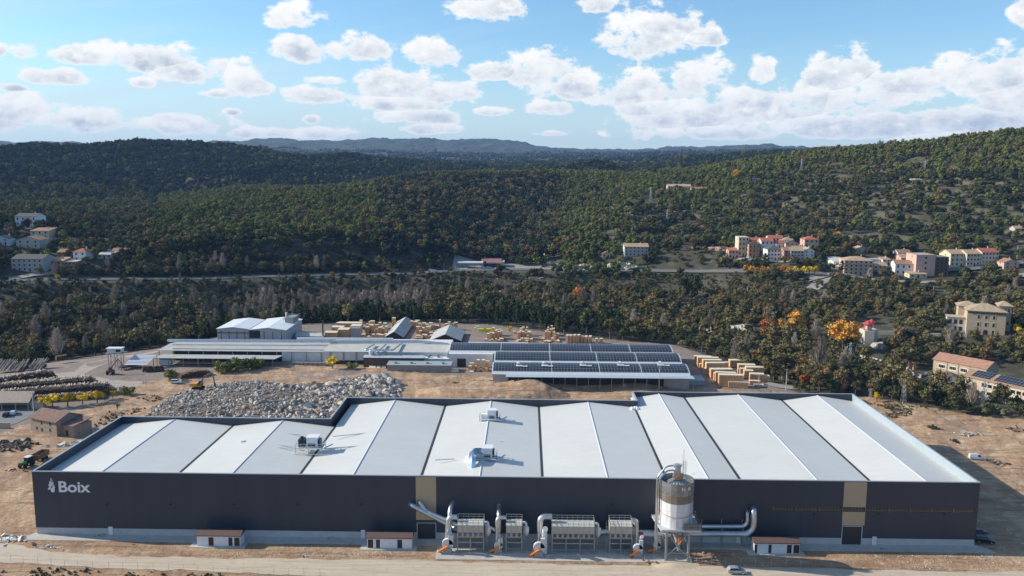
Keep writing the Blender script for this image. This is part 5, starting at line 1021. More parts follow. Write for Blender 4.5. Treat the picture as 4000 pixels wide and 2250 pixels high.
# near block right of the solar halls
for a in ((2746,1428,66,36,2.6),(2766,1440,80,42,2.6),(2782,1450,74,40,2.6),(2795,1462,74,44,2.6),(2812,1452,66,34,2.6),(2818,1480,88,40,2.8),(2836,1494,78,34,2.6),(2808,1488,36,30,2.4),(2856,1512,96,44,3.0),(2885,1516,74,24,2.4),(2878,1436,56,26,3.0),(2918,1462,66,36,3.0),(2950,1472,70,34,2.8),(2958,1492,56,32,2.8),(2925,1478,36,30,2.4),(2994,1492,28,24,2.4),(2905,1470,26,30,2.2),(2950,1504,44,14,2.2),(2966,1512,36,10,2.0),(2726,1424,22,30,2.4),(2742,1444,16,24,2.2),(2762,1462,20,20,2.2)):
    stack(*a[:4], a[4], 'cream topped timber stack in the near block right of the solar halls', 'timber stacks right of the solar halls', rz=random.choice((-.12, -.06, .04)))
for a in ((1842,1448,18,30,1.6),(1850,1432,20,34,1.8),(1868,1450,15,40,1.8),(1888,1450,15,40,1.8),(1904,1448,14,34,1.8),(1836,1452,12,20,1.6),(1858,1446,10,16,1.6),(1900,1453,9,16,1.6),(1870,1430,18,34,1.8)):
    stack(a[0], a[1], a[2], a[3], a[4], 'yellowish pallet stack in the court beside the dark gate', 'pallet stacks in the court')
mb = MB(); 
for i, px in enumerate((1458, 1478, 1498, 1448, 1545, 1562, 1577, 1618, 1655, 1690, 1768, 1782, 1842)):
    p = gp(px, 1440+ (14 if px > 1530 else 0)); mb = MB(); mb.add([(-.9, 0, .2), (.9, 0, .2), (.9, 1.8, .9), (-.9, 1.8, .9), (-.9, 0, 0), (.9, 0, 0), (.9, 1.8, 0), (-.9, 1.8, 0)], [(0,1,2,3),(4,5,1,0),(5,6,2,1),(6,7,3,2),(7,4,0,3),(7,6,5,4)]); tag(mb.build('pallet_bundle', M_WTOP, loc=p), 'slanting pale pallet bundle lying '+('before the translucent roofed shed' if px < 1500 else 'along the foot of the taupe office block' if px < 1700 else 'beside the pallet stacks of the gate court'), 'pallet', 'pale pallet bundles')
mb = MB(); mb.box(-2, 2, -1, 1, 0, 1.6); mb.box(-1.4, .4, -.8, .8, 1.6, 2.6)
tag(mb.build('cream_bale_stack', mat('cream_bale', (.68, .64, .52), .8), loc=gp(1868, 1291)), 'cream coloured bales at the far edge of the lumber yard', 'bales')
for px, lb in ((1883, 'left'), (1904, 'right')):
    mb = MB(); mb.add([(-1.9, -.9, 0), (1.9, -.9, 0), (1.9, .9, 0), (-1.9, .9, 0), (-2.1, -1, 1.5), (2.1, -1, 1.5), (2.1, 1, 1.5), (-2.1, 1, 1.5)], [(0,1,5,4),(1,2,6,5),(2,3,7,6),(3,0,4,7),(4,5,6,7),(3,2,1,0)]); tag(mb.build('skip_container', mat('skip_yellow', (.75, .68, .02), .6), loc=gp(px, 1294)), '%s of two bright yellow skips at the far edge of the yard' % lb, 'skip')
# ---------------------------------------------------------------- logs
M_LOG = mat('log_bark', (.17, .09, .055), .95, var=.3, vscale=2); M_LOGEND = mat('log_pale', (.50, .40, .28), .9, var=.25, vscale=2); M_LOGG = mat('log_grey', (.36, .30, .24), .9, var=.2, vscale=2)
def log_row(p0, p1, h, lw, label, m_top, n_, tilt=.25, dark=True, slope=.0):
    """a windrow of logs lying side by side, laid across the row"""
    a, b = gp(*p0), gp(*p1); o = empty('log_pile', a, math.atan2(b.y-a.y, b.x-a.x), label, 'log pile', 'log rows in the log yard'); L = (b-a).length
    mb = MB()
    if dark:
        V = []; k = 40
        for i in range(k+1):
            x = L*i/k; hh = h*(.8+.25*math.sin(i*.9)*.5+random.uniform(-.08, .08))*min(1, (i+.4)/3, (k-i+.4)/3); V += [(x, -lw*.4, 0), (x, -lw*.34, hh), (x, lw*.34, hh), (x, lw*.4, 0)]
        mb.add(V, [(4*i+j, 4*i+4+j, 4*i+5+j, 4*i+1+j) for i in range(k) for j in range(3)]); bd = mb.build('core', mat('log_bark_core', (.075, .035, .025), .95, var=.3), o)  # pile body in dark red-brown bark colour
    mb = MB(); mb2 = MB()
    for i in range(n_):
        x = random.uniform(.3, L-.3); e = min(1, (x+1)/5, (L-x+1)/5); lay = random.random(); z = h*e*(.86+.30*lay)
        d_ = Vector((random.uniform(-tilt, tilt), 1, random.uniform(-.12, .12)+slope)).normalized()*lw*.36*random.uniform(.8, 1.1); r = random.uniform(.13, .24)
        (mb if random.random() < .75 else mb2).tube([(x-d_.x, -d_.y, z-d_.z), (x+d_.x, d_.y, z+d_.z)], [r, r*.85], 5)
    for q, mm in ((mb, m_top), (mb2, M_LOG)): s_ = q.build('logs', mm, o); s_['kind'] = 'stuff'
    return o
log_row((-60,1526), (222,1478), 4.0, 4.5, 'log pile with grey brown logs on top, farthest of the long rows', M_LOGG, 380)
log_row((0,1530), (300,1500), 3.2, 4, 'short dark log pile behind the cream topped rows', M_LOGEND, 200)
log_row((-60,1548), (395,1508), 4.0, 5.0, 'long cream topped log pile, upper one of the pair by the yellow trees', M_LOGEND, 700)
log_row((-60,1575), (455,1532), 4.0, 5.0, 'long cream topped log pile, lower one of the pair by the yellow trees', M_LOGEND, 760)
log_row((80,1574), (415,1552), 2.2, 3.5, 'thin log pile directly behind the yellow trees', M_LOGEND, 320)
for px0, px1, py, lb in ((-40, 85, 1452, 'fan of long pale grey logs at the left picture edge'), (105, 155, 1446, 'small fan of grey logs right of the larger one')):
    a, b = gp(px0, py), gp(px1, py); o = empty('log_heap', a, 0, lb, 'log heap'); mb = MB(); L = b.x-a.x
    for i in range(int(L*4)):
        x = random.uniform(0, L); y = random.uniform(0, 2); t = random.uniform(-.25, .5); q = random.uniform(2.6, 4.2); mb.tube([(x, y, .2), (x+t*1.2, y+6, q)], [.2, .14], 5)
    s_ = mb.build('logs', M_LOGG, o); s_['kind'] = 'stuff'
    mb = MB(); mb.box(.5, L-.3, 2.6, 6.5, 0, 1.3); mb.build('core', MATS['log_bark_core'], o)
log_row((700,1478), (825,1460), 2.0, 5.0, 'dark brown log pile between the pines and the excavator', M_LOG, 200, .5)
log_row((556,1452), (600,1448), 2.6, 5.0, 'short dark log pile left of the site cabin', M_LOG, 90, .4)
log_row((605,1450), (640,1448), 2.4, 4.0, 'reddish log pile right of the short dark one', mat('log_red', (.20, .10, .06), .95, var=.2), 80, .4)
log_row((218,1408), (262,1402), 2.4, 4.0, 'brown log pile at the far edge of the log yard', M_LOG, 70, .4)
# control cabin on legs, slanting striped screen, log conveyor
p = gp(422, 1432); cb = empty('control_cabin', p, .05, 'white control cabin standing on a steel frame in the log yard', 'cabin'); w_ = 6.2; zb = FP(445, 1379, p.y)[1]; zt = FP(445, 1361, p.y)[1]
mb = MB(); mb.box(0, w_, 0, 3, zb, zt-.2); mb.build('wall', M_OLDW, cb); mb = MB(); mb.box(-.5, w_+.4, -.4, 3.4, zt-.2, zt); mb.build('roof', M_BRW, cb)
mb = MB(); mb.box(w_*.62, w_*.95, -.05, -.004, zb+.5, zt-.6); mb.build('window', M_GLASS, cb)
for x in (.3, w_/2, w_-.3):
    for y in (.3, 2.7): mb = MB(); mb.bar((x, y, 0), (x, y, zb), .22); mb.build('leg', M_GREYM, cb)
mb = MB(); mb.bar((.3,.3,.5),(w_-.3,.3,zb), .14); mb.bar((w_-.3,.3,.5),(.3,.3,zb), .14); mb.box(-.6, w_+1.2, -.9, 3.6, zb-.2, zb); mb.build('brace', M_GREYM, cb)
p = gp(478, 1442); sc_ = empty('striped_screen', p, 0, 'slanting silver striped screen over the log conveyor', 'screen'); mb = MB(); mb2 = MB()
for k in range(8): t = k/8; mb.add([(2+8*0-1.2+t*2.2, t*6, 2+t*3.4), (11+t*2.2, t*6, 2+t*3.4), (11+(t+.07)*2.2, (t+.07)*6, 2+(t+.07)*3.4), (.8+(t+.07)*2.2, (t+.07)*6, 2+(t+.07)*3.4)], [(0, 1, 2, 3)]); 
mb2.add([(.8, 0, 1.9), (11, 0, 1.9), (13.2, 6, 5.3), (3, 6, 5.3)], [(0, 1, 2, 3)])
mb.build('slat', M_WHITE, sc_); mb2.build('screen_sheet', mat('screen_blue', (.22, .25, .35), .5), sc_)
mb = MB(); [mb.bar((x, y, 0), (x, y, z), .2) for x, y, z in ((1, 0, 2), (11, 0, 2), (3.2, 6, 5.2), (13, 6, 5.2))]; mb.build('frame', M_GREYM, sc_)
a, b = gp(470, 1446), gp(560, 1430); cv_ = empty('log_conveyor', a, math.atan2(b.y-a.y, b.x-a.x), 'dark log conveyor table carrying logs below the striped screen', 'conveyor'); L = (b-a).length; mb = MB(); mb.box(0, L, -1.6, 1.6, 1.0, 1.3); [mb.bar((L*k/5, s*1.3, 0), (L*k/5, s*1.3, 1), .2) for k in range(6) for s in (-1, 1)]; mb.build('table', M_BLACK, cv_)
mb = MB(); [mb.tube([(random.uniform(0, 3), random.uniform(-1.3, 1.3), 1.5+.2*random.random()), (random.uniform(L-5, L), random.uniform(-1.3, 1.3), 1.5+.3*random.random())], .16, 5) for _ in range(14)]; s_ = mb.build('logs', M_LOGG, cv_)
p = gp(432, 1462); gr_ = empty('log_grab', p, .3, 'dark wheeled log grab working before the conveyor', 'machine'); mb = MB(); mb.box(-1.6, 1.6, -1.2, 1.2, .9, 1.9); mb.box(-.6, .8, -.9, .6, 1.9, 3.2); mb.build('body', mat('machine_brown', (.10, .08, .05), .6), gr_)
for x in (-1.1, 1.1):
    for s in (-1, 1): mb = MB(); mb.tube([(x, s*.9, .6), (x, s*1.4, .6)], .6, 10); mb.build('wheel', M_TIRE, gr_)
mb = MB(); mb.bar((.4, 0, 3.1), (3.2, .6, 6.4), .35); mb.bar((3.2, .6, 6.4), (5.0, 1, 3.4), .28); mb.build('arm', M_BLACK, gr_)

# ================================================================ roads on the far side
CLEAR = []                                  # (x, y, radius) kept free of trees
M_ASPH = mat('asphalt', (.16, .155, .15), .9, var=.12, vscale=.3); M_PATH = mat('pale_gravel', (.31, .28, .25), .95, var=.15, vscale=.4)
def rd(px):
    a = math.atan2(*ray(px, 1060).xy); d = (float(np.interp(a, CURV[4][0], CURV[4][1]))+float(np.interp(a, CURV[5][0], CURV[5][1])))/2; return a, d
V = []; F_ = []; k = 0
for px in range(-500, 3300, 20):
    a, d = rd(px)
    for e in (-5, -1.7, 1.7, 5): dd_ = d+e; x, y = dd_*math.sin(a), dd_*math.cos(a); V.append((x, y, max(hz(x, y), hz(d*math.sin(a), d*math.cos(a)))+.25))
    if k: F_ += [(4*k-4+j, 4*k+j, 4*k+1+j, 4*k-3+j) for j in range(3)]
    k += 1
me = bpy.data.meshes.new('main_road'); me.from_pydata(V, [], F_); me.materials.append(M_ASPH); o = bpy.data.objects.new('main_road', me); COL.objects.link(o); o['kind'] = 'structure'
mb = MB(); V = []
for e in (-4.6, 0, 4.6):
    for px in range(-500, 3300, 20):
        if e == 0 and (px//20) % 2: continue
        (a, d), (a2, d2) = rd(px), rd(px+20); f = lambda a, d: Vector((d*math.sin(a), d*math.cos(a), hz(d*math.sin(a), d*math.cos(a))+.3+.25*(e != 0)))
        mb.add([f(a, d+e-.08), f(a2, d2+e-.08), f(a2, d2+e+.08), f(a, d+e+.08)], [(0, 1, 2, 3)])
o = mb.build('road_markings', M_WHITE); o['kind'] = 'structure'
mb = MB(); P = []
for px in range(-300, 2500, 16):
    a, d = rd(px); d -= 5.6; x, y = d*math.sin(a), d*math.cos(a); P.append(Vector((x, y, hz(x, y)+.2)))
gr = empty('guard_rail', P[0], 0, 'long grey crash barrier along the near edge of the valley road', 'barrier')
for a, b in zip(P, P[1:]): mb.bar(a-P[0]+Vector((0, 0, .75)), b-P[0]+Vector((0, 0, .75)), .09, .34)
mb.build('rail', M_GALV, gr); mb = MB()
for a in P: mb.bar(a-P[0], a-P[0]+Vector((0, 0, .7)), .14)
ps = mb.build('posts', M_GREYM, gr); ps['kind'] = 'stuff'
def ribbon(name, pts, w_, m, lift=.22):
    P = [GT(a, b) for a, b in pts]; out = []
    for i in range(len(P)-1):
        for j in range(8): out.append(P[i].lerp(P[i+1], j/8))
    out.append(P[-1]); V = []; F_ = []
    for i, p in enumerate(out):
        t = (out[min(i+1, len(out)-1)]-out[max(i-1, 0)]); n_ = Vector((-t.y, t.x, 0)).normalized()*w_/2
        for s in (-1, 0, 1): q = p+n_*s; V.append((q.x, q.y, max(hz(q.x, q.y), hz(p.x, p.y))+lift))
        if i: F_ += [(3*i-3+j, 3*i-2+j, 3*i+1+j, 3*i+j) for j in range(2)]
        if i % 2 == 0: CLEAR.append((p.x, p.y, w_*.5+1.5))
    me = bpy.data.meshes.new(name); me.from_pydata(V, [], F_); me.materials.append(m); o = bpy.data.objects.new(name, me); COL.objects.link(o); o['kind'] = 'structure'
ribbon('town_road', [(3140,1100),(3200,1085),(3290,1072),(3440,1098),(3600,1106),(3720,1100),(3840,1088),(4000,1080),(4150,1070)], 9, M_PATH)
ribbon('side_road', [(3230,1072),(3210,1100),(3190,1118),(3170,1135)], 9, M_PATH)
ribbon('terrace_street', [(3700,1062),(3800,1056),(3900,1044),(4000,1030)], 8, M_ASPH)
ribbon('village_street', [(2880,1016),(2960,1018),(3060,1026),(3130,1030)], 6, M_PATH)
ribbon('farm_track', [(2158,1058),(2160,1040),(2175,1022)], 7, M_PATH)
ribbon('garden_track', [(3255,1380),(3350,1412),(3440,1432)], 4, M_PATH)
ribbon('lower_track', [(2990,1500),(3060,1515),(3130,1520)], 6, M_PATH)
ribbon('village_road', [(-60,1098),(40,1090),(120,1078),(230,1072)], 8, M_PATH)
# pale tracks worn into the yard
strip('yard_track', [gp(*p) for p in [(-80,1480),(150,1466),(290,1452),(330,1420),(420,1395),(560,1372),(640,1352)]], [gp(*p) for p in [(-80,1502),(150,1484),(310,1470),(370,1440),(430,1412),(560,1386),(640,1366)]], mat('track_dust', (.38, .32, .27), .95, var=.18, vscale=.3), .05)
strip('log_yard_track', [gp(*p) for p in [(310,1455),(350,1470),(430,1484),(560,1490)]], [gp(*p) for p in [(310,1475),(340,1500),(420,1515),(545,1512)]], MATS['track_dust'], .07)
strip('parking_lot', [gp(*p) for p in [(-100,1600),(60,1596),(120,1592),(180,1603),(300,1590),(420,1572)]], [gp(*p) for p in [(-100,1660),(20,1668),(70,1652),(120,1628),(250,1612),(420,1580)]], mat('worn_asphalt', (.21, .205, .20), .9, var=.1, vscale=.3), .10)
strip('mud_patch', [gp(*p) for p in [(1160,1456),(1250,1450),(1340,1442),(1420,1444)]], [gp(*p) for p in [(1160,1472),(1250,1476),(1340,1468),(1440,1452)]], mat('wet_mud', (.30, .225, .19), .35, var=.1, vscale=.3), .06, 60)
# ================================================================ houses
def tile(c): return mat('tiles_%d_%d_%d' % tuple(int(v*99) for v in c), c, .85, var=.22, vscale=.7)
def wallm(c): return mat('render_%d_%d_%d' % tuple(int(v*99) for v in c), c, .85, var=.06, vscale=.4)
T_RED, T_TAN, T_BRN, T_DRK = (.42, .13, .08), (.46, .31, .19), (.33, .18, .11), (.10, .09, .08)
Wc, Cr, Pk, Gy, Br, Bk = (.72, .70, .67), (.62, .54, .40), (.60, .38, .31), (.42, .41, .39), (.40, .24, .16), (.46, .22, .14)
def house(px, py, wpx, hpx, dep, wc, rc, label, kind='gx', fl=2, nw=3, rz=0.0, name='house', grp=None, balcony=False, door=True, chim=True):
    """house whose foot stands at the surveyed ground point; kind: gx gable with ridge across, gy gable facing us, hip, flat, mono"""
    p = GT(px, py); sc_ = FPX/(p-Vector((0, 0, CH))).dot(FW); L = wpx/sc_; h = hpx/sc_*1.03; rise = 0 if kind == 'flat' else min(2.4, dep*.16+.5)*(1 if kind != 'mono' else .7)
    hw = max(h-rise*(.6 if kind in ('gx', 'hip') else 1), 2.2); o = empty(name, p, rz, label, 'house' if name != 'building' else 'building', grp); CLEAR.append((p.x, p.y+dep/2*.6, max(L, dep)*.62+1.0)); CLEAR.append((p.x, p.y-3, L*.45)); CLEAR.append((p.x, p.y-15, L*.35+3)) if py < 800 else None; CLEAR.append((p.x-L*.2, p.y-8, L*.3+2.5)); CLEAR.append((p.x+L*.25, p.y-8, L*.3+2))
    x0, x1 = -L/2, L/2; ov = .4; mw, mr = wallm(wc), tile(rc)
    if kind == 'gy': mb = MB(); mb.ext([(x0, -4), (x1, -4), (x1, hw), (0, hw+rise-.1), (x0, hw)], 0, dep)
    elif kind == 'gx': mb = MB(); mb.ext([(0, -4), (dep, -4), (dep, hw), (dep/2, hw+rise-.1), (0, hw)], x0, x1, 'x')
    else: mb = MB(); mb.box(x0, x1, 0, dep, -4, hw)
    mb.build('wall', mw, o); mb = MB()
    if kind == 'gy': mb.ext([(x0-ov, hw-.2), (x0-ov, hw+.03), (0, hw+rise+.15), (x1+ov, hw+.03), (x1+ov, hw-.2), (0, hw+rise-.07)], -ov, dep+ov)
    elif kind == 'gx': mb.ext([(-ov, hw-.2), (-ov, hw+.03), (dep/2, hw+rise+.15), (dep+ov, hw+.03), (dep+ov, hw-.2), (dep/2, hw+rise-.07)], x0-ov, x1+ov, 'x')
    elif kind == 'hip':
        r = min(L, dep)/2-.1; mb.add([(x0-ov, -ov, hw), (x1+ov, -ov, hw), (x1+ov, dep+ov, hw), (x0-ov, dep+ov, hw), (x0+r, dep/2, hw+rise), (x1-r, dep/2, hw+rise), (x0-ov, -ov, hw-.2), (x1+ov, -ov, hw-.2), (x1+ov, dep+ov, hw-.2), (x0-ov, dep+ov, hw-.2)], [(0,1,5,4),(1,2,5),(2,3,4,5),(3,0,4),(6,7,1,0),(7,8,2,1),(8,9,3,2),(9,6,0,3),(9,8,7,6)])
    elif kind == 'mono': mb.add([(x0-ov, -ov, hw+.02), (x1+ov, -ov, hw+.02), (x1+ov, dep+ov, hw+rise), (x0-ov, dep+ov, hw+rise), (x0-ov, -ov, hw-.15), (x1+ov, -ov, hw-.15), (x1+ov, dep+ov, hw+rise-.2), (x0-ov, dep+ov, hw+rise-.2)], [(0,1,2,3),(7,6,5,4),(0,4,5,1),(1,5,6,2),(2,6,7,3),(3,7,4,0)])
    else: mb.box(x0-.15, x1+.15, -.15, dep+.15, hw, hw+.35)
    rf = mb.build('roof', mr, o)
    if chim and kind != 'flat': mb = MB(); mb.box(x1*.4-.35, x1*.4+.35, dep*.6-.3, dep*.6+.3, hw, hw+rise+1.0); mb.build('chimney', mw, rf)
    fh = hw/fl
    for f in range(fl):
        for k in range(nw):
            x = x0+L*(k+.5)/nw; z = f*fh+fh*.36; ww = min(.55, L/nw*.26)
            if door and f == 0 and k == nw//2: mb = MB(); mb.box(x-.5, x+.5, -.06, -.004, 0, 2.1); mb.build('door', M_SHEDD, o); continue
            mb = MB(); mb.box(x-ww, x+ww, -.06, -.004, z, z+fh*.42); mb.build('window', M_GLASS, o)
        if balcony and f: mb = MB(); mb.box(x0+.2, x1-.2, -1.1, -.004, f*fh-.1, f*fh+.06); mb.box(x0+.2, x1-.2, -1.12, -1.06, f*fh+.06, f*fh+.9); mb.build('balcony', wallm(tuple(c*.8 for c in wc)), o)
    if L < 40 and h > 4:
        for f in range(fl): mb = MB(); z = f*fh+fh*.36; mb.box(x0-.06, x0-.004, dep*.4, dep*.4+.9, z, z+fh*.42); mb.build('window', M_GLASS, o)
    return o
TG = 'houses of the hillside village on the right'; LG = 'houses of the village at the left edge'; RG = 'houses along the town road at the right edge'
house(2865, 1012, 38, 38, 9, Pk, T_RED, 'low house with white top floor and red strip roof, leftmost of the hillside village', 'mono', 2, 3, grp=TG)
house(2903, 1004, 40, 70, 11, Cr, Cr, 'tall cream apartment block with four floors of openings and flat top', 'flat', 4, 3, grp=TG, name='building', balcony=True)
house(2945, 1008, 42, 48, 10, Br, T_DRK, 'dark brown block with balconies right of the cream apartments', 'flat', 3, 3, grp=TG, name='building', balcony=True)
house(3028, 1020, 62, 50, 12, Wc, T_DRK, 'big white house with dark hipped roof and rows of balconies', 'hip', 3, 5, grp=TG, balcony=False)
house(3079, 1020, 36, 46, 10, Br, T_BRN, 'narrow brown house with balconies beside the big white one', 'gx', 3, 2, grp=TG, balcony=True)
house(3113, 1019, 50, 44, 11, Gy, T_TAN, 'grey house with tan tiled roof and dark windows', 'gx', 3, 4, grp=TG)
house(3160, 1014, 40, 44, 10, Wc, T_TAN, 'white house at the right end of the village front row', 'gy', 3, 2, grp=TG)
house(2956, 982, 56, 30, 10, Cr, T_RED, 'cream house with red hipped roof behind the brown block', 'hip', 1, 3, grp=TG)
house(2996, 978, 46, 40, 10, Wc, T_RED, 'tall white house with red roof in the middle of the village', 'gx', 2, 3, grp=TG)
house(3045, 972, 50, 24, 9, Wc, T_RED, 'low house with bright red gabled roof above the big white house', 'gx', 1, 3, grp=TG)
house(3094, 974, 50, 30, 10, Pk, T_DRK, 'pinkish house with grey gable in the second row of the village', 'gy', 2, 3, grp=TG)
house(3122, 992, 46, 24, 9, Cr, T_TAN, 'cream house with broad tan roof behind the grey one', 'gx', 1, 3, grp=TG)
house(2950, 962, 46, 26, 9, Cr, T_RED, 'cream house with terrace behind the cream apartment block', 'gx', 1, 3, grp=TG)
house(3030, 954, 56, 28, 9, Wc, T_RED, 'white house with red roof and chimneys at the top of the village', 'gx', 2, 4, grp=TG)
house(3080, 956, 42, 22, 9, Gy, T_TAN, 'small grey house with tan roof at the top right of the village', 'hip', 1, 3, grp=TG)
house(3170, 968, 56, 38, 11, Pk, T_RED, 'pink detached house with red hipped roof right of the village', 'hip', 2, 3, grp=TG)
house(3368, 988, 46, 18, 10, (.40, .34, .27), T_TAN, 'low stone barn with pale gable in the orchard right of the village', 'gy', 1, 2, name='barn')
house(2486, 1002, 92, 42, 12, (.46, .42, .38), T_TAN, 'old greyish farmhouse with tan roof alone left of the village', 'gx', 3, 6)
house(2450, 1000, 26, 38, 7, Wc, T_TAN, 'narrow white wing at the left end of the lone greyish farmhouse', 'flat', 3, 2, chim=False)
house(2368, 1010, 30, 22, 6, Cr, T_RED, 'tiny cream hut with red roof left of the lone farmhouse', 'gy', 1, 2, name='hut')
house(3282, 1050, 54, 36, 16, Wc, (.55, .54, .50), 'white windowless shed beside the large hipped house', 'mono', 1, 2, chim=False, name='building')
house(3268, 1054, 40, 18, 8, Wc, (.55, .54, .50), 'low white annex in front of the white windowless shed', 'mono', 1, 2, chim=False, name='building')
house(3352, 1076, 108, 62, 16, (.55, .42, .32), T_TAN, 'large four storey house with broad tan hipped roof and long balconies', 'hip', 4, 6, grp=RG, balcony=True, rz=-.12)
house(3438, 1068, 50, 34, 10, (.36, .32, .27), T_TAN, 'smaller brownish house with tan roof right of the large hipped house', 'gx', 2, 3, grp=RG)
house(3420, 1034, 70, 18, 14, (.55, .55, .55), (.40, .42, .44), 'long low flat roofed hall behind the large hipped house', 'flat', 1, 6, grp=RG)
house(3462, 1040, 30, 28, 8, Wc, T_TAN, 'small white cube house right of the long low hall', 'mono', 2, 2, grp=RG)
house(3532, 1008, 50, 20, 9, Wc, T_BRN, 'low house with brown roof farthest back in the middle of the right town', 'gx', 1, 3, grp=RG)
house(3556, 1034, 74, 28, 11, Pk, T_TAN, 'pinkish house with tan roof behind the white brown roofed house', 'gx', 2, 4, grp=RG)
house(3550, 1078, 104, 50, 12, Wc, T_BRN, 'white two storey house with brown roof in the middle of the right town', 'gx', 2, 5, grp=RG, rz=-.15)
house(3586, 1088, 68, 22, 8, Cr, T_TAN, 'low annex with tan roof before the white two storey house', 'mono', 1, 3, grp=RG)
house(3612, 1082, 74, 80, 16, Pk, (.45, .33, .28), 'unfinished pink block house, bare side wall without windows', 'flat', 4, 1, grp=RG, name='building', door=False)
fr = house(3676, 1080, 50, 70, 12, (.16, .11, .09), (.3, .2, .16), 'dark open concrete frame of the unfinished block', 'flat', 5, 3, grp=RG, name='building', balcony=True, door=False)
house(3745, 1046, 72, 56, 14, Cr, T_TAN, 'cream end house of the long terrace with tan roof', 'gx', 3, 4, grp=RG, rz=.1)
house(3806, 1040, 66, 54, 12, (.55, .47, .38), T_TAN, 'beige middle house of the long terrace', 'gx', 3, 5, grp=RG, rz=.1)
house(3866, 1032, 68, 52, 12, (.58, .50, .42), T_RED, 'beige end house of the long terrace with reddish roof', 'gx', 3, 5, grp=RG, rz=.1)
house(3950, 1050, 58, 36, 11, Pk, T_BRN, 'pink gabled house at the right edge of the town', 'gy', 2, 2, grp=RG)
house(3985, 905, 40, 14, 8, Gy, T_TAN, 'tiny grey house high on the slope at the right picture edge', 'gx', 1, 2)
# left village
house(102, 886, 84, 44, 14, (.80, .80, .80), T_DRK, 'big white house with long dark roof highest in the left village', 'gx', 2, 4, grp=LG)
house(160, 884, 34, 18, 8, (.78, .78, .78), (.7, .7, .7), 'low white annex joined to the highest white house', 'flat', 1, 2, grp=LG, chim=False)
house(156, 938, 72, 42, 12, Cr, T_BRN, 'yellowish house with dark side and flat brown roof in the left village', 'mono', 2, 3, grp=LG)
house(110, 972, 92, 44, 13, (.50, .46, .40), T_BRN, 'cream gabled house with dark roof above the long grey house', 'gy', 2, 3, grp=LG)
house(10, 962, 50, 36, 10, (.62, .63, .65), T_DRK, 'pale house cut by the left picture edge', 'gy', 2, 2, grp=LG)
house(108, 1066, 122, 56, 16, (.38, .37, .37), T_DRK, 'long grey three storey house lowest in the left village', 'gx', 3, 6, grp=LG)
house(218, 1054, 54, 38, 11, Bk, T_TAN, 'plain brick house with pale roof edge beside the long grey house', 'mono', 2, 2, grp=LG)
house(268, 1056, 62, 28, 10, Bk, (.5, .48, .45), 'brick house front with pillars right of the plain brick one', 'flat', 2, 4, grp=LG, balcony=True)
house(312, 1026, 50, 44, 11, (.80, .80, .80), T_RED, 'white house with red hipped roof at the cliff edge in the left village', 'hip', 2, 2, grp=LG)
house(242, 1010, 34, 28, 9, Bk, T_BRN, 'small brick house among trees behind the brick houses', 'gx', 2, 2, grp=LG)
house(408, 1012, 56, 24, 10, Gy, (.5, .5, .48), 'low grey shed right of the white red roofed house', 'mono', 1, 3, grp=LG)
house(466, 1000, 60, 20, 9, Br, T_BRN, 'low brown barn, rightmost building of the left village', 'gx', 1, 3, grp=LG)
# farm on the hill
house(2654, 746, 90, 22, 14, (.55, .38, .28), (.50, .34, .26), 'long pinkish farm building on the hill crest', 'gx', 1, 7)
house(2732, 748, 60, 14, 10, (.45, .36, .30), T_BRN, 'low brown roofed barn right of the hilltop farm', 'gx', 1, 3, name='barn')
house(2948, 712, 36, 12, 8, Gy, (.4, .4, .4), 'small grey hilltop hut beside a white cube', 'flat', 1, 3, name='hut')
house(2964, 710, 9, 10, 4, (.8, .8, .8), (.8, .8, .8), 'small white cube hut on the hill', 'flat', 1, 1, name='hut')
house(2454, 852, 40, 16, 8, Wc, T_TAN, 'small white ruined house among the terraces in the middle', 'gy', 1, 2)
# filling station
p = GT(1925, 1046); fs = empty('filling_station', p, 0, 'filling station shop with red striped roof and white canopy beside the valley road', 'shop'); sc_ = FPX/(p-Vector((0, 0, CH))).dot(FW); L = 90/sc_
mb = MB(); mb.box(-L/2, L/2, 0, 14, -2, 4.6); mb.build('wall', wallm((.42, .36, .30)), fs)
mb = MB(); mb.add([(-L/2-.3, -.8, 4.4), (L/2-2.5, -.8, 4.4), (L/2-2.5, 14, 5.8), (-L/2-.3, 14, 5.8), (-L/2-.3, -.8, 4.2), (L/2-2.5, -.8, 4.2), (L/2-2.5, 14, 5.5), (-L/2-.3, 14, 5.5)], [(0,1,2,3),(7,6,5,4),(0,4,5,1),(1,5,6,2),(2,6,7,3),(3,7,4,0)]); mb.build('roof', tile((.30, .12, .10)), fs)
mb = MB(); mb.box(-L/2-.4, L/2-2.4, -1.0, -.8, 3.7, 4.4); mb.build('fascia', M_WHITE, fs); mb = MB(); mb.box(-L/2-.4, L/2-2.4, -1.05, -1.0, 3.95, 4.15); mb.build('red_stripe', M_RED, fs)
mb = MB(); mb.box(-L/2+2, L/2-4, -.1, -.01, .2, 3.0); mb.build('shop_window', M_GLASS, fs); mb = MB(); mb.box(-L/2+1.5, -L/2+4, -1.2, -1.06, 3.4, 5.2); mb.build('blue_sign', mat('sign_blue', (.03, .08, .35), .4), fs)
p = GT(1883, 1046)+Vector((-9, -3, 0)); fc = empty('station_canopy', p, 0, 'white flat canopy on thin posts left of the filling station shop', 'canopy'); mb = MB(); mb.box(-10, 10, -4, 5, 4.2, 4.9); mb.build('roof', M_WHITE, fc)
for x in (-9, -3, 3, 9): mb = MB(); mb.bar((x, 0, 0), (x, 0, 4.2), .35); mb.build('post', M_GREYM, fc)
CLEAR += [(p.x, p.y, 20), (p.x+25, p.y, 22), (p.x+10, p.y-12, 18), (p.x+40, p.y-8, 22), (p.x+60, p.y-10, 16)]
fo = [GT(1720, 1058), GT(2170, 1062), GT(2100, 1034), GT(2000, 1030), GT(1760, 1036)]
V = []; 
mb = MB(); cz = max(q.z for q in fo)
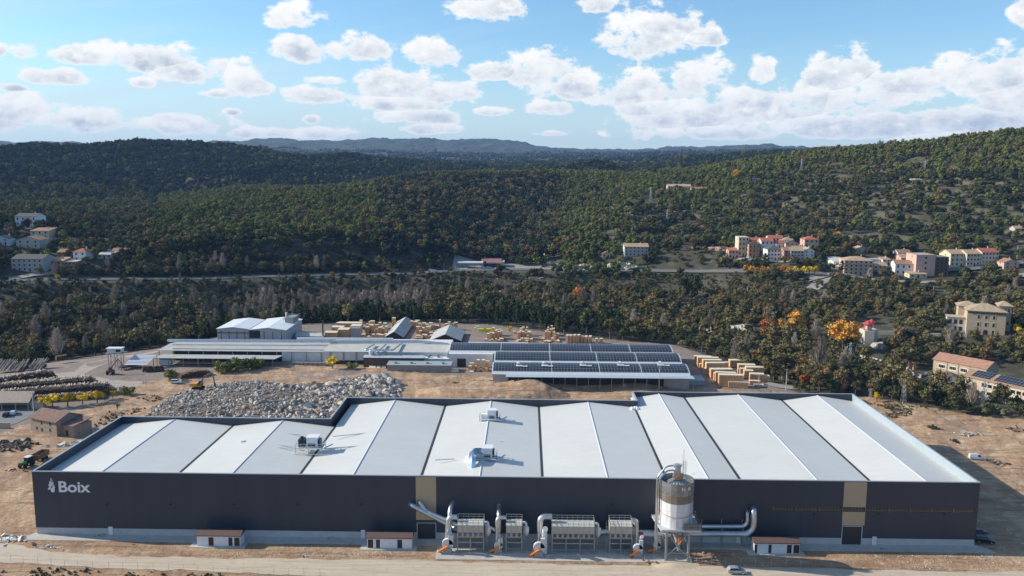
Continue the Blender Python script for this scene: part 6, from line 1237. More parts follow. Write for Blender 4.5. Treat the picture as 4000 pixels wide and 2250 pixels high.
gx2, gy2 = np.meshgrid(np.linspace(min(q.x for q in fo)+8, max(q.x for q in fo), 40), np.linspace(min(q.y for q in fo)+8, max(q.y for q in fo), 16), indexing='ij')
o = grid_mesh('forecourt', gx2, gy2, hza(gx2, gy2)+.22, M_PATH); o['kind'] = 'structure'
# ---------------------------------------------------------------- stone houses in front
M_RUB = mat('rubble_stone', (.34, .265, .20), .95, var=.35, vscale=1.6, bump=.4, bscale=3); M_OLDT = mat('old_tiles', (.21, .125, .095), .9, var=.35, vscale=1.2)
p = gp(172, 1697); sh = empty('stone_house', p, -.42, 'old rubble stone farmhouse with worn brown tile roof by the log yard', 'house'); CLEAR.append((p.x, p.y, 18))
mb = MB(); mb.ext([(0, -2), (9.5, -2), (9.5, 5.2), (4.7, 7.0), (0, 5.2)], -6.5, 6.5, 'x'); mb.build('wall', M_RUB, sh)
mb = MB(); mb.ext([(-.5, 4.9), (-.5, 5.15), (4.7, 7.3), (10, 5.15), (10, 4.9), (4.7, 7.0)], -6.9, 6.9, 'x'); mb.build('roof', M_OLDT, sh)
mb = MB(); mb.box(6.5, 12, 2, 9, -2, 4.0); mb.build('annex_wall', M_RUB, sh); mb = MB(); mb.add([(6.4, 1.6, 4.0), (12.4, 1.6, 4.0), (12.4, 9.3, 5.2), (6.4, 9.3, 5.2), (6.4, 1.6, 3.8), (12.4, 1.6, 3.8), (12.4, 9.3, 5.0), (6.4, 9.3, 5.0)], [(0,1,2,3),(7,6,5,4),(0,4,5,1),(1,5,6,2),(2,6,7,3),(3,7,4,0)]); mb.build('annex_roof', M_OLDT, sh)
for x, z in ((-3.4, 1.2), (-.8, 1.0), (-.8, 3.4), (3.2, 1.4), (3.4, 3.5)): mb = MB(); mb.box(x-.35, x+.35, -.06, -.004, z, z+1.1); mb.build('window', M_DARKIN, sh)
mb = MB(); mb.box(8.2, 9.3, 1.94, 1.996, 0, 2.1); mb.build('door', M_SHEDD, sh)
p = gp(50, 1604); cs = empty('tiled_shelter', p, 0.05, 'long open car shelter with mottled grey tile roof at the left edge', 'shelter'); mb = MB(); mb.add([(-22, 0, 3.0), (6, 0, 3.0), (4.4, 7.5, 5.4), (-22, 7.5, 5.4), (-22, 0, 2.8), (6, 0, 2.8), (4.4, 7.5, 5.2), (-22, 7.5, 5.2)], [(0,1,2,3),(7,6,5,4),(0,4,5,1),(1,5,6,2),(2,6,7,3),(3,7,4,0)]); mb.build('roof', mat('mottled_tiles', (.34, .28, .22), .9, var=.35, vscale=2.5), cs)
for x in (-16, -10, -4, 1, 5.6): mb = MB(); mb.bar((x, .2, 0), (x, .2, 2.9), .25); mb.build('post', M_GREYM, cs)
mb = MB(); mb.box(-22, 4.2, 7.2, 7.5, 0, 5.1); mb.box(5.5, 10, 2, 5, 0, 2.6); mb.build('back_wall_or_shade', wallm((.45, .38, .34)), cs)
mb = MB(); a, b = gp(-30, 1672), gp(52, 1660); mb.box(0, (b-a).length, -.25, .25, -1, 2.0); tag(mb.build('garden_wall', wallm((.45, .36, .28)), loc=a), 'ruined low garden wall at the left picture edge below the parking lot', 'wall')
# ---------------------------------------------------------------- mansion
M_SAND = mat('sandstone', (.49, .38, .27), .9, var=.12, vscale=.8); M_MTILE = tile((.43, .32, .21))
p = GT(3772, 1308); ms = empty('mansion', p, -.36, 'large sandstone mansion with tiled roof, arched cornice and rear tower on the slope', 'mansion'); CLEAR += [(p.x+8, p.y+5, 17), (p.x+5, p.y-6, 12), (p.x+16, p.y-12, 9), (p.x-8, p.y, 8)]
def hipr(mb, x0, x1, y0, y1, z, rise, ov=.8):
    r = min(x1-x0, y1-y0)/2; c = (y0+y1)/2
    mb.add([(x0-ov, y0-ov, z), (x1+ov, y0-ov, z), (x1+ov, y1+ov, z), (x0-ov, y1+ov, z), (x0+r, c, z+rise), (x1-r+.01, c, z+rise), (x0-ov, y0-ov, z-.25), (x1+ov, y0-ov, z-.25), (x1+ov, y1+ov, z-.25), (x0-ov, y1+ov, z-.25)], [(0,1,5,4),(1,2,5),(2,3,4,5),(3,0,4),(6,7,1,0),(7,8,2,1),(8,9,3,2),(9,6,0,3),(9,8,7,6)])
Wd, Hm = 17.2, 12.4
mb = MB(); mb.box(0, Wd, 0, 15, -6, Hm); mb.build('wall', M_SAND, ms); mb = MB(); hipr(mb, 0, Wd, 0, 15, Hm, 2.9); mb.build('roof', M_MTILE, ms)
mb = MB(); mb.box(Wd-2, Wd+3.6, 9, 17, -6, Hm+2.0); mb.build('tower', M_SAND, ms); mb = MB(); hipr(mb, Wd-2, Wd+3.6, 9, 17, Hm+2.0, 2.0); mb.build('tower_roof', M_MTILE, ms)
mb = MB(); mb.box(-3, 6, 11, 19, -6, Hm+.6); mb.build('rear_wing', M_SAND, ms); mb = MB(); hipr(mb, -3, 6, 11, 19, Hm+.6, 2.0); mb.build('wing_roof', M_MTILE, ms)
mb = MB(); mb.box(-8.5, -.01, 4, 11, -6, 7.6); mb.build('loggia', wallm((.60, .54, .46)), ms)
mb = MB(); mb.box(-8.9, .2, 3.6, 11.3, 7.6, 7.9); mb.build('loggia_roof', M_SAND, ms)
for k in range(3):
    for z in (.8, 4.4): mb = MB(); mb.box(-7.9+2.5*k, -6.4+2.5*k, 3.9, 3.996, z, z+2.2); mb.build('window', M_DARKIN, ms)
for f, z in enumerate((.9, 4.6, 8.4)):
    for k, x in enumerate((5.2, 8.6, 12.0)):
        if f == 0 and k == 1:
            mb = MB(); mb.add([(x-1, -.08, 0), (x+1, -.08, 0), (x+1, -.08, 2.0)]+[(x+math.cos(t), -.08, 2.0+math.sin(t)*.9) for t in [math.pi*j/6 for j in range(1, 6)]]+[(x-1, -.08, 2.0)], [tuple(range(9))]); mb.build('door', M_DARKIN, ms); continue
        mb = MB(); mb.box(x-.55, x+.55, -.06, -.02, z, z+1.8); wn = mb.build('window', mat('window_brown', (.06, .04, .03), .4), ms)
        mb = MB(); mb.box(x-.75, x+.75, -.16, -.062, z+1.85, z+2.1); mb.box(x-.75, x-.56, -.1, -.062, z, z+1.85); mb.box(x+.56, x+.75, -.1, -.062, z, z+1.85); mb.build('frame', wallm((.66, .56, .42)), wn)
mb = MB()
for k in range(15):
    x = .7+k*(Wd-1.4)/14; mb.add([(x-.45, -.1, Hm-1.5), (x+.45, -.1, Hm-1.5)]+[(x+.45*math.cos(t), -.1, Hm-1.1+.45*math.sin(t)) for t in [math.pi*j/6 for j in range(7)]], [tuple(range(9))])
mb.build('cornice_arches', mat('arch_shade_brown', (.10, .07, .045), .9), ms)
for k in range(2):
    for z in (4.6, Hm-1.2): mb = MB(); mb.box(Wd+.4+1.6*k, Wd+1.2+1.6*k, 8.9, 8.996, z, z+1.6); mb.build('window', M_DARKIN, ms)
for y in (3, 7): 
    for z in (.9, 4.6, 8.4): mb = MB(); mb.box(Wd+.004, Wd+.06, y-.5, y+.5, z, z+1.7); mb.build('window', M_DARKIN, ms)
# terrace walls and red roofed pavilion
def wall_run(name, pts, h, m, label, th=.5, base=-2.0, cat='wall'):
    P = [GT(a, b) for a, b in pts]; o = empty(name, P[0], 0, label, cat); mb = MB()
    for a, b in zip(P, P[1:]):
        a_, b_ = a-P[0], b-P[0]; n_ = Vector((-(b_-a_).y, (b_-a_).x, 0)).normalized()*th/2
        mb.add([a_-n_+Vector((0,0,base)), b_-n_+Vector((0,0,base)), b_+n_+Vector((0,0,base)), a_+n_+Vector((0,0,base)), a_-n_+Vector((0,0,h)), b_-n_+Vector((0,0,h)), b_+n_+Vector((0,0,h)), a_+n_+Vector((0,0,h))], [(0,3,2,1),(4,5,6,7),(0,1,5,4),(1,2,6,5),(2,3,7,6),(3,0,4,7)]); CLEAR.append(((a.x+b.x)/2, (a.y+b.y)/2-2, 4)); CLEAR.append((a.x, a.y-2, 4))
    mb.build('masonry', m, o); return o
M_PWALL = mat('pale_masonry', (.55, .50, .42), .95, var=.18, vscale=.7)
wall_run('garden_wall', [(3303,1394),(3345,1404),(3395,1416),(3445,1430)], 2.6, M_PWALL, 'long pale masonry wall above the pylon below the red roofed pavilion')
wall_run('terrace_wall', [(3425,1308),(3520,1312),(3640,1316),(3775,1322)], 1.9, M_PWALL, 'low pale terrace wall between the red roofed pavilion and the mansion')
p = GT(3396, 1346); bs = empty('bastion', p, 0, 'tall pale stone bastion carrying the red roofed pavilion', 'wall'); CLEAR += [(p.x, p.y-3, 9), (p.x+6, p.y+2, 7)]
mb = MB(); mb.prism([(-2.6, 0), (1.6, -1.0), (5.0, 2.6), (5.0, 8), (-2.6, 8)], -3, 6.6); mb.build('masonry', M_PWALL, bs)
for k, (dx, dy, s_, lb) in enumerate(((-.4, 2.2, 1.15, 'small pavilion with red pointed roof on top of the stone bastion'), (4.6, 10, .95, 'second red pointed roof pavilion just behind the bastion'))):
    pv = empty('pavilion', p+Vector((dx, dy, 6.6 if k == 0 else 6.0)), .2, lb, 'pavilion', 'red roofed pavilions'); mb = MB(); n_ = 6; ring = lambda r, z: [(r*math.cos(2*math.pi*j/n_), r*math.sin(2*math.pi*j/n_), z) for j in range(n_)]
    mb.lathe([(1.75*s_, -.2), (1.75*s_, 3.1)], n=n_); mb.build('wall', wallm((.42, .16, .12)), pv)
    mb = MB()
    for j in range(n_): t = 2*math.pi*(j+.5)/n_; r = 1.75*s_*math.cos(math.pi/n_)+.03; c = Vector((r*math.cos(t), r*math.sin(t), 1.6)); tn = Vector((-math.sin(t), math.cos(t), 0))*.45; mb.add([c-tn-Vector((0,0,1)), c+tn-Vector((0,0,1)), c+tn+Vector((0,0,.8)), c-tn+Vector((0,0,.8))], [(0,1,2,3)])
    mb.build('opening', wallm((.70, .60, .50)), pv); mb = MB(); mb.lathe([(2.5*s_, 3.0), (2.5*s_, 3.15), (.1, 4.9), (0, 4.9)], n=n_); mb.build('roof', tile((.50, .07, .06)), pv)
# old tiled factory and the solar roofed building beside it
def oblong(name, P1, P2, zb, dep, rise, mw, mr, label, gable_side=True):
    v = P2-P1; L = math.hypot(v.x, v.y); rz = math.atan2(v.y, v.x); o = empty(name, (P1.x, P1.y, zb), rz, label, 'factory'); h = P1.z-zb
    mb = MB(); mb.ext([(0, -6), (dep, -6), (dep, h), (dep/2, h+rise-.1), (0, h)], 0, L, 'x'); mb.build('wall', mw, o)
    mb = MB(); mb.ext([(-.4, h-.2), (-.4, h+.05), (dep/2, h+rise+.15), (dep+.4, h+.05), (dep+.4, h-.2), (dep/2, h+rise-.05)], -.4, L+.4, 'x'); mb.build('roof', mr, o)
    for t in np.linspace(0, 1, 8): q = P1.lerp(P2, t); CLEAR.extend([(q.x, q.y+dep*.6, dep*.75), (q.x-1, q.y-5, 6)])
    return o, L, h
M_OCH = mat('ochre_render', (.46, .36, .25), .9, var=.14, vscale=.5)
E1, E2 = G(3647, 1402, 9.0), G(3854, 1441, 9.0); tf, L, h = oblong('tiled_factory', E1, E2, 2.0, 11, 2.2, M_OCH, tile((.40, .21, .14)), 'old ochre factory with long red brown tile roof and three arched windows')
for t in (.17, .38, .59):
    x = L*t; mb = MB(); mb.add([(x-1.7, -.05, h-3.6), (x+1.7, -.05, h-3.6), (x+1.7, -.05, h-1.9)]+[(x+1.7*math.cos(a), -.05, h-1.9+.6*math.sin(a)) for a in [math.pi*j/8 for j in range(1, 8)]]+[(x-1.7, -.05, h-1.9)], [tuple(range(11))]); fr_ = mb.build('window_surround', wallm((.72, .66, .52)), tf)
    mb = MB(); [mb.box(x-1.35+.7*j, x-.8+.7*j, -.12, -.055, h-3.1, h-1.8) for j in range(4)]; mb.build('panes', M_GLASS, fr_)
for t in (.15, .36): x = L*t; mb = MB(); mb.box(x-.6, x+.6, -.08, -.004, h-5.6, h-4.9); mb.build('vent', wallm((.30, .18, .12)), tf)
for t in (.27, .49, .7): mb = MB(); mb.box(L*t-.08, L*t+.08, -.15, -.004, -1, h-.2); mb.build('downpipe', M_GREYM, tf)
E1, E2 = G(3761, 1467, 8.0), G(4060, 1533, 8.0); sb, L, h = oblong('solar_roofed_factory', E1, E2, 0.5, 13, 1.8, mat('cream_render', (.56, .48, .36), .9, var=.12, vscale=.5), tile((.36, .22, .15)), 'cream factory with solar panels on its brown roof at the right edge')
for i, (t0, t1) in enumerate(((.09, .34), (.40, 1.0))):
    mb = MB(); z = lambda y: h+.28+(1.8+.1)*(y/6.5); mb.add([(L*t0, 1.0, z(1.0)), (L*t1, 1.0, z(1.0)), (L*t1, 6.2, z(6.2)), (L*t0, 6.2, z(6.2))], [(0, 1, 2, 3)]); mb.build('solar_array', M_SOLAR, sb)
for k in range(9):
    for z in (h-2.6, h-5.6):
        x = L*(.30+.075*k); mb = MB(); mb.box(x-.8, x+.8, -.06, -.004, z, z+1.3); wn = mb.build('window', M_GLASS, sb); mb = MB(); mb.box(x-1.0, x+1.0, -.1, -.0615, z-.2, z-.02); mb.box(x-1.0, x+1.0, -.1, -.0615, z+1.32, z+1.5); mb.build('frame', wallm((.7, .66, .58)), wn)
p = G(3672, 1508, .5); o = empty('white_shed', p, -.12, 'white shed with dark slanting roof before the old tiled factory', 'shed'); CLEAR += [(p.x+5, p.y, 9), (p.x-3, p.y-4, 6), (p.x+10, p.y-5, 8), (p.x-8, p.y+2, 8)]
mb = MB(); mb.ext([(0, -3), (9.6, -3), (9.6, 3.4), (5, 4.6), (0, 3.0)], 0, 7); mb.build('wall', wallm((.76, .74, .68)), o); mb = MB(); mb.ext([(-.3, 2.95), (-.3, 3.1), (5, 4.85), (9.9, 3.5), (9.9, 3.3), (5, 4.6)], -.4, 7.3); mb.build('roof', tile(T_DRK), o)
for x in (5.0,): mb = MB(); mb.box(x-.5, x+.5, -.05, -.004, 1.2, 1.9); mb.build('window', M_GLASS, o)
wall_run('drive_wall', [(3541,1448),(3560,1466),(3598,1478)], 1.6, mat('pinkish_wall', (.58, .44, .36), .9, var=.08), 'curved pinkish boundary wall by the drive to the old tiled factory')
for px, py in ((3552, 1442), (3570, 1446)): q = GT(px, py); mb = MB(); mb.box(-.5, .5, -.5, .5, -.5, 3.4); mb.box(-.65, .65, -.65, .65, 3.4, 3.7); tag(mb.build('gate_pillar', wallm((.48, .25, .18)), loc=q), 'brick gate pillar by the curved pinkish wall', 'pillar', 'pair of gate pillars')
# ---------------------------------------------------------------- rock outcrops
def outcrop(px0, px1, pyt, pyb, col, label, seed=0):
    a, b = GT(px0, pyb), GT(px1, pyb); sc_ = FPX/((a+b)/2-Vector((0, 0, CH))).dot(FW); h = (pyb-pyt)/sc_*1.05; L = (b-a).length; nx, nz = max(12, int(L/.9)), 14; V = []; F_ = []
    for i in range(nx+1):
        t = i/nx; base = a.lerp(b, t); base.z = hz(base.x, base.y); e = min(1, t*6+.2, (1-t)*6+.2)*(.75+.5*float(fbm(np.array(t*L/7+seed), np.array(1.3), 3)))
        for j in range(nz+3):
            if j <= nz: s_ = j/nz; z = h*e*s_-.8; y = s_*h*.35+float(fbm(np.array(t*L/2.6+seed), np.array(z/2.2), 4))*2.6+abs(float(fbm(np.array(t*L/1.1+seed*3), np.array(z/5), 2)))*1.6-.6*math.sin(z*1.4+seed+t*5)
            else: s_ = (j-nz)/2; z = h*e*(1-s_*.15)-.8; y = h*.35+s_*7
            V.append((base.x-a.x+.4*float(fbm(np.array(z/1.5), np.array(t*L/3+seed), 2)), base.y-a.y+y, base.z-a.z+z))
    m_ = nz+3; F_ = [(i*m_+j, (i+1)*m_+j, (i+1)*m_+j+1, i*m_+j+1) for i in range(nx) for j in range(m_-1)]
    me = bpy.data.meshes.new('rock_outcrop'); me.from_pydata(V, [], F_); me.materials.append(mat('rock_%d_%d' % (int(col[0]*99), int(col[2]*99)), col, .95, var=.5, vscale=.6, bump=.7, bscale=1.2)); o = bpy.data.objects.new('rock_outcrop', me); COL.objects.link(o); o.location = a; tag(o, label, 'rock face')
    for t in np.linspace(0, 1, max(2, int(L/5))): q = a.lerp(b, t); CLEAR.append((q.x, q.y-1.5, 3.5))
outcrop(2180, 2515, 1020, 1057, (.50, .44, .32), 'long pale yellow rock cutting beside the valley road', 1); outcrop(2098, 2208, 972, 998, (.48, .32, .25), 'reddish rock face above the pale rock cutting', 2)
outcrop(2655, 2834, 962, 982, (.42, .25, .19), 'reddish brown rock bank left of the hillside village', 3); outcrop(1925, 2012, 1130, 1160, (.42, .29, .22), 'reddish rock patch below the filling station', 4)
outcrop(2740, 2812, 1262, 1300, (.42, .38, .32), 'left pale cliff stump above the timber stacks', 5); outcrop(2828, 2965, 1266, 1314, (.40, .36, .31), 'wide pale cliff left of the orange trees', 6); outcrop(3420, 3530, 1340, 1368, (.38, .34, .28), 'pale rock ledge under the terrace wall', 7)
outcrop(1930, 2160, 1082, 1092, (.44, .40, .33), 'thin grey rock ledge below the road', 8)
for i, (px0, px1, pyb) in enumerate(((3380,3620,705),(2700,2760,795),(2850,2960,880),(2690,2720,905),(2960,3150,835),(2620,2720,828),(3500,3700,640),(2990,3080,800))): outcrop(px0, px1, pyb-9, pyb, (.27, .23, .19), ('low grey rock band on the terraced hill, '+('just below the dark crest', 'right of the hilltop farm', 'above the lone farmhouse', 'beside the lone farmhouse pylon', 'high above the pink detached house', 'on the lowest left terraces', 'nearest to the right skyline', 'between the farm and the village')[i]), 10+i)
# ---------------------------------------------------------------- pylons, poles, fences
def pylon(px, pyb, pyt, label, grp='lattice pylons'):
    p = GT(px, pyb); sc_ = FPX/(p-Vector((0, 0, CH))).dot(FW); h = (pyb-pyt)/sc_; o = empty('lattice_pylon', p, .2, label, 'pylon', grp); mb = MB(); w0 = h*.055+.25; t_ = .12; CLEAR.append((p.x, p.y, 3))
    n_ = max(5, int(h/2.2)); W_ = lambda z: w0*(1-z/h)+.28*z/h
    for sx in (-1, 1):
        for sy in (-1, 1): mb.bar((sx*w0, sy*w0, -.5), (sx*.28, sy*.28, h), t_*1.3)
    for k in range(n_):
        z0, z1 = h*k/n_, h*(k+1)/n_
        for s in (-1, 1): mb.bar((-W_(z0), s*W_(z0), z0), (W_(z1), s*W_(z1), z1), t_*.7); mb.bar((s*W_(z0), -W_(z0), z0), (s*W_(z1), W_(z1), z1), t_*.7)
    mb.build('lattice', M_GALV, o)
    for zz in (.95, .86): mb = MB(); mb.bar((-h*.09-.8, 0, h*zz), (h*.09+.8, 0, h*zz), .16); [mb.bar((s*(h*.09+.7), 0, h*zz), (s*(h*.09+.7), 0, h*zz-.6), .12) for s in (-1, 0, 1)]; mb.build('cross_arm', M_GALV, o)
for a in ((3129,688,626,'pylon standing on the hill crest above the village'), (3610,684,630,'farther pylon near the dark rocky top of the right hill'), (2605,880,822,'pylon on the terraces above the lone farmhouse'), (2541,790,738,'small pylon left of the hilltop farm'), (3318,1428,1338,'pylon before the long pale masonry wall'),
          (3528,1573,1480,'tall pylon rising behind the right parapet of the warehouse'), (3841,1592,1492,'tall pylon before the cream solar roofed factory'), (3400,1556,1520,'short pylon just behind the right corner of the warehouse')): pylon(*a)
def pole(px, pyb, pyt, label, m=M_GREYM, r=.16, arm=True, name='utility_pole', cat='pole'):
    p = GT(px, pyb); sc_ = FPX/(p-Vector((0, 0, CH))).dot(FW); h = (pyb-pyt)/sc_; o = empty(name, p, 0, label, cat, 'poles'); mb = MB(); mb.tube([(0, 0, -.5), (0, 0, h)], [r*1.2, r*.8], 6); mb.build('post', m, o)
    if arm: mb = MB(); mb.bar((-.9, 0, h-.4), (.9, 0, h-.4), .12); [mb.bar((s*.8, 0, h-.4), (s*.8, 0, h-.1), .12) for s in (-1, 0, 1)]; mb.build('cross_arm', m, o)
M_PCONC = mat('pole_concrete', (.50, .48, .44), .9)
for a in ((2088,1478,1412,'concrete pole at the foot of the nearest solar hall'), (2575,1520,1429,'concrete pole rising before the right half of the solar halls'), (3070,1524,1441,'tall pale pole right of the near timber stacks'), (3340,1545,1494,'thin dark pole behind the right back corner of the warehouse'), (3644,1172,1117,'pole on the slope below the town'), (2918,1175,1122,'pole in the scrub left of the town road'), (3254,1195,1152,'thin pole in the middle of the scrub'), (3285,1388,1350,'pale trunk like pole under the big orange tree'),
          (2963,1515,1464,'thin pole before the near timber stacks'), (132,1612,1530,'lamp pole beside the tiled shelter'), (568,1502,1450,'lamp pole at the edge of the log yard'), (3972,1012,958,'pole beside the pink gabled house')): pole(*a, M_PCONC)
for i, px in enumerate((1734, 1779, 1812, 1798, 1869)): pole(px, 1058-(i > 1)*4, 1030-(i > 1)*4, 'street lamp number %d from the left at the filling station' % (i+1), M_GALV, .1, True, 'street_lamp', 'lamp')
def fence(pts, n_, label, h=1.8, grp='site fences'):
    P = [G(*p) for p in pts]; seg = [0]
    for a, b in zip(P, P[1:]): seg.append(seg[-1]+(b-a).length)
    o = empty('wire_fence', P[0], 0, label, 'fence', grp); Q = []
    for k in range(n_):
        s = seg[-1]*k/(n_-1); i = min(max(j for j in range(len(seg)) if seg[j] <= s+1e-6), len(P)-2); q = P[i].lerp(P[i+1], (s-seg[i])/(seg[i+1]-seg[i]))-P[0]; q.x += random.uniform(-.15, .15); q.z = hz(q.x+P[0].x, q.y+P[0].y); Q.append(q)
        mb = MB(); mb.tube([(q.x, q.y, q.z-.2), (q.x+random.uniform(-.08, .08), q.y, q.z+h)], .035, 5); mb.build('post', M_GALV, o)
    mb = MB()
    for z in (.3, 1.0, h-.1):
        for a, b in zip(Q, Q[1:]): mb.bar(a+Vector((0, 0, z)), b+Vector((0, 0, z)), .02)
    mb.build('wire', M_GREYM, o)
fence([(40,2196),(300,2220),(700,2232),(1000,2246),(1250,2252)], 22, 'post and wire fence on the near side of the dirt road, lower left')
fence([(500,2162),(900,2172),(1300,2180),(1700,2188)], 18, 'post and wire fence between the dirt road and the two left sheds')
fence([(1713,2186),(2100,2196),(2700,2204)], 17, 'post and wire fence along the front edge of the equipment pad')
fence([(2720,2206),(3100,2214),(3500,2222),(3910,2244)], 21, 'post and wire fence on the far side of the dirt road, right of the silo')
# debris on the soil
def rubbish(px, py, n_, s_, m, label, cat='debris', name='debris_heap', flat=.5):
    p = G(px, py); p.z = hz(p.x, p.y); mb = MB()
    for k in range(n_):
        c = Vector((random.gauss(0, s_), random.gauss(0, s_*.6), abs(random.gauss(0, .15)))); M = Euler((random.uniform(-.6, .6), random.uniform(-.6, .6), random.uniform(0, 3))).to_matrix(); mb.cbox(c+Vector((0, 0, .15)), (random.uniform(.4, 1.6)*s_*.6, random.uniform(.3, .9)*s_*.6, random.uniform(.1, .5)*flat), M=M)
    tag(mb.build(name, m, loc=p), label, cat)
rubbish(42, 2108, 26, 1.8, M_WHITE, 'heap of crumpled white plastic and rubble beside the left end of the concrete strip'); rubbish(190, 2138, 8, .9, M_WHITE, 'small white sack pile between the dirt road and the concrete strip', flat=.8)
rubbish(136, 2126, 7, .7, M_OLDT, 'few brown boards lying right of the white plastic heap'); rubbish(396, 2094, 8, .6, MATS['rubble_stone'], 'small pallet of stones standing left of the first door'); rubbish(1290, 2104, 6, .5, MATS['rubble_stone'], 'small brown bundle by the wall left of the middle shed')
rubbish(512, 2128, 3, .5, M_ORANGE, 'orange and white barrier bits left of the first shed'); rubbish(1185, 2172, 4, .9, M_CONC, 'grey slab fragments on the soil between the first two sheds'); rubbish(1345, 2168, 4, .8, M_CONC, 'grey slab fragments left of the middle shed')
rubbish(2540, 2200, 9, .9, mat('red_earth', (.24, .13, .08), .95), 'small heap of dark red earth in front of the equipment pad'); rubbish(3442, 2147, 3, .5, mat('blue_plastic', (.03, .12, .6), .4), 'blue plastic crate right of the right gate', 'crate', 'plastic_crate'); rubbish(3843, 2186, 5, .6, M_CONC, 'small pale rubble pile near the right end of the fence')
rubbish(3870, 1798, 14, 1.6, MATS['rubble_stone'], 'rubble and scrap behind the white van'); rubbish(3910, 1808, 14, 1.8, mat('dark_scrap', (.12, .08, .06), .9), 'dark scrap timber right of the white van'); rubbish(3470, 1622, 14, 2.0, mat('dark_soil_lump', (.14, .10, .07), .95), 'dark broken lumps on the bare soil right of the parapet')
rubbish(3545, 1598, 9, 1.4, M_CONC, 'pale soil boulders near the tall pylon'); rubbish(3985, 1690, 16, 2.2, MATS['dark_scrap'], 'tangled dark scrap at the right picture edge'); rubbish(3800, 1700, 18, 2.6, M_CONC, 'whitish rubble spread on the bare soil at right')
rubbish(265, 1742, 26, 2.6, M_GREYM, 'grey metal profiles heaped behind the left parapet', flat=.3); rubbish(60, 1838, 9, 1.2, mat('maroon_scrap', (.20, .05, .06), .9), 'maroon scrap left of the tractor'); rubbish(40, 1745, 90, 3.2, mat('dark_spoil', (.13, .09, .07), .95), 'dark spoil heap left of the tractor', flat=1.4); rubbish(370, 1680, 18, 2.0, M_CONC, 'pale gravel heap behind the left parapet', flat=2.0)
rubbish(2780, 2170, 7, 1.2, MATS['rubble_stone'], 'short rubble strip behind the silo shadow')
# traffic cones and sand spill
p = G(2640, 2212, .08); V = []
gx3, gy3 = np.meshgrid(np.linspace(-5.5, 5.5, 24), np.linspace(-1.6, 1.6, 12), indexing='ij'); hh = np.clip(1-np.sqrt((gx3/5.3)**2+(gy3/1.5)**2), 0, 1)*.8+.0
o = grid_mesh('sand_spill', gx3+p.x, gy3+p.y, p.z+hh+rng.uniform(0, .05, hh.shape)-.03, mat('yellow_sawdust', (.60, .47, .32), .95, var=.1, vscale=1.5)); tag(o, 'spread heap of yellow sawdust in front of the silo legs', 'sawdust heap')
# ---------------------------------------------------------------- trees
def foliage(name, c1, c2, v=.35, rough=.9):
    def fn(t, geo, b):
        oi = t.new('ShaderNodeObjectInfo').outputs['Random']
        g2 = t.new('ShaderNodeNewGeometry').outputs['Random Per Island']
        c = t.mix(t.rng(oi, 0, 1), c1, c2)
        f = t.rng(g2, 0, 1, 1-v, 1+v); f2 = t.rng(t.m('FRACT', t.m('MULTIPLY', oi, 7.31)), 0, 1, .7, 1.3)
        f = t.m('MULTIPLY', f, f2)
        n = t.new('ShaderNodeMix', data_type='RGBA', blend_type='MULTIPLY'); n.inputs[0].default_value = 1
        t.put(n.inputs[6], c); t.put(n.inputs[7], t.comb(f, f, f))
        b.inputs['Specular IOR Level'].default_value = .15
        return n.outputs[2]
    return mat(name, fn=fn, rough=rough)
M_BARK = mat('bark', (.12, .09, .065), .95, var=.3)
SPEC = {  # leaf colours, height, crown radius (x, z), crown centre height, clumps, leaves per clump, leaf size
 'oak':     dict(m=foliage('leaves_evergreen', (.036,.047,.020), (.080,.086,.036)), h=7, rx=3.6, rz=2.9, cz=4.0, nc=11, nl=34, ls=.62),
 'pine':    dict(m=foliage('needles_pine', (.115,.130,.030), (.190,.195,.055)), h=9, rx=2.7, rz=3.6, cz=5.2, nc=11, nl=34, ls=.58),
 'roundpine': dict(m=MATS['needles_pine'] if 'needles_pine' in MATS else foliage('needles_pine', (.075,.095,.026), (.120,.140,.038)), h=5, rx=3.0, rz=2.5, cz=2.5, nc=13, nl=36, ls=.5),
 'darkpine': dict(m=foliage('needles_bluish', (.024,.040,.026), (.046,.066,.040)), h=9, rx=3.2, rz=3.0, cz=5.2, nc=11, nl=34, ls=.62),
 'bush':    dict(m=foliage('leaves_scrub', (.060,.066,.028), (.13,.12,.055)), h=2.6, rx=2.3, rz=1.4, cz=1.1, nc=6, nl=26, ls=.42),
 'olive':   dict(m=foliage('leaves_fading', (.105,.10,.040), (.19,.155,.065)), h=11, rx=3.4, rz=4.6, cz=6.4, nc=15, nl=34, ls=.50),
 'rust':    dict(m=foliage('leaves_rust', (.135,.080,.038), (.20,.13,.05)), h=10, rx=3.3, rz=4.2, cz=5.8, nc=14, nl=34, ls=.50),
 'orange':  dict(m=foliage('leaves_orange', (.42,.19,.035), (.52,.27,.05)), h=13, rx=5.0, rz=5.4, cz=7.6, nc=22, nl=48, ls=.56),
 'russet':  dict(m=foliage('leaves_russet', (.40,.13,.045), (.44,.17,.05)), h=13, rx=4.6, rz=5.4, cz=7.4, nc=22, nl=48, ls=.56),
 'yellow':  dict(m=foliage('leaves_yellow', (.62,.42,.02), (.70,.50,.03)), h=6, rx=2.7, rz=2.2, cz=4.0, nc=11, nl=40, ls=.40),
 'conifer': dict(m=foliage('needles_dark', (.028,.050,.018), (.050,.075,.024)), h=14, rx=2.5, rz=6.6, cz=7.6, nc=20, nl=34, ls=.60),
 'cypress': dict(m=foliage('needles_cypress', (.022,.040,.018), (.030,.050,.020)), h=11, rx=1.1, rz=5.3, cz=5.6, nc=12, nl=34, ls=.40),
 'reed':    dict(m=foliage('leaves_cane', (.16,.17,.075), (.22,.22,.11)), h=5, rx=2.6, rz=2.2, cz=2.4, nc=8, nl=40, ls=.45),
}
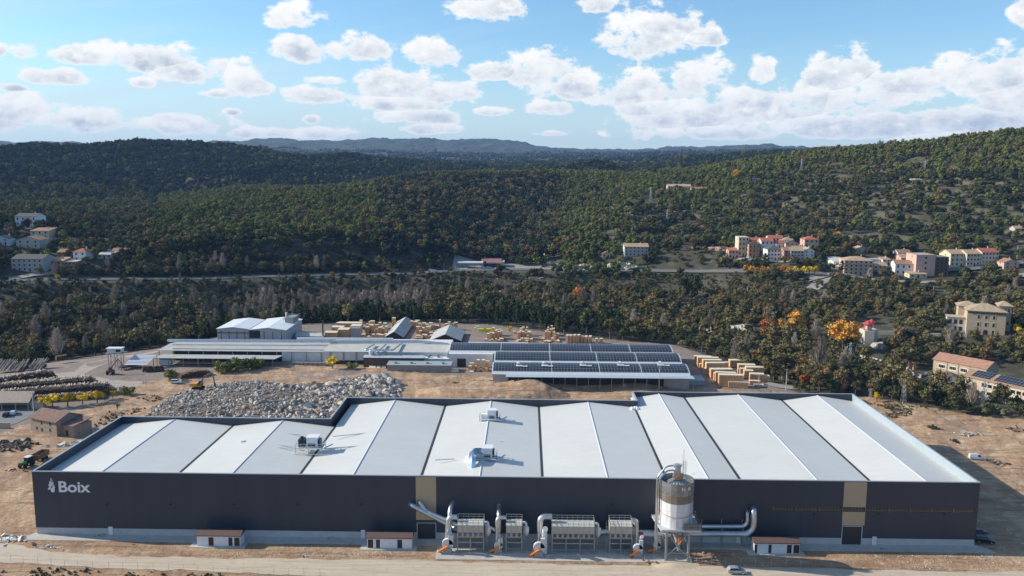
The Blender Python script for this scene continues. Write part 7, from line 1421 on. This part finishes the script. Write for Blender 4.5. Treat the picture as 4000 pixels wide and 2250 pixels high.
def crown_mesh(s, seed, dense=1.0):
    r = random.Random(seed); S = SPEC[s]; V = []; Fc = []
    cone = s in ('conifer', 'pine'); bare = 0
    cl = []
    for i in range(S['nc']):
        while 1:
            p = Vector((r.uniform(-1, 1), r.uniform(-1, 1), r.uniform(-1, 1)))
            if p.length <= 1: break
        p = p*.78 if p.length < .78 else p.normalized()*.72
        if s == 'conifer': k = 1-.72*((p.z+1)/2); p.x *= k*1.25; p.y *= k*1.25
        if s == 'pine': k = 1-.38*((p.z+1)/2); p.x *= k*1.2; p.y *= k*1.2
        c = Vector((p.x*S['rx'], p.y*S['rx'], S['cz']+p.z*S['rz']))
        rad = S['rx']*r.uniform(.34, .52)*(1-.45*((p.z+1)/2) if s == 'conifer' else 1)
        if s == 'cypress': rad = S['rx']*(.75-.4*((p.z+1)/2))
        cl.append((c, rad))
    for c, rad in cl:
        # clump core: a lumpy ball well inside the leaves
        k = len(V); core = []
        for i, (a, b_) in enumerate([(0, 1), (0, -1)]+[(2*math.pi*j/5, .0) for j in range(5)]):
            core.append(c+Vector((0, 0, b_*rad*.62)) if i < 2 else c+Vector((math.cos(a), math.sin(a), 0))*rad*.68)
        V += core; Fc += [(k, k+2+j, k+2+(j+1) % 5) for j in range(5)]+[(k+1, k+2+(j+1) % 5, k+2+j) for j in range(5)]
        for j in range(int(S['nl']*dense)):
            n = Vector((r.gauss(0, 1), r.gauss(0, 1), r.gauss(0, 1)+.25)).normalized()
            p = c+Vector((n.x, n.y, n.z*.85))*rad*r.uniform(.72, 1.12)
            nn = (n+Vector((r.gauss(0, .45), r.gauss(0, .45), r.gauss(0, .45)))).normalized()
            a = nn.orthogonal().normalized(); b_ = nn.cross(a); t = r.uniform(0, 6.28); a, b_ = a*math.cos(t)+b_*math.sin(t), b_*math.cos(t)-a*math.sin(t)
            q = S['ls']*r.uniform(.6, 1.3)*.5
            k = len(V); V += [p+a*q*1.4, p+b_*q, p-a*q*1.3, p-b_*q*1.1]; Fc.append((k, k+1, k+2, k+3))
    me = bpy.data.meshes.new('crown'); me.from_pydata([tuple(v) for v in V], [], Fc); me.materials.append(S['m'])
    return me
def trunk_mesh(h, r0, limbs=4, seed=0, m=M_BARK, spread=.35):
    r = random.Random(seed); mb = MB()
    top = Vector((r.uniform(-.3, .3), r.uniform(-.3, .3), h*.75))
    mb.tube([(0, 0, -.6), (0, 0, h*.2), top*.6+Vector((0, 0, 0)), top], [r0*1.25, r0, r0*.7, r0*.25], 6)
    for i in range(limbs):
        t = r.uniform(.3, .75); a = i*2.4+r.uniform(-.4, .4); s_ = Vector((top.x*t, top.y*t, top.z*t)); L = h*spread*r.uniform(.7, 1.1)
        e = s_+Vector((math.cos(a)*L*.8, math.sin(a)*L*.8, L*.7))
        mb.tube([s_, (s_+e)/2+Vector((0, 0, .15)), e], [r0*.4, r0*.28, r0*.1], 5)
    return mb.mesh('trunk', m)
M_TWIG = foliage('bare_twigs', (.31, .255, .21), (.42, .345, .28), .25)
def bare_mesh(h, w_, seed, n=260):
    """bare branches: thin tapering blades fanning up from the trunk"""
    r = random.Random(seed); V = []; Fc = []
    for i in range(n):
        t = r.uniform(.18, .95); a = r.uniform(0, 6.28); L = h*(.32*(1-t)+.10)*r.uniform(.6, 1.2)
        b = Vector((0, 0, h*t*.85))+Vector((math.cos(a), math.sin(a), 0))*w_*r.uniform(0, .55)*(1.15-t)
        d = Vector((math.cos(a+r.uniform(-.5, .5))*.38, math.sin(a+r.uniform(-.5, .5))*.38, 1)).normalized()
        e = b+d*L; s_ = d.cross(Vector((r.gauss(0, 1), r.gauss(0, 1), .1))).normalized()*.12
        k = len(V); V += [b-s_, b+s_, e]; Fc.append((k, k+1, k+2))
        for j in range(2):
            q = b+(e-b)*r.uniform(.3, .9); f = q+Vector((r.gauss(0, .5), r.gauss(0, .5), .8)).normalized()*L*.35
            k = len(V); V += [q-s_*.7, q+s_*.7, f]; Fc.append((k, k+1, k+2))
    me = bpy.data.meshes.new('crown'); me.from_pydata([tuple(v) for v in V], [], Fc); me.materials.append(M_TWIG)
    return me
KIND = {'roundpine': ('pine_tree', 'pine'), 'darkpine': ('pine_tree', 'pine'), 'oak': ('holm_oak_tree', 'tree'), 'pine': ('pine_tree', 'pine'), 'bush': ('shrub', 'shrub'), 'olive': ('broadleaf_tree', 'tree'), 'rust': ('autumn_tree', 'tree'),
        'orange': ('orange_tree', 'tree'), 'russet': ('russet_tree', 'tree'), 'yellow': ('yellow_tree', 'tree'), 'conifer': ('conifer_tree', 'conifer'), 'cypress': ('cypress_tree', 'cypress'), 'reed': ('cane_clump', 'cane'), 'bare': ('bare_tree', 'tree')}
PROTO = {}
def proto(s, v):
    if (s, v) not in PROTO:
        if s == 'bare': cm = bare_mesh(15, 3.2, 50+v); tm = trunk_mesh(15, .24, 6, v, mat('pale_bark', (.27, .235, .20), .9, var=.25), .3)
        else: cm = crown_mesh(s, 100*v+len(s), 1.0); tm = trunk_mesh(SPEC[s]['h'], .12+SPEC[s]['h']*.016, 4, v)
        PROTO[(s, v)] = (cm, tm)
    return PROTO[(s, v)]
FIRST = {}
def tree(s, loc, sc=1.0, v=None, rz=None, label=None, group=None, wide=1.0):
    v = random.randrange(3) if v is None else v; rz = random.uniform(0, 6.28) if rz is None else rz
    cm, tm = proto(s, v); o = empty(KIND[s][0], loc, rz, label, KIND[s][1], group); o.scale = (sc*wide, sc*wide, sc)
    c = bpy.data.objects.new('crown', cm); COL.objects.link(c); c.parent = o
    t = bpy.data.objects.new('trunk' if s != 'bush' else 'stem', tm); COL.objects.link(t); t.parent = o
    FIRST.setdefault((s, v), (c, t)); return o
def pix(P):
    """where world points stand on a 2576 px wide survey picture"""
    d = P-np.array([0, 0, CH]); z = d@np.array(FW)
    return (2000+FPX*(d@np.array(RT))/z)/K, (1125-FPX*(d@np.array(UP))/z)/K
def sample(n, d0, d1, a0=-.66, a1=.64, pw=2.0):
    a = rng.uniform(a0, a1, n); d = (rng.uniform(d0**pw, d1**pw, n))**(1/pw)
    x = d*np.sin(a); y = d*np.cos(a); return np.stack([x, y, hza(x, y)], -1), a, d
def road_dist(a): return (np.interp(a, CURV[4][0], CURV[4][1])+np.interp(a, CURV[5][0], CURV[5][1]))*.5
OPEN = [[(2165,795),(2210,795),(2280,855),(2150,900)], [(2265,925),(2640,925),(2640,1040),(2480,1004),(2265,960)], [(2395,842),(2560,842),(2560,866),(2395,866)], [(2160,850),(2225,850),(2225,912),(2160,912)]]
SPARSE = [[(1680,610),(1830,600),(1850,660),(1640,680)], [(2080,560),(2576,520),(2576,640),(2080,640)], [(2150,690),(2400,710),(2380,760),(2250,760)], [(1500,480),(2100,470),(2600,440),(2600,560),(1500,560)], [(0,560),(320,560),(320,700),(0,700)],
 [(1650,700),(1830,690),(1830,740),(1650,740)], [(440,560),(900,470),(900,520),(440,600)]]
def mask_ok(P, a, d):
    x, y = pix(P); ok = np.ones(len(P), bool)
    for q in OPEN: ok &= ~inpoly(x, y, q)
    r = road_dist(a); ok &= ~((np.abs(d-r) < 8.5))
    ok &= ~(inpoly(P[:, 0], P[:, 1], dirt_poly)); ok &= ~(inpoly(P[:, 0], P[:, 1], yard_poly))
    for cx_, cy_, cr_ in CLEAR: ok &= ((P[:, 0]-cx_)**2+(P[:, 1]-cy_)**2 > cr_*cr_)
    sp = np.zeros(len(P), bool)
    for q in SPARSE: sp |= inpoly(x, y, q)
    ok &= ~(sp & (rng.random(len(P)) < .45))
    return ok, x, y
def gscat(name, s, P, sc, label, cat):
    global rng
    """spread the points of a kind over its three tree shapes"""
    if len(P) == 0: return
    av = [k for k in range(3) if (s, k) in FIRST]
    if not av: return
    v = np.array(av)[rng.integers(0, len(av), len(P))]
    for k in av:
        m = v == k
        if not m.any(): continue
        if (s, k) not in FIRST:
            continue
        instancer(name, FIRST[(s, k)][0], P[m], sc[m], rng.uniform(0, 6.28, m.sum()), label, cat)
# ---- wood between the yard and the road, nearest trees one by one
P, a, d = sample(14000, 300, 640); P2, a2, d2 = sample(3000, 300, 420, .2, .64)
P = np.concatenate([P, P2]); a = np.concatenate([a, a2]); d = np.concatenate([d, d2])
ok, x, y = mask_ok(P, a, d); P, a, d, x, y = P[ok], a[ok], d[ok], x[ok], y[ok]
o_ = np.argsort(d); P, a, d, x, y = P[o_], a[o_], d[o_], x[o_], y[o_]
keep = []; cell = {}
for i in range(len(P)):
    k = (int(P[i, 0]//3.9), int(P[i, 1]//3.9))
    if any((k[0]+e, k[1]+f) in cell and (P[cell[(k[0]+e, k[1]+f)], 0]-P[i, 0])**2+(P[cell[(k[0]+e, k[1]+f)], 1]-P[i, 1])**2 < 15 for e in (-1, 0, 1) for f in (-1, 0, 1)): continue
    cell[k] = i; keep.append(i)
P, a, d, x, y = P[keep], a[keep], d[keep], x[keep], y[keep]
edge = np.interp(a, CURV[1][0], CURV[1][1])
kinds = []
for i in range(len(P)):
    r = random.random(); xx = x[i]; back = d[i]-edge[i]
    if xx < 1560 and xx > 520 and back < 42: s = 'conifer' if r < .8 else 'olive'
    elif xx < 520 and back < 40: s = 'pine' if r < .35 else ('conifer' if r < .5 else 'olive')
    elif 620 < xx < 1080 and back < 110: s = 'bare' if r < .74 else ('olive' if r < .8 else 'oak')
    elif xx < 560: s = 'oak' if r < .38 else ('rust' if r < .56 else ('olive' if r < .9 else 'bare'))
    elif xx < 1080: s = 'oak' if r < .5 else ('rust' if r < .62 else ('olive' if r < .85 else 'bare'))
    elif xx < 1700: s = 'oak' if r < .42 else ('olive' if r < .75 else ('rust' if r < .82 else ('reed' if r < .96 else 'bare')))
    else: s = 'oak' if r < .36 else ('olive' if r < .66 else ('reed' if r < .78 else ('rust' if r < .86 else ('bush' if r < .975 else 'bare'))))
    kinds.append(s)
kinds = np.array(kinds)
sc = rng.uniform(.68, 1.25, len(P)); sc[(x > 1650)] *= .86; sc[(d > 560)] *= .85; sc[(road_dist(a)-d > -5) & (road_dist(a)-d < 52) & (x < 1900)] *= .45
sc[kinds == 'conifer'] *= .85
ZONE = [(300, 'wood left of the control cabin'), (560, 'wood behind the log yard'), (760, 'belt directly behind the white works'), (1080, 'belt behind the far timber stacks'), (1320, 'belt behind the empty part of the lumber yard'), (1560, 'belt behind the straight timber row'), (1760, 'slope behind the near timber stacks'), (1960, 'slope left of the orange trees'), (2200, 'slope below the largest orange tree'), (2400, 'slope below the terrace wall'), (3000, 'slope before the solar roofed factory')]
LAB = {'oak': 'dark rounded evergreen tree in the ', 'pine': 'bright green pine at the edge of the ', 'bush': 'low scrubby shrub on the ', 'olive': 'olive brown tree in the ', 'rust': 'rust brown autumn tree in the ', 'conifer': 'narrow dark green conifer in the ', 'bare': 'leafless pale grey tree in the ', 'reed': 'pale cane clump in the '}
score = SPECH = np.array([SPEC[k]['h'] if k in SPEC else 15 for k in kinds])*sc/d
inn = (x > -20) & (x < 2600) & (y < 1010)
ind = np.zeros(len(P), bool)
for s_, q_ in (('conifer', 62), ('bare', 44), ('olive', 66), ('oak', 84), ('rust', 22), ('pine', 14), ('reed', 12), ('bush', 10)):
    m_ = np.where(kinds == s_)[0]; ind[m_[np.argsort(-np.where(inn, score, 0)[m_])[:q_]]] = True
for s in list(SPEC)+['bare']:               # make sure each shape exists once
    pass
seen = {}
for i in np.where(ind)[0]:
    s = kinds[i]; zn = next(z for lim, z in ZONE if x[i] < lim); c = seen.get(s, 0); seen[s] = c+1
    tree(s, P[i], sc[i], c % 3, label=('big ' if sc[i] > 1.05 else 'smallish ' if sc[i] < .8 else '')+LAB[s]+zn, group='%s in the %s' % (KIND[s][0].replace('_', ' ')+'s', zn), wide=random.uniform(.9, 1.2))
BUSHLABEL = 'low grey green shrub at the edge of the bare soil'
for s in list(SPEC)+['bare']:
    m = (~ind) & (kinds == s)
    gscat('woodland', s, P[m], sc[m], 'mixed autumn woodland filling the valley between the yard and the road', 'wood')
# ---- trees standing alone, one by one
def lone(s, px, py, hpx, label, group=None, v=None, wide=1.0, z=None):
    p = GT(px, py) if z is None else G(px, py, z); k = FPX/(p-Vector((0, 0, CH))).dot(FW); H_ = (SPEC[s]['cz']+SPEC[s]['rz']*.95) if s in SPEC else 15
    return tree(s, p, hpx/k/H_, v, label=label, group=group, wide=wide)
for i, (px, py, h_) in enumerate(((170,1592,44),(205,1594,52),(265,1588,56),(323,1580,44),(380,1575,52))): lone('yellow', px, py, h_, '%s bright yellow tree of the row below the log piles' % ('first second third fourth fifth'.split()[i]), 'row of yellow trees', z=0, wide=1.25)
lone('yellow', 440, 1558, 34, 'yellowish loose tree right of the rounded green one by the logs', z=0); lone('oak', 406, 1562, 46, 'rounded dark green tree at the right end of the yellow row', z=0, wide=.9)
lone('roundpine', 499, 1542, 42, 'round grey green bush on the embankment above the stone house', z=0, wide=1.2); lone('olive', 460, 1600, 26, 'scrubby olive tree on the embankment', z=0)
lone('roundpine', 665, 1490, 42, 'single round pine beside the dark brown log pile', z=0, wide=1.5)
for i, (px, py) in enumerate(((868,1456),(895,1452),(922,1450),(950,1446),(980,1442),(1008,1438))): lone('roundpine', px, py, 50, 'bushy green pine in the row of six before the sawmill shed', 'row of six pines', z=0, wide=1.0)
lone('yellow', 1299, 1438, 48, 'round golden yellow tree alone before the white mill wall', z=0, wide=1.2); lone('roundpine', 1375, 1439, 28, 'small bright green pine right of the golden tree', z=0, wide=1.5); lone('pine', 1456, 1432, 36, 'dark green conifer before the translucent roofed shed', z=0, wide=1.2)
lone('orange', 3110, 1322, 104, 'tallest golden orange tree of the trio above the timber stacks'); lone('russet', 2996, 1328, 86, 'russet red tree, left of the orange trio'); lone('orange', 3050, 1328, 82, 'middle orange tree of the trio above the timber stacks')
lone('orange', 3292, 1376, 128, 'largest golden orange tree left of the red roofed pavilion', wide=1.15); lone('russet', 3362, 1330, 60, 'russet tree between the largest orange tree and the pavilion')
lone('russet', 2259, 1198, 76, 'big salmon red tree alone in the middle of the wood', wide=.95); lone('olive', 2089, 1202, 66, 'yellow olive egg shaped tree left of the salmon red one', wide=1.2); lone('olive', 2350, 1236, 44, 'ochre rounded tree right of the salmon red one', wide=1.2)
lone('russet', 3138, 1522, 62, 'small rusty red tree right of the tall pale pole', wide=.8); lone('yellow', 2845, 926, 26, 'small bright yellow tree on the slope above the village'); lone('orange', 2877, 706, 42, 'pale orange tree beside the hilltop hut', wide=1.1)
lone('yellow', 252, 968, 24, 'spreading yellow bush in the left village', wide=1.5); lone('orange', 268, 956, 24, 'orange bush beside the spreading yellow one'); lone('yellow', 392, 984, 20, 'yellow bush left of the low grey shed', wide=1.6); lone('orange', 605, 930, 30, 'small orange tree alone on the middle slope'); lone('yellow', 225, 1094, 22, 'small yellow bush beside the road below the left village')
lone('yellow', 3345, 1004, 10, 'tiny yellow shrub before the stone barn'); lone('orange', 3274, 955, 48, 'yellowish orange round tree right of the pink detached house', wide=1.2); lone('olive', 3262, 1015, 56, 'large olive rounded tree between the village and the town road', wide=1.4)
lone('yellow', 3975, 1308, 40, 'yellow tree right of the mansion', wide=1.4); lone('yellow', 3425, 1570, 36, 'yellow green bush by the short pylon', wide=1.1); lone('yellow', 3950, 1100, 40, 'yellow tree beside the town road at the right edge'); lone('orange', 2440, 925, 12, 'yellow bush behind the lone farmhouse')
for i, (px, py, h_) in enumerate(((3600,1530,22),(3640,1545,26),(3690,1550,30),(3730,1556,34),(3770,1562,44),(3800,1568,52),(3880,1572,40),(3940,1580,34),(3985,1590,30),(3570,1515,20))): lone('olive' if i % 3 else 'reed', px, py, h_, '%s olive bush in scrub below the old factories, %s' % (('small', 'low', 'broad')[i % 3], ('far left', 'left', 'left of the white shed', 'below the white shed', 'left of the tall pylon', 'behind the tall pylon', 'right of the tall pylon', 'far right', 'at the picture edge', 'by the drive wall')[i]), wide=1.3)
for i in range(13): s_ = 'orange' if i < 9 else 'yellow'; lone(s_, 2915+i*21+(14 if i > 9 else 0), 1076+random.uniform(-2, 3), 34+random.uniform(-3, 6), ('%s avenue tree, one of the row below the hillside village' % ('orange' if i < 9 else 'yellow')), '%s avenue trees below the village' % ('orange' if i < 9 else 'yellow'))
for i, (px, py, h_) in enumerate(((3700,1268,70),(3712,1270,84),(3690,1272,54),(3662,1278,50),(3650,1280,46),(3735,1262,40))): lone('cypress', px, py, h_, 'dark slim cypress left of the mansion', 'cypresses left of the mansion')
lone('darkpine', 2250, 1092, 30, 'dark bluish green tree beside the valley road below the pale cutting', v=0); lone('darkpine', 2060, 1100, 30, 'dark bluish green tree left of the pale road cutting', v=1); lone('darkpine', 1560, 1105, 30, 'dark bluish green tree below the filling station road', v=2); lone('oak', 2700, 1178, 110, 'big dark rounded tree beside the road in the middle right', wide=.9); lone('conifer', 3287, 1075, 62, 'dark pointed conifer before the white windowless shed', wide=1.2); lone('bare', 3200, 1480, 190, 'very tall bare poplar behind the timber stacks'); lone('bare', 3300, 1450, 110, 'slim bare poplar right of the very tall one')
lone('yellow', 1992, 1302, 26, 'low yellow bush at the foot of the conifer belt'); lone('yellow', 2014, 1306, 14, 'second low yellow bush at the foot of the conifer belt', wide=1.6)
for k in range(3):
    for s in SPEC:
        if (s, k) not in FIRST and s in ('pine',): pass
# ---- hills
def hill(n, d0, d1, s0, pick, name, label, a0=-.66, a1=.64, pw=2.0):
    P, a, d = sample(n, d0, d1, a0, a1, pw); ok, x, y = mask_ok(P, a, d)
    sl = np.hypot(hza(P[:, 0]+3, P[:, 1])-P[:, 2], hza(P[:, 0], P[:, 1]+3)-P[:, 2])/3
    ok &= (sl < 1.3) | (rng.random(len(P)) < .3)
    P, a, d, x, y, sl = P[ok], a[ok], d[ok], x[ok], y[ok], sl[ok]
    dens = fbm(P[:, 0]/60, P[:, 1]/60, 3); kk = pick(x, y, d, dens, len(P)); bn_ = hza(P[:, 0], P[:, 1], BENCH) > .35; kk[bn_ & (rng.random(len(P)) < .85)] = ''; sc = rng.uniform(.55, 1.15, len(P))*s0
    for s in set(kk)-{''}:
        m = kk == s; gscat(name, s, P[m], sc[m], label, 'wood')
def pk1(x, y, d, q, n):
    r = rng.random(n); k = np.where(r < .56, 'oak', np.where(r < .70, 'pine', 'bush')).astype(object)
    up = ((x > 1550) & (y < 455-(x-1550)*.02)) | ((x > 400) & (x < 1500) & (y < 600) & (r < .5))
    k[up & (r < .75)] = 'pine'
    k[(r > .965)] = 'rust'; k[(r > .93) & (r < .965)] = 'olive'
    right = (x > 1500) & (y > 400)
    k[right & (q < -.16) & (rng.random(n) < .6)] = 'bush'
    k[right & (q < -.34) & (rng.random(n) < .7)] = ''
    g = (x > 950) & (x < 1420) & (y > 450) & (y < 660); k[g & (r < .72)] = 'darkpine'; k[g & (r > .72) & (r < .84)] = 'olive'; k[g & (r > .90)] = 'rust'; k[(x > 1420) & (x < 1900) & (y < 560) & (y < 420+(x-1420)*.25+40) & (r < .8)] = 'pine'; k[(x > 1400) & (x < 1600) & (y > 480) & (r < .5)] = 'pine'  # dark trees stand in for gully shade, bright pines for the sunlit slope
    cut = ((rock_at(x, y)) & (rng.random(n) < .5)); k[cut] = ''
    return k
def rock_at(x, y): return inpoly(x, y, [(180,690),(420,640),(600,610),(900,612),(1140,640),(1200,690)])
hill(42000, 641, 1340, 1.12, pk1, 'hillside_wood', 'evergreen oak and pine wood covering the middle hills')
A_OF = np.linspace(-.7, .7, 60); X_OF = pix(np.stack([600*np.sin(A_OF), 600*np.cos(A_OF), np.full(60, 5.0)], -1))[0]
def pk0(x, y, d, q, n):
    r = rng.random(n); k = np.where(r < .45, 'oak', np.where(r < .8, 'bush', np.where(r < .93, 'olive', 'rust'))).astype(object); k[(x > 1950) & (q < -.1)] = ''; k[(x > 1650) & (x < 1830) & (y > 600)] = ''; a_ = np.interp(x, X_OF, A_OF); fr_ = road_dist(a_)-d; m = (fr_ > 0) & (fr_ < 46) & (x < 1900); k[m & (k != 'bush') & (rng.random(n) < .82)] = 'bush'; k[m & (rng.random(n) < .35)] = ''; return k
hill(15000, 505, 652, .72, pk0, 'roadside_thicket', 'low thicket on the bank below and above the valley road')
def pk2(x, y, d, q, n):
    r = rng.random(n); k = np.where(r < .80, 'darkpine', 'oak').astype(object); k[r > .965] = 'olive'; k[(r > .9) & (r < .94)] = 'pine'; k[q < -.42] = 'bush'; lo = (y > 440) & (x < 900); u = rng.random(n); k[lo & (u < .45)] = 'bush'; k[lo & (u > .8) & (q < .1)] = ''; return k
hill(34000, 1340, 2050, 1.5, pk2, 'hilltop_wood', 'dark evergreen wood covering the long hill on the left and the skyline')
hill(24000, 2050, 5200, 1.7, pk2, 'distant_wood', 'far off evergreen forest on the plain below the blue mountains', pw=1.5)

# ---- boulders too many to count
for k in range(6):
    m = rng.integers(0, 6, len(rest)) == k; q = rest[m]
    if k in RSRC: instancer('loose_rubble', RSRC[k], np.stack([rx[q], ry[q], rz_[q]], -1), rs[q], rng.uniform(0, 6.28, len(q)), 'countless smaller broken stones of the rock pile', 'rubble')

# ---- dry weeds and small stones on the soil
def soil(n, polys, z=0):
    out = []
    for P_ in polys:
        Q = [G(*p) for p in P_]; x0, x1 = min(q.x for q in Q), max(q.x for q in Q); y0, y1 = min(q.y for q in Q), max(q.y for q in Q)
        x = rng.uniform(x0, x1, n); y = rng.uniform(y0, y1, n); m = inpoly(x, y, Q) & (vnoise(x/7, y/7) > .0); out.append(np.stack([x[m], y[m], hza(x[m], y[m])], -1))
    return np.concatenate(out)
WP = soil(500, [[(-200,2215),(300,2222),(1000,2252),(1500,2275),(-200,2275)], [(480,1640),(640,1560),(560,1520),(470,1560),(380,1640),(360,1672)], [(3330,1560),(3420,1556),(3560,1600),(3560,1650),(3470,1640)], [(3560,1640),(3700,1690),(3760,1740),(3660,1700)], [(1700,1480),(2620,1500),(2620,1512),(1700,1496)], [(3080,1532),(3500,1552),(3700,1600),(4000,1630),(4000,1655),(3600,1612),(3330,1548)]])
instancer('dry_weeds', FIRST[('bush', 0)][0], WP, rng.uniform(.1, .26, len(WP)), rng.uniform(0, 6.28, len(WP)), 'dry weeds along the edges of the bare soil', 'weeds')
SP = soil(900, [[(0,1700),(480,1620),(560,1660),(130,1880),(80,2080),(-100,2100)], [(100,2110),(1600,2136),(1600,2180),(500,2168),(100,2140)], [(3350,1560),(4000,1660),(4100,2200),(3900,2160),(3900,1960)], [(2740,2170),(4000,2170),(4000,2230),(2760,2204)], [(1650,1450),(1000,1440),(700,1490),(1560,1470)], [(2150,1500),(3100,1530),(3100,1550),(2150,1550)]])
instancer('scattered_stones', RSRC[min(RSRC)], SP, rng.uniform(.12, .5, len(SP))**1.2, rng.uniform(0, 6.28, len(SP)), 'loose stones scattered over the bare soil', 'stones')

# ---------------------------------------------------------------- haze
zmin = float(ZG.min())-1.0; zmax = max(float(ZG.max()), CH)+25
mb = MB(); mb.box(-11000, 11000, -1200, 9600, zmin, zmax); hzm = bpy.data.materials.new('haze'); hzm.use_nodes = True; hzm.node_tree.nodes.clear()
pv_ = hzm.node_tree.nodes.new('ShaderNodeVolumePrincipled'); pv_.inputs['Color'].default_value = (.34, .58, 1.0, 1); pv_.inputs['Density'].default_value = 5.5e-5; pv_.inputs['Anisotropy'].default_value = 0.0
oo = hzm.node_tree.nodes.new('ShaderNodeOutputMaterial'); hzm.node_tree.links.new(pv_.outputs[0], oo.inputs['Volume'])
hb = mb.build('haze', hzm); tag(hb, 'thin blue air over the valley', 'haze', kind='stuff')
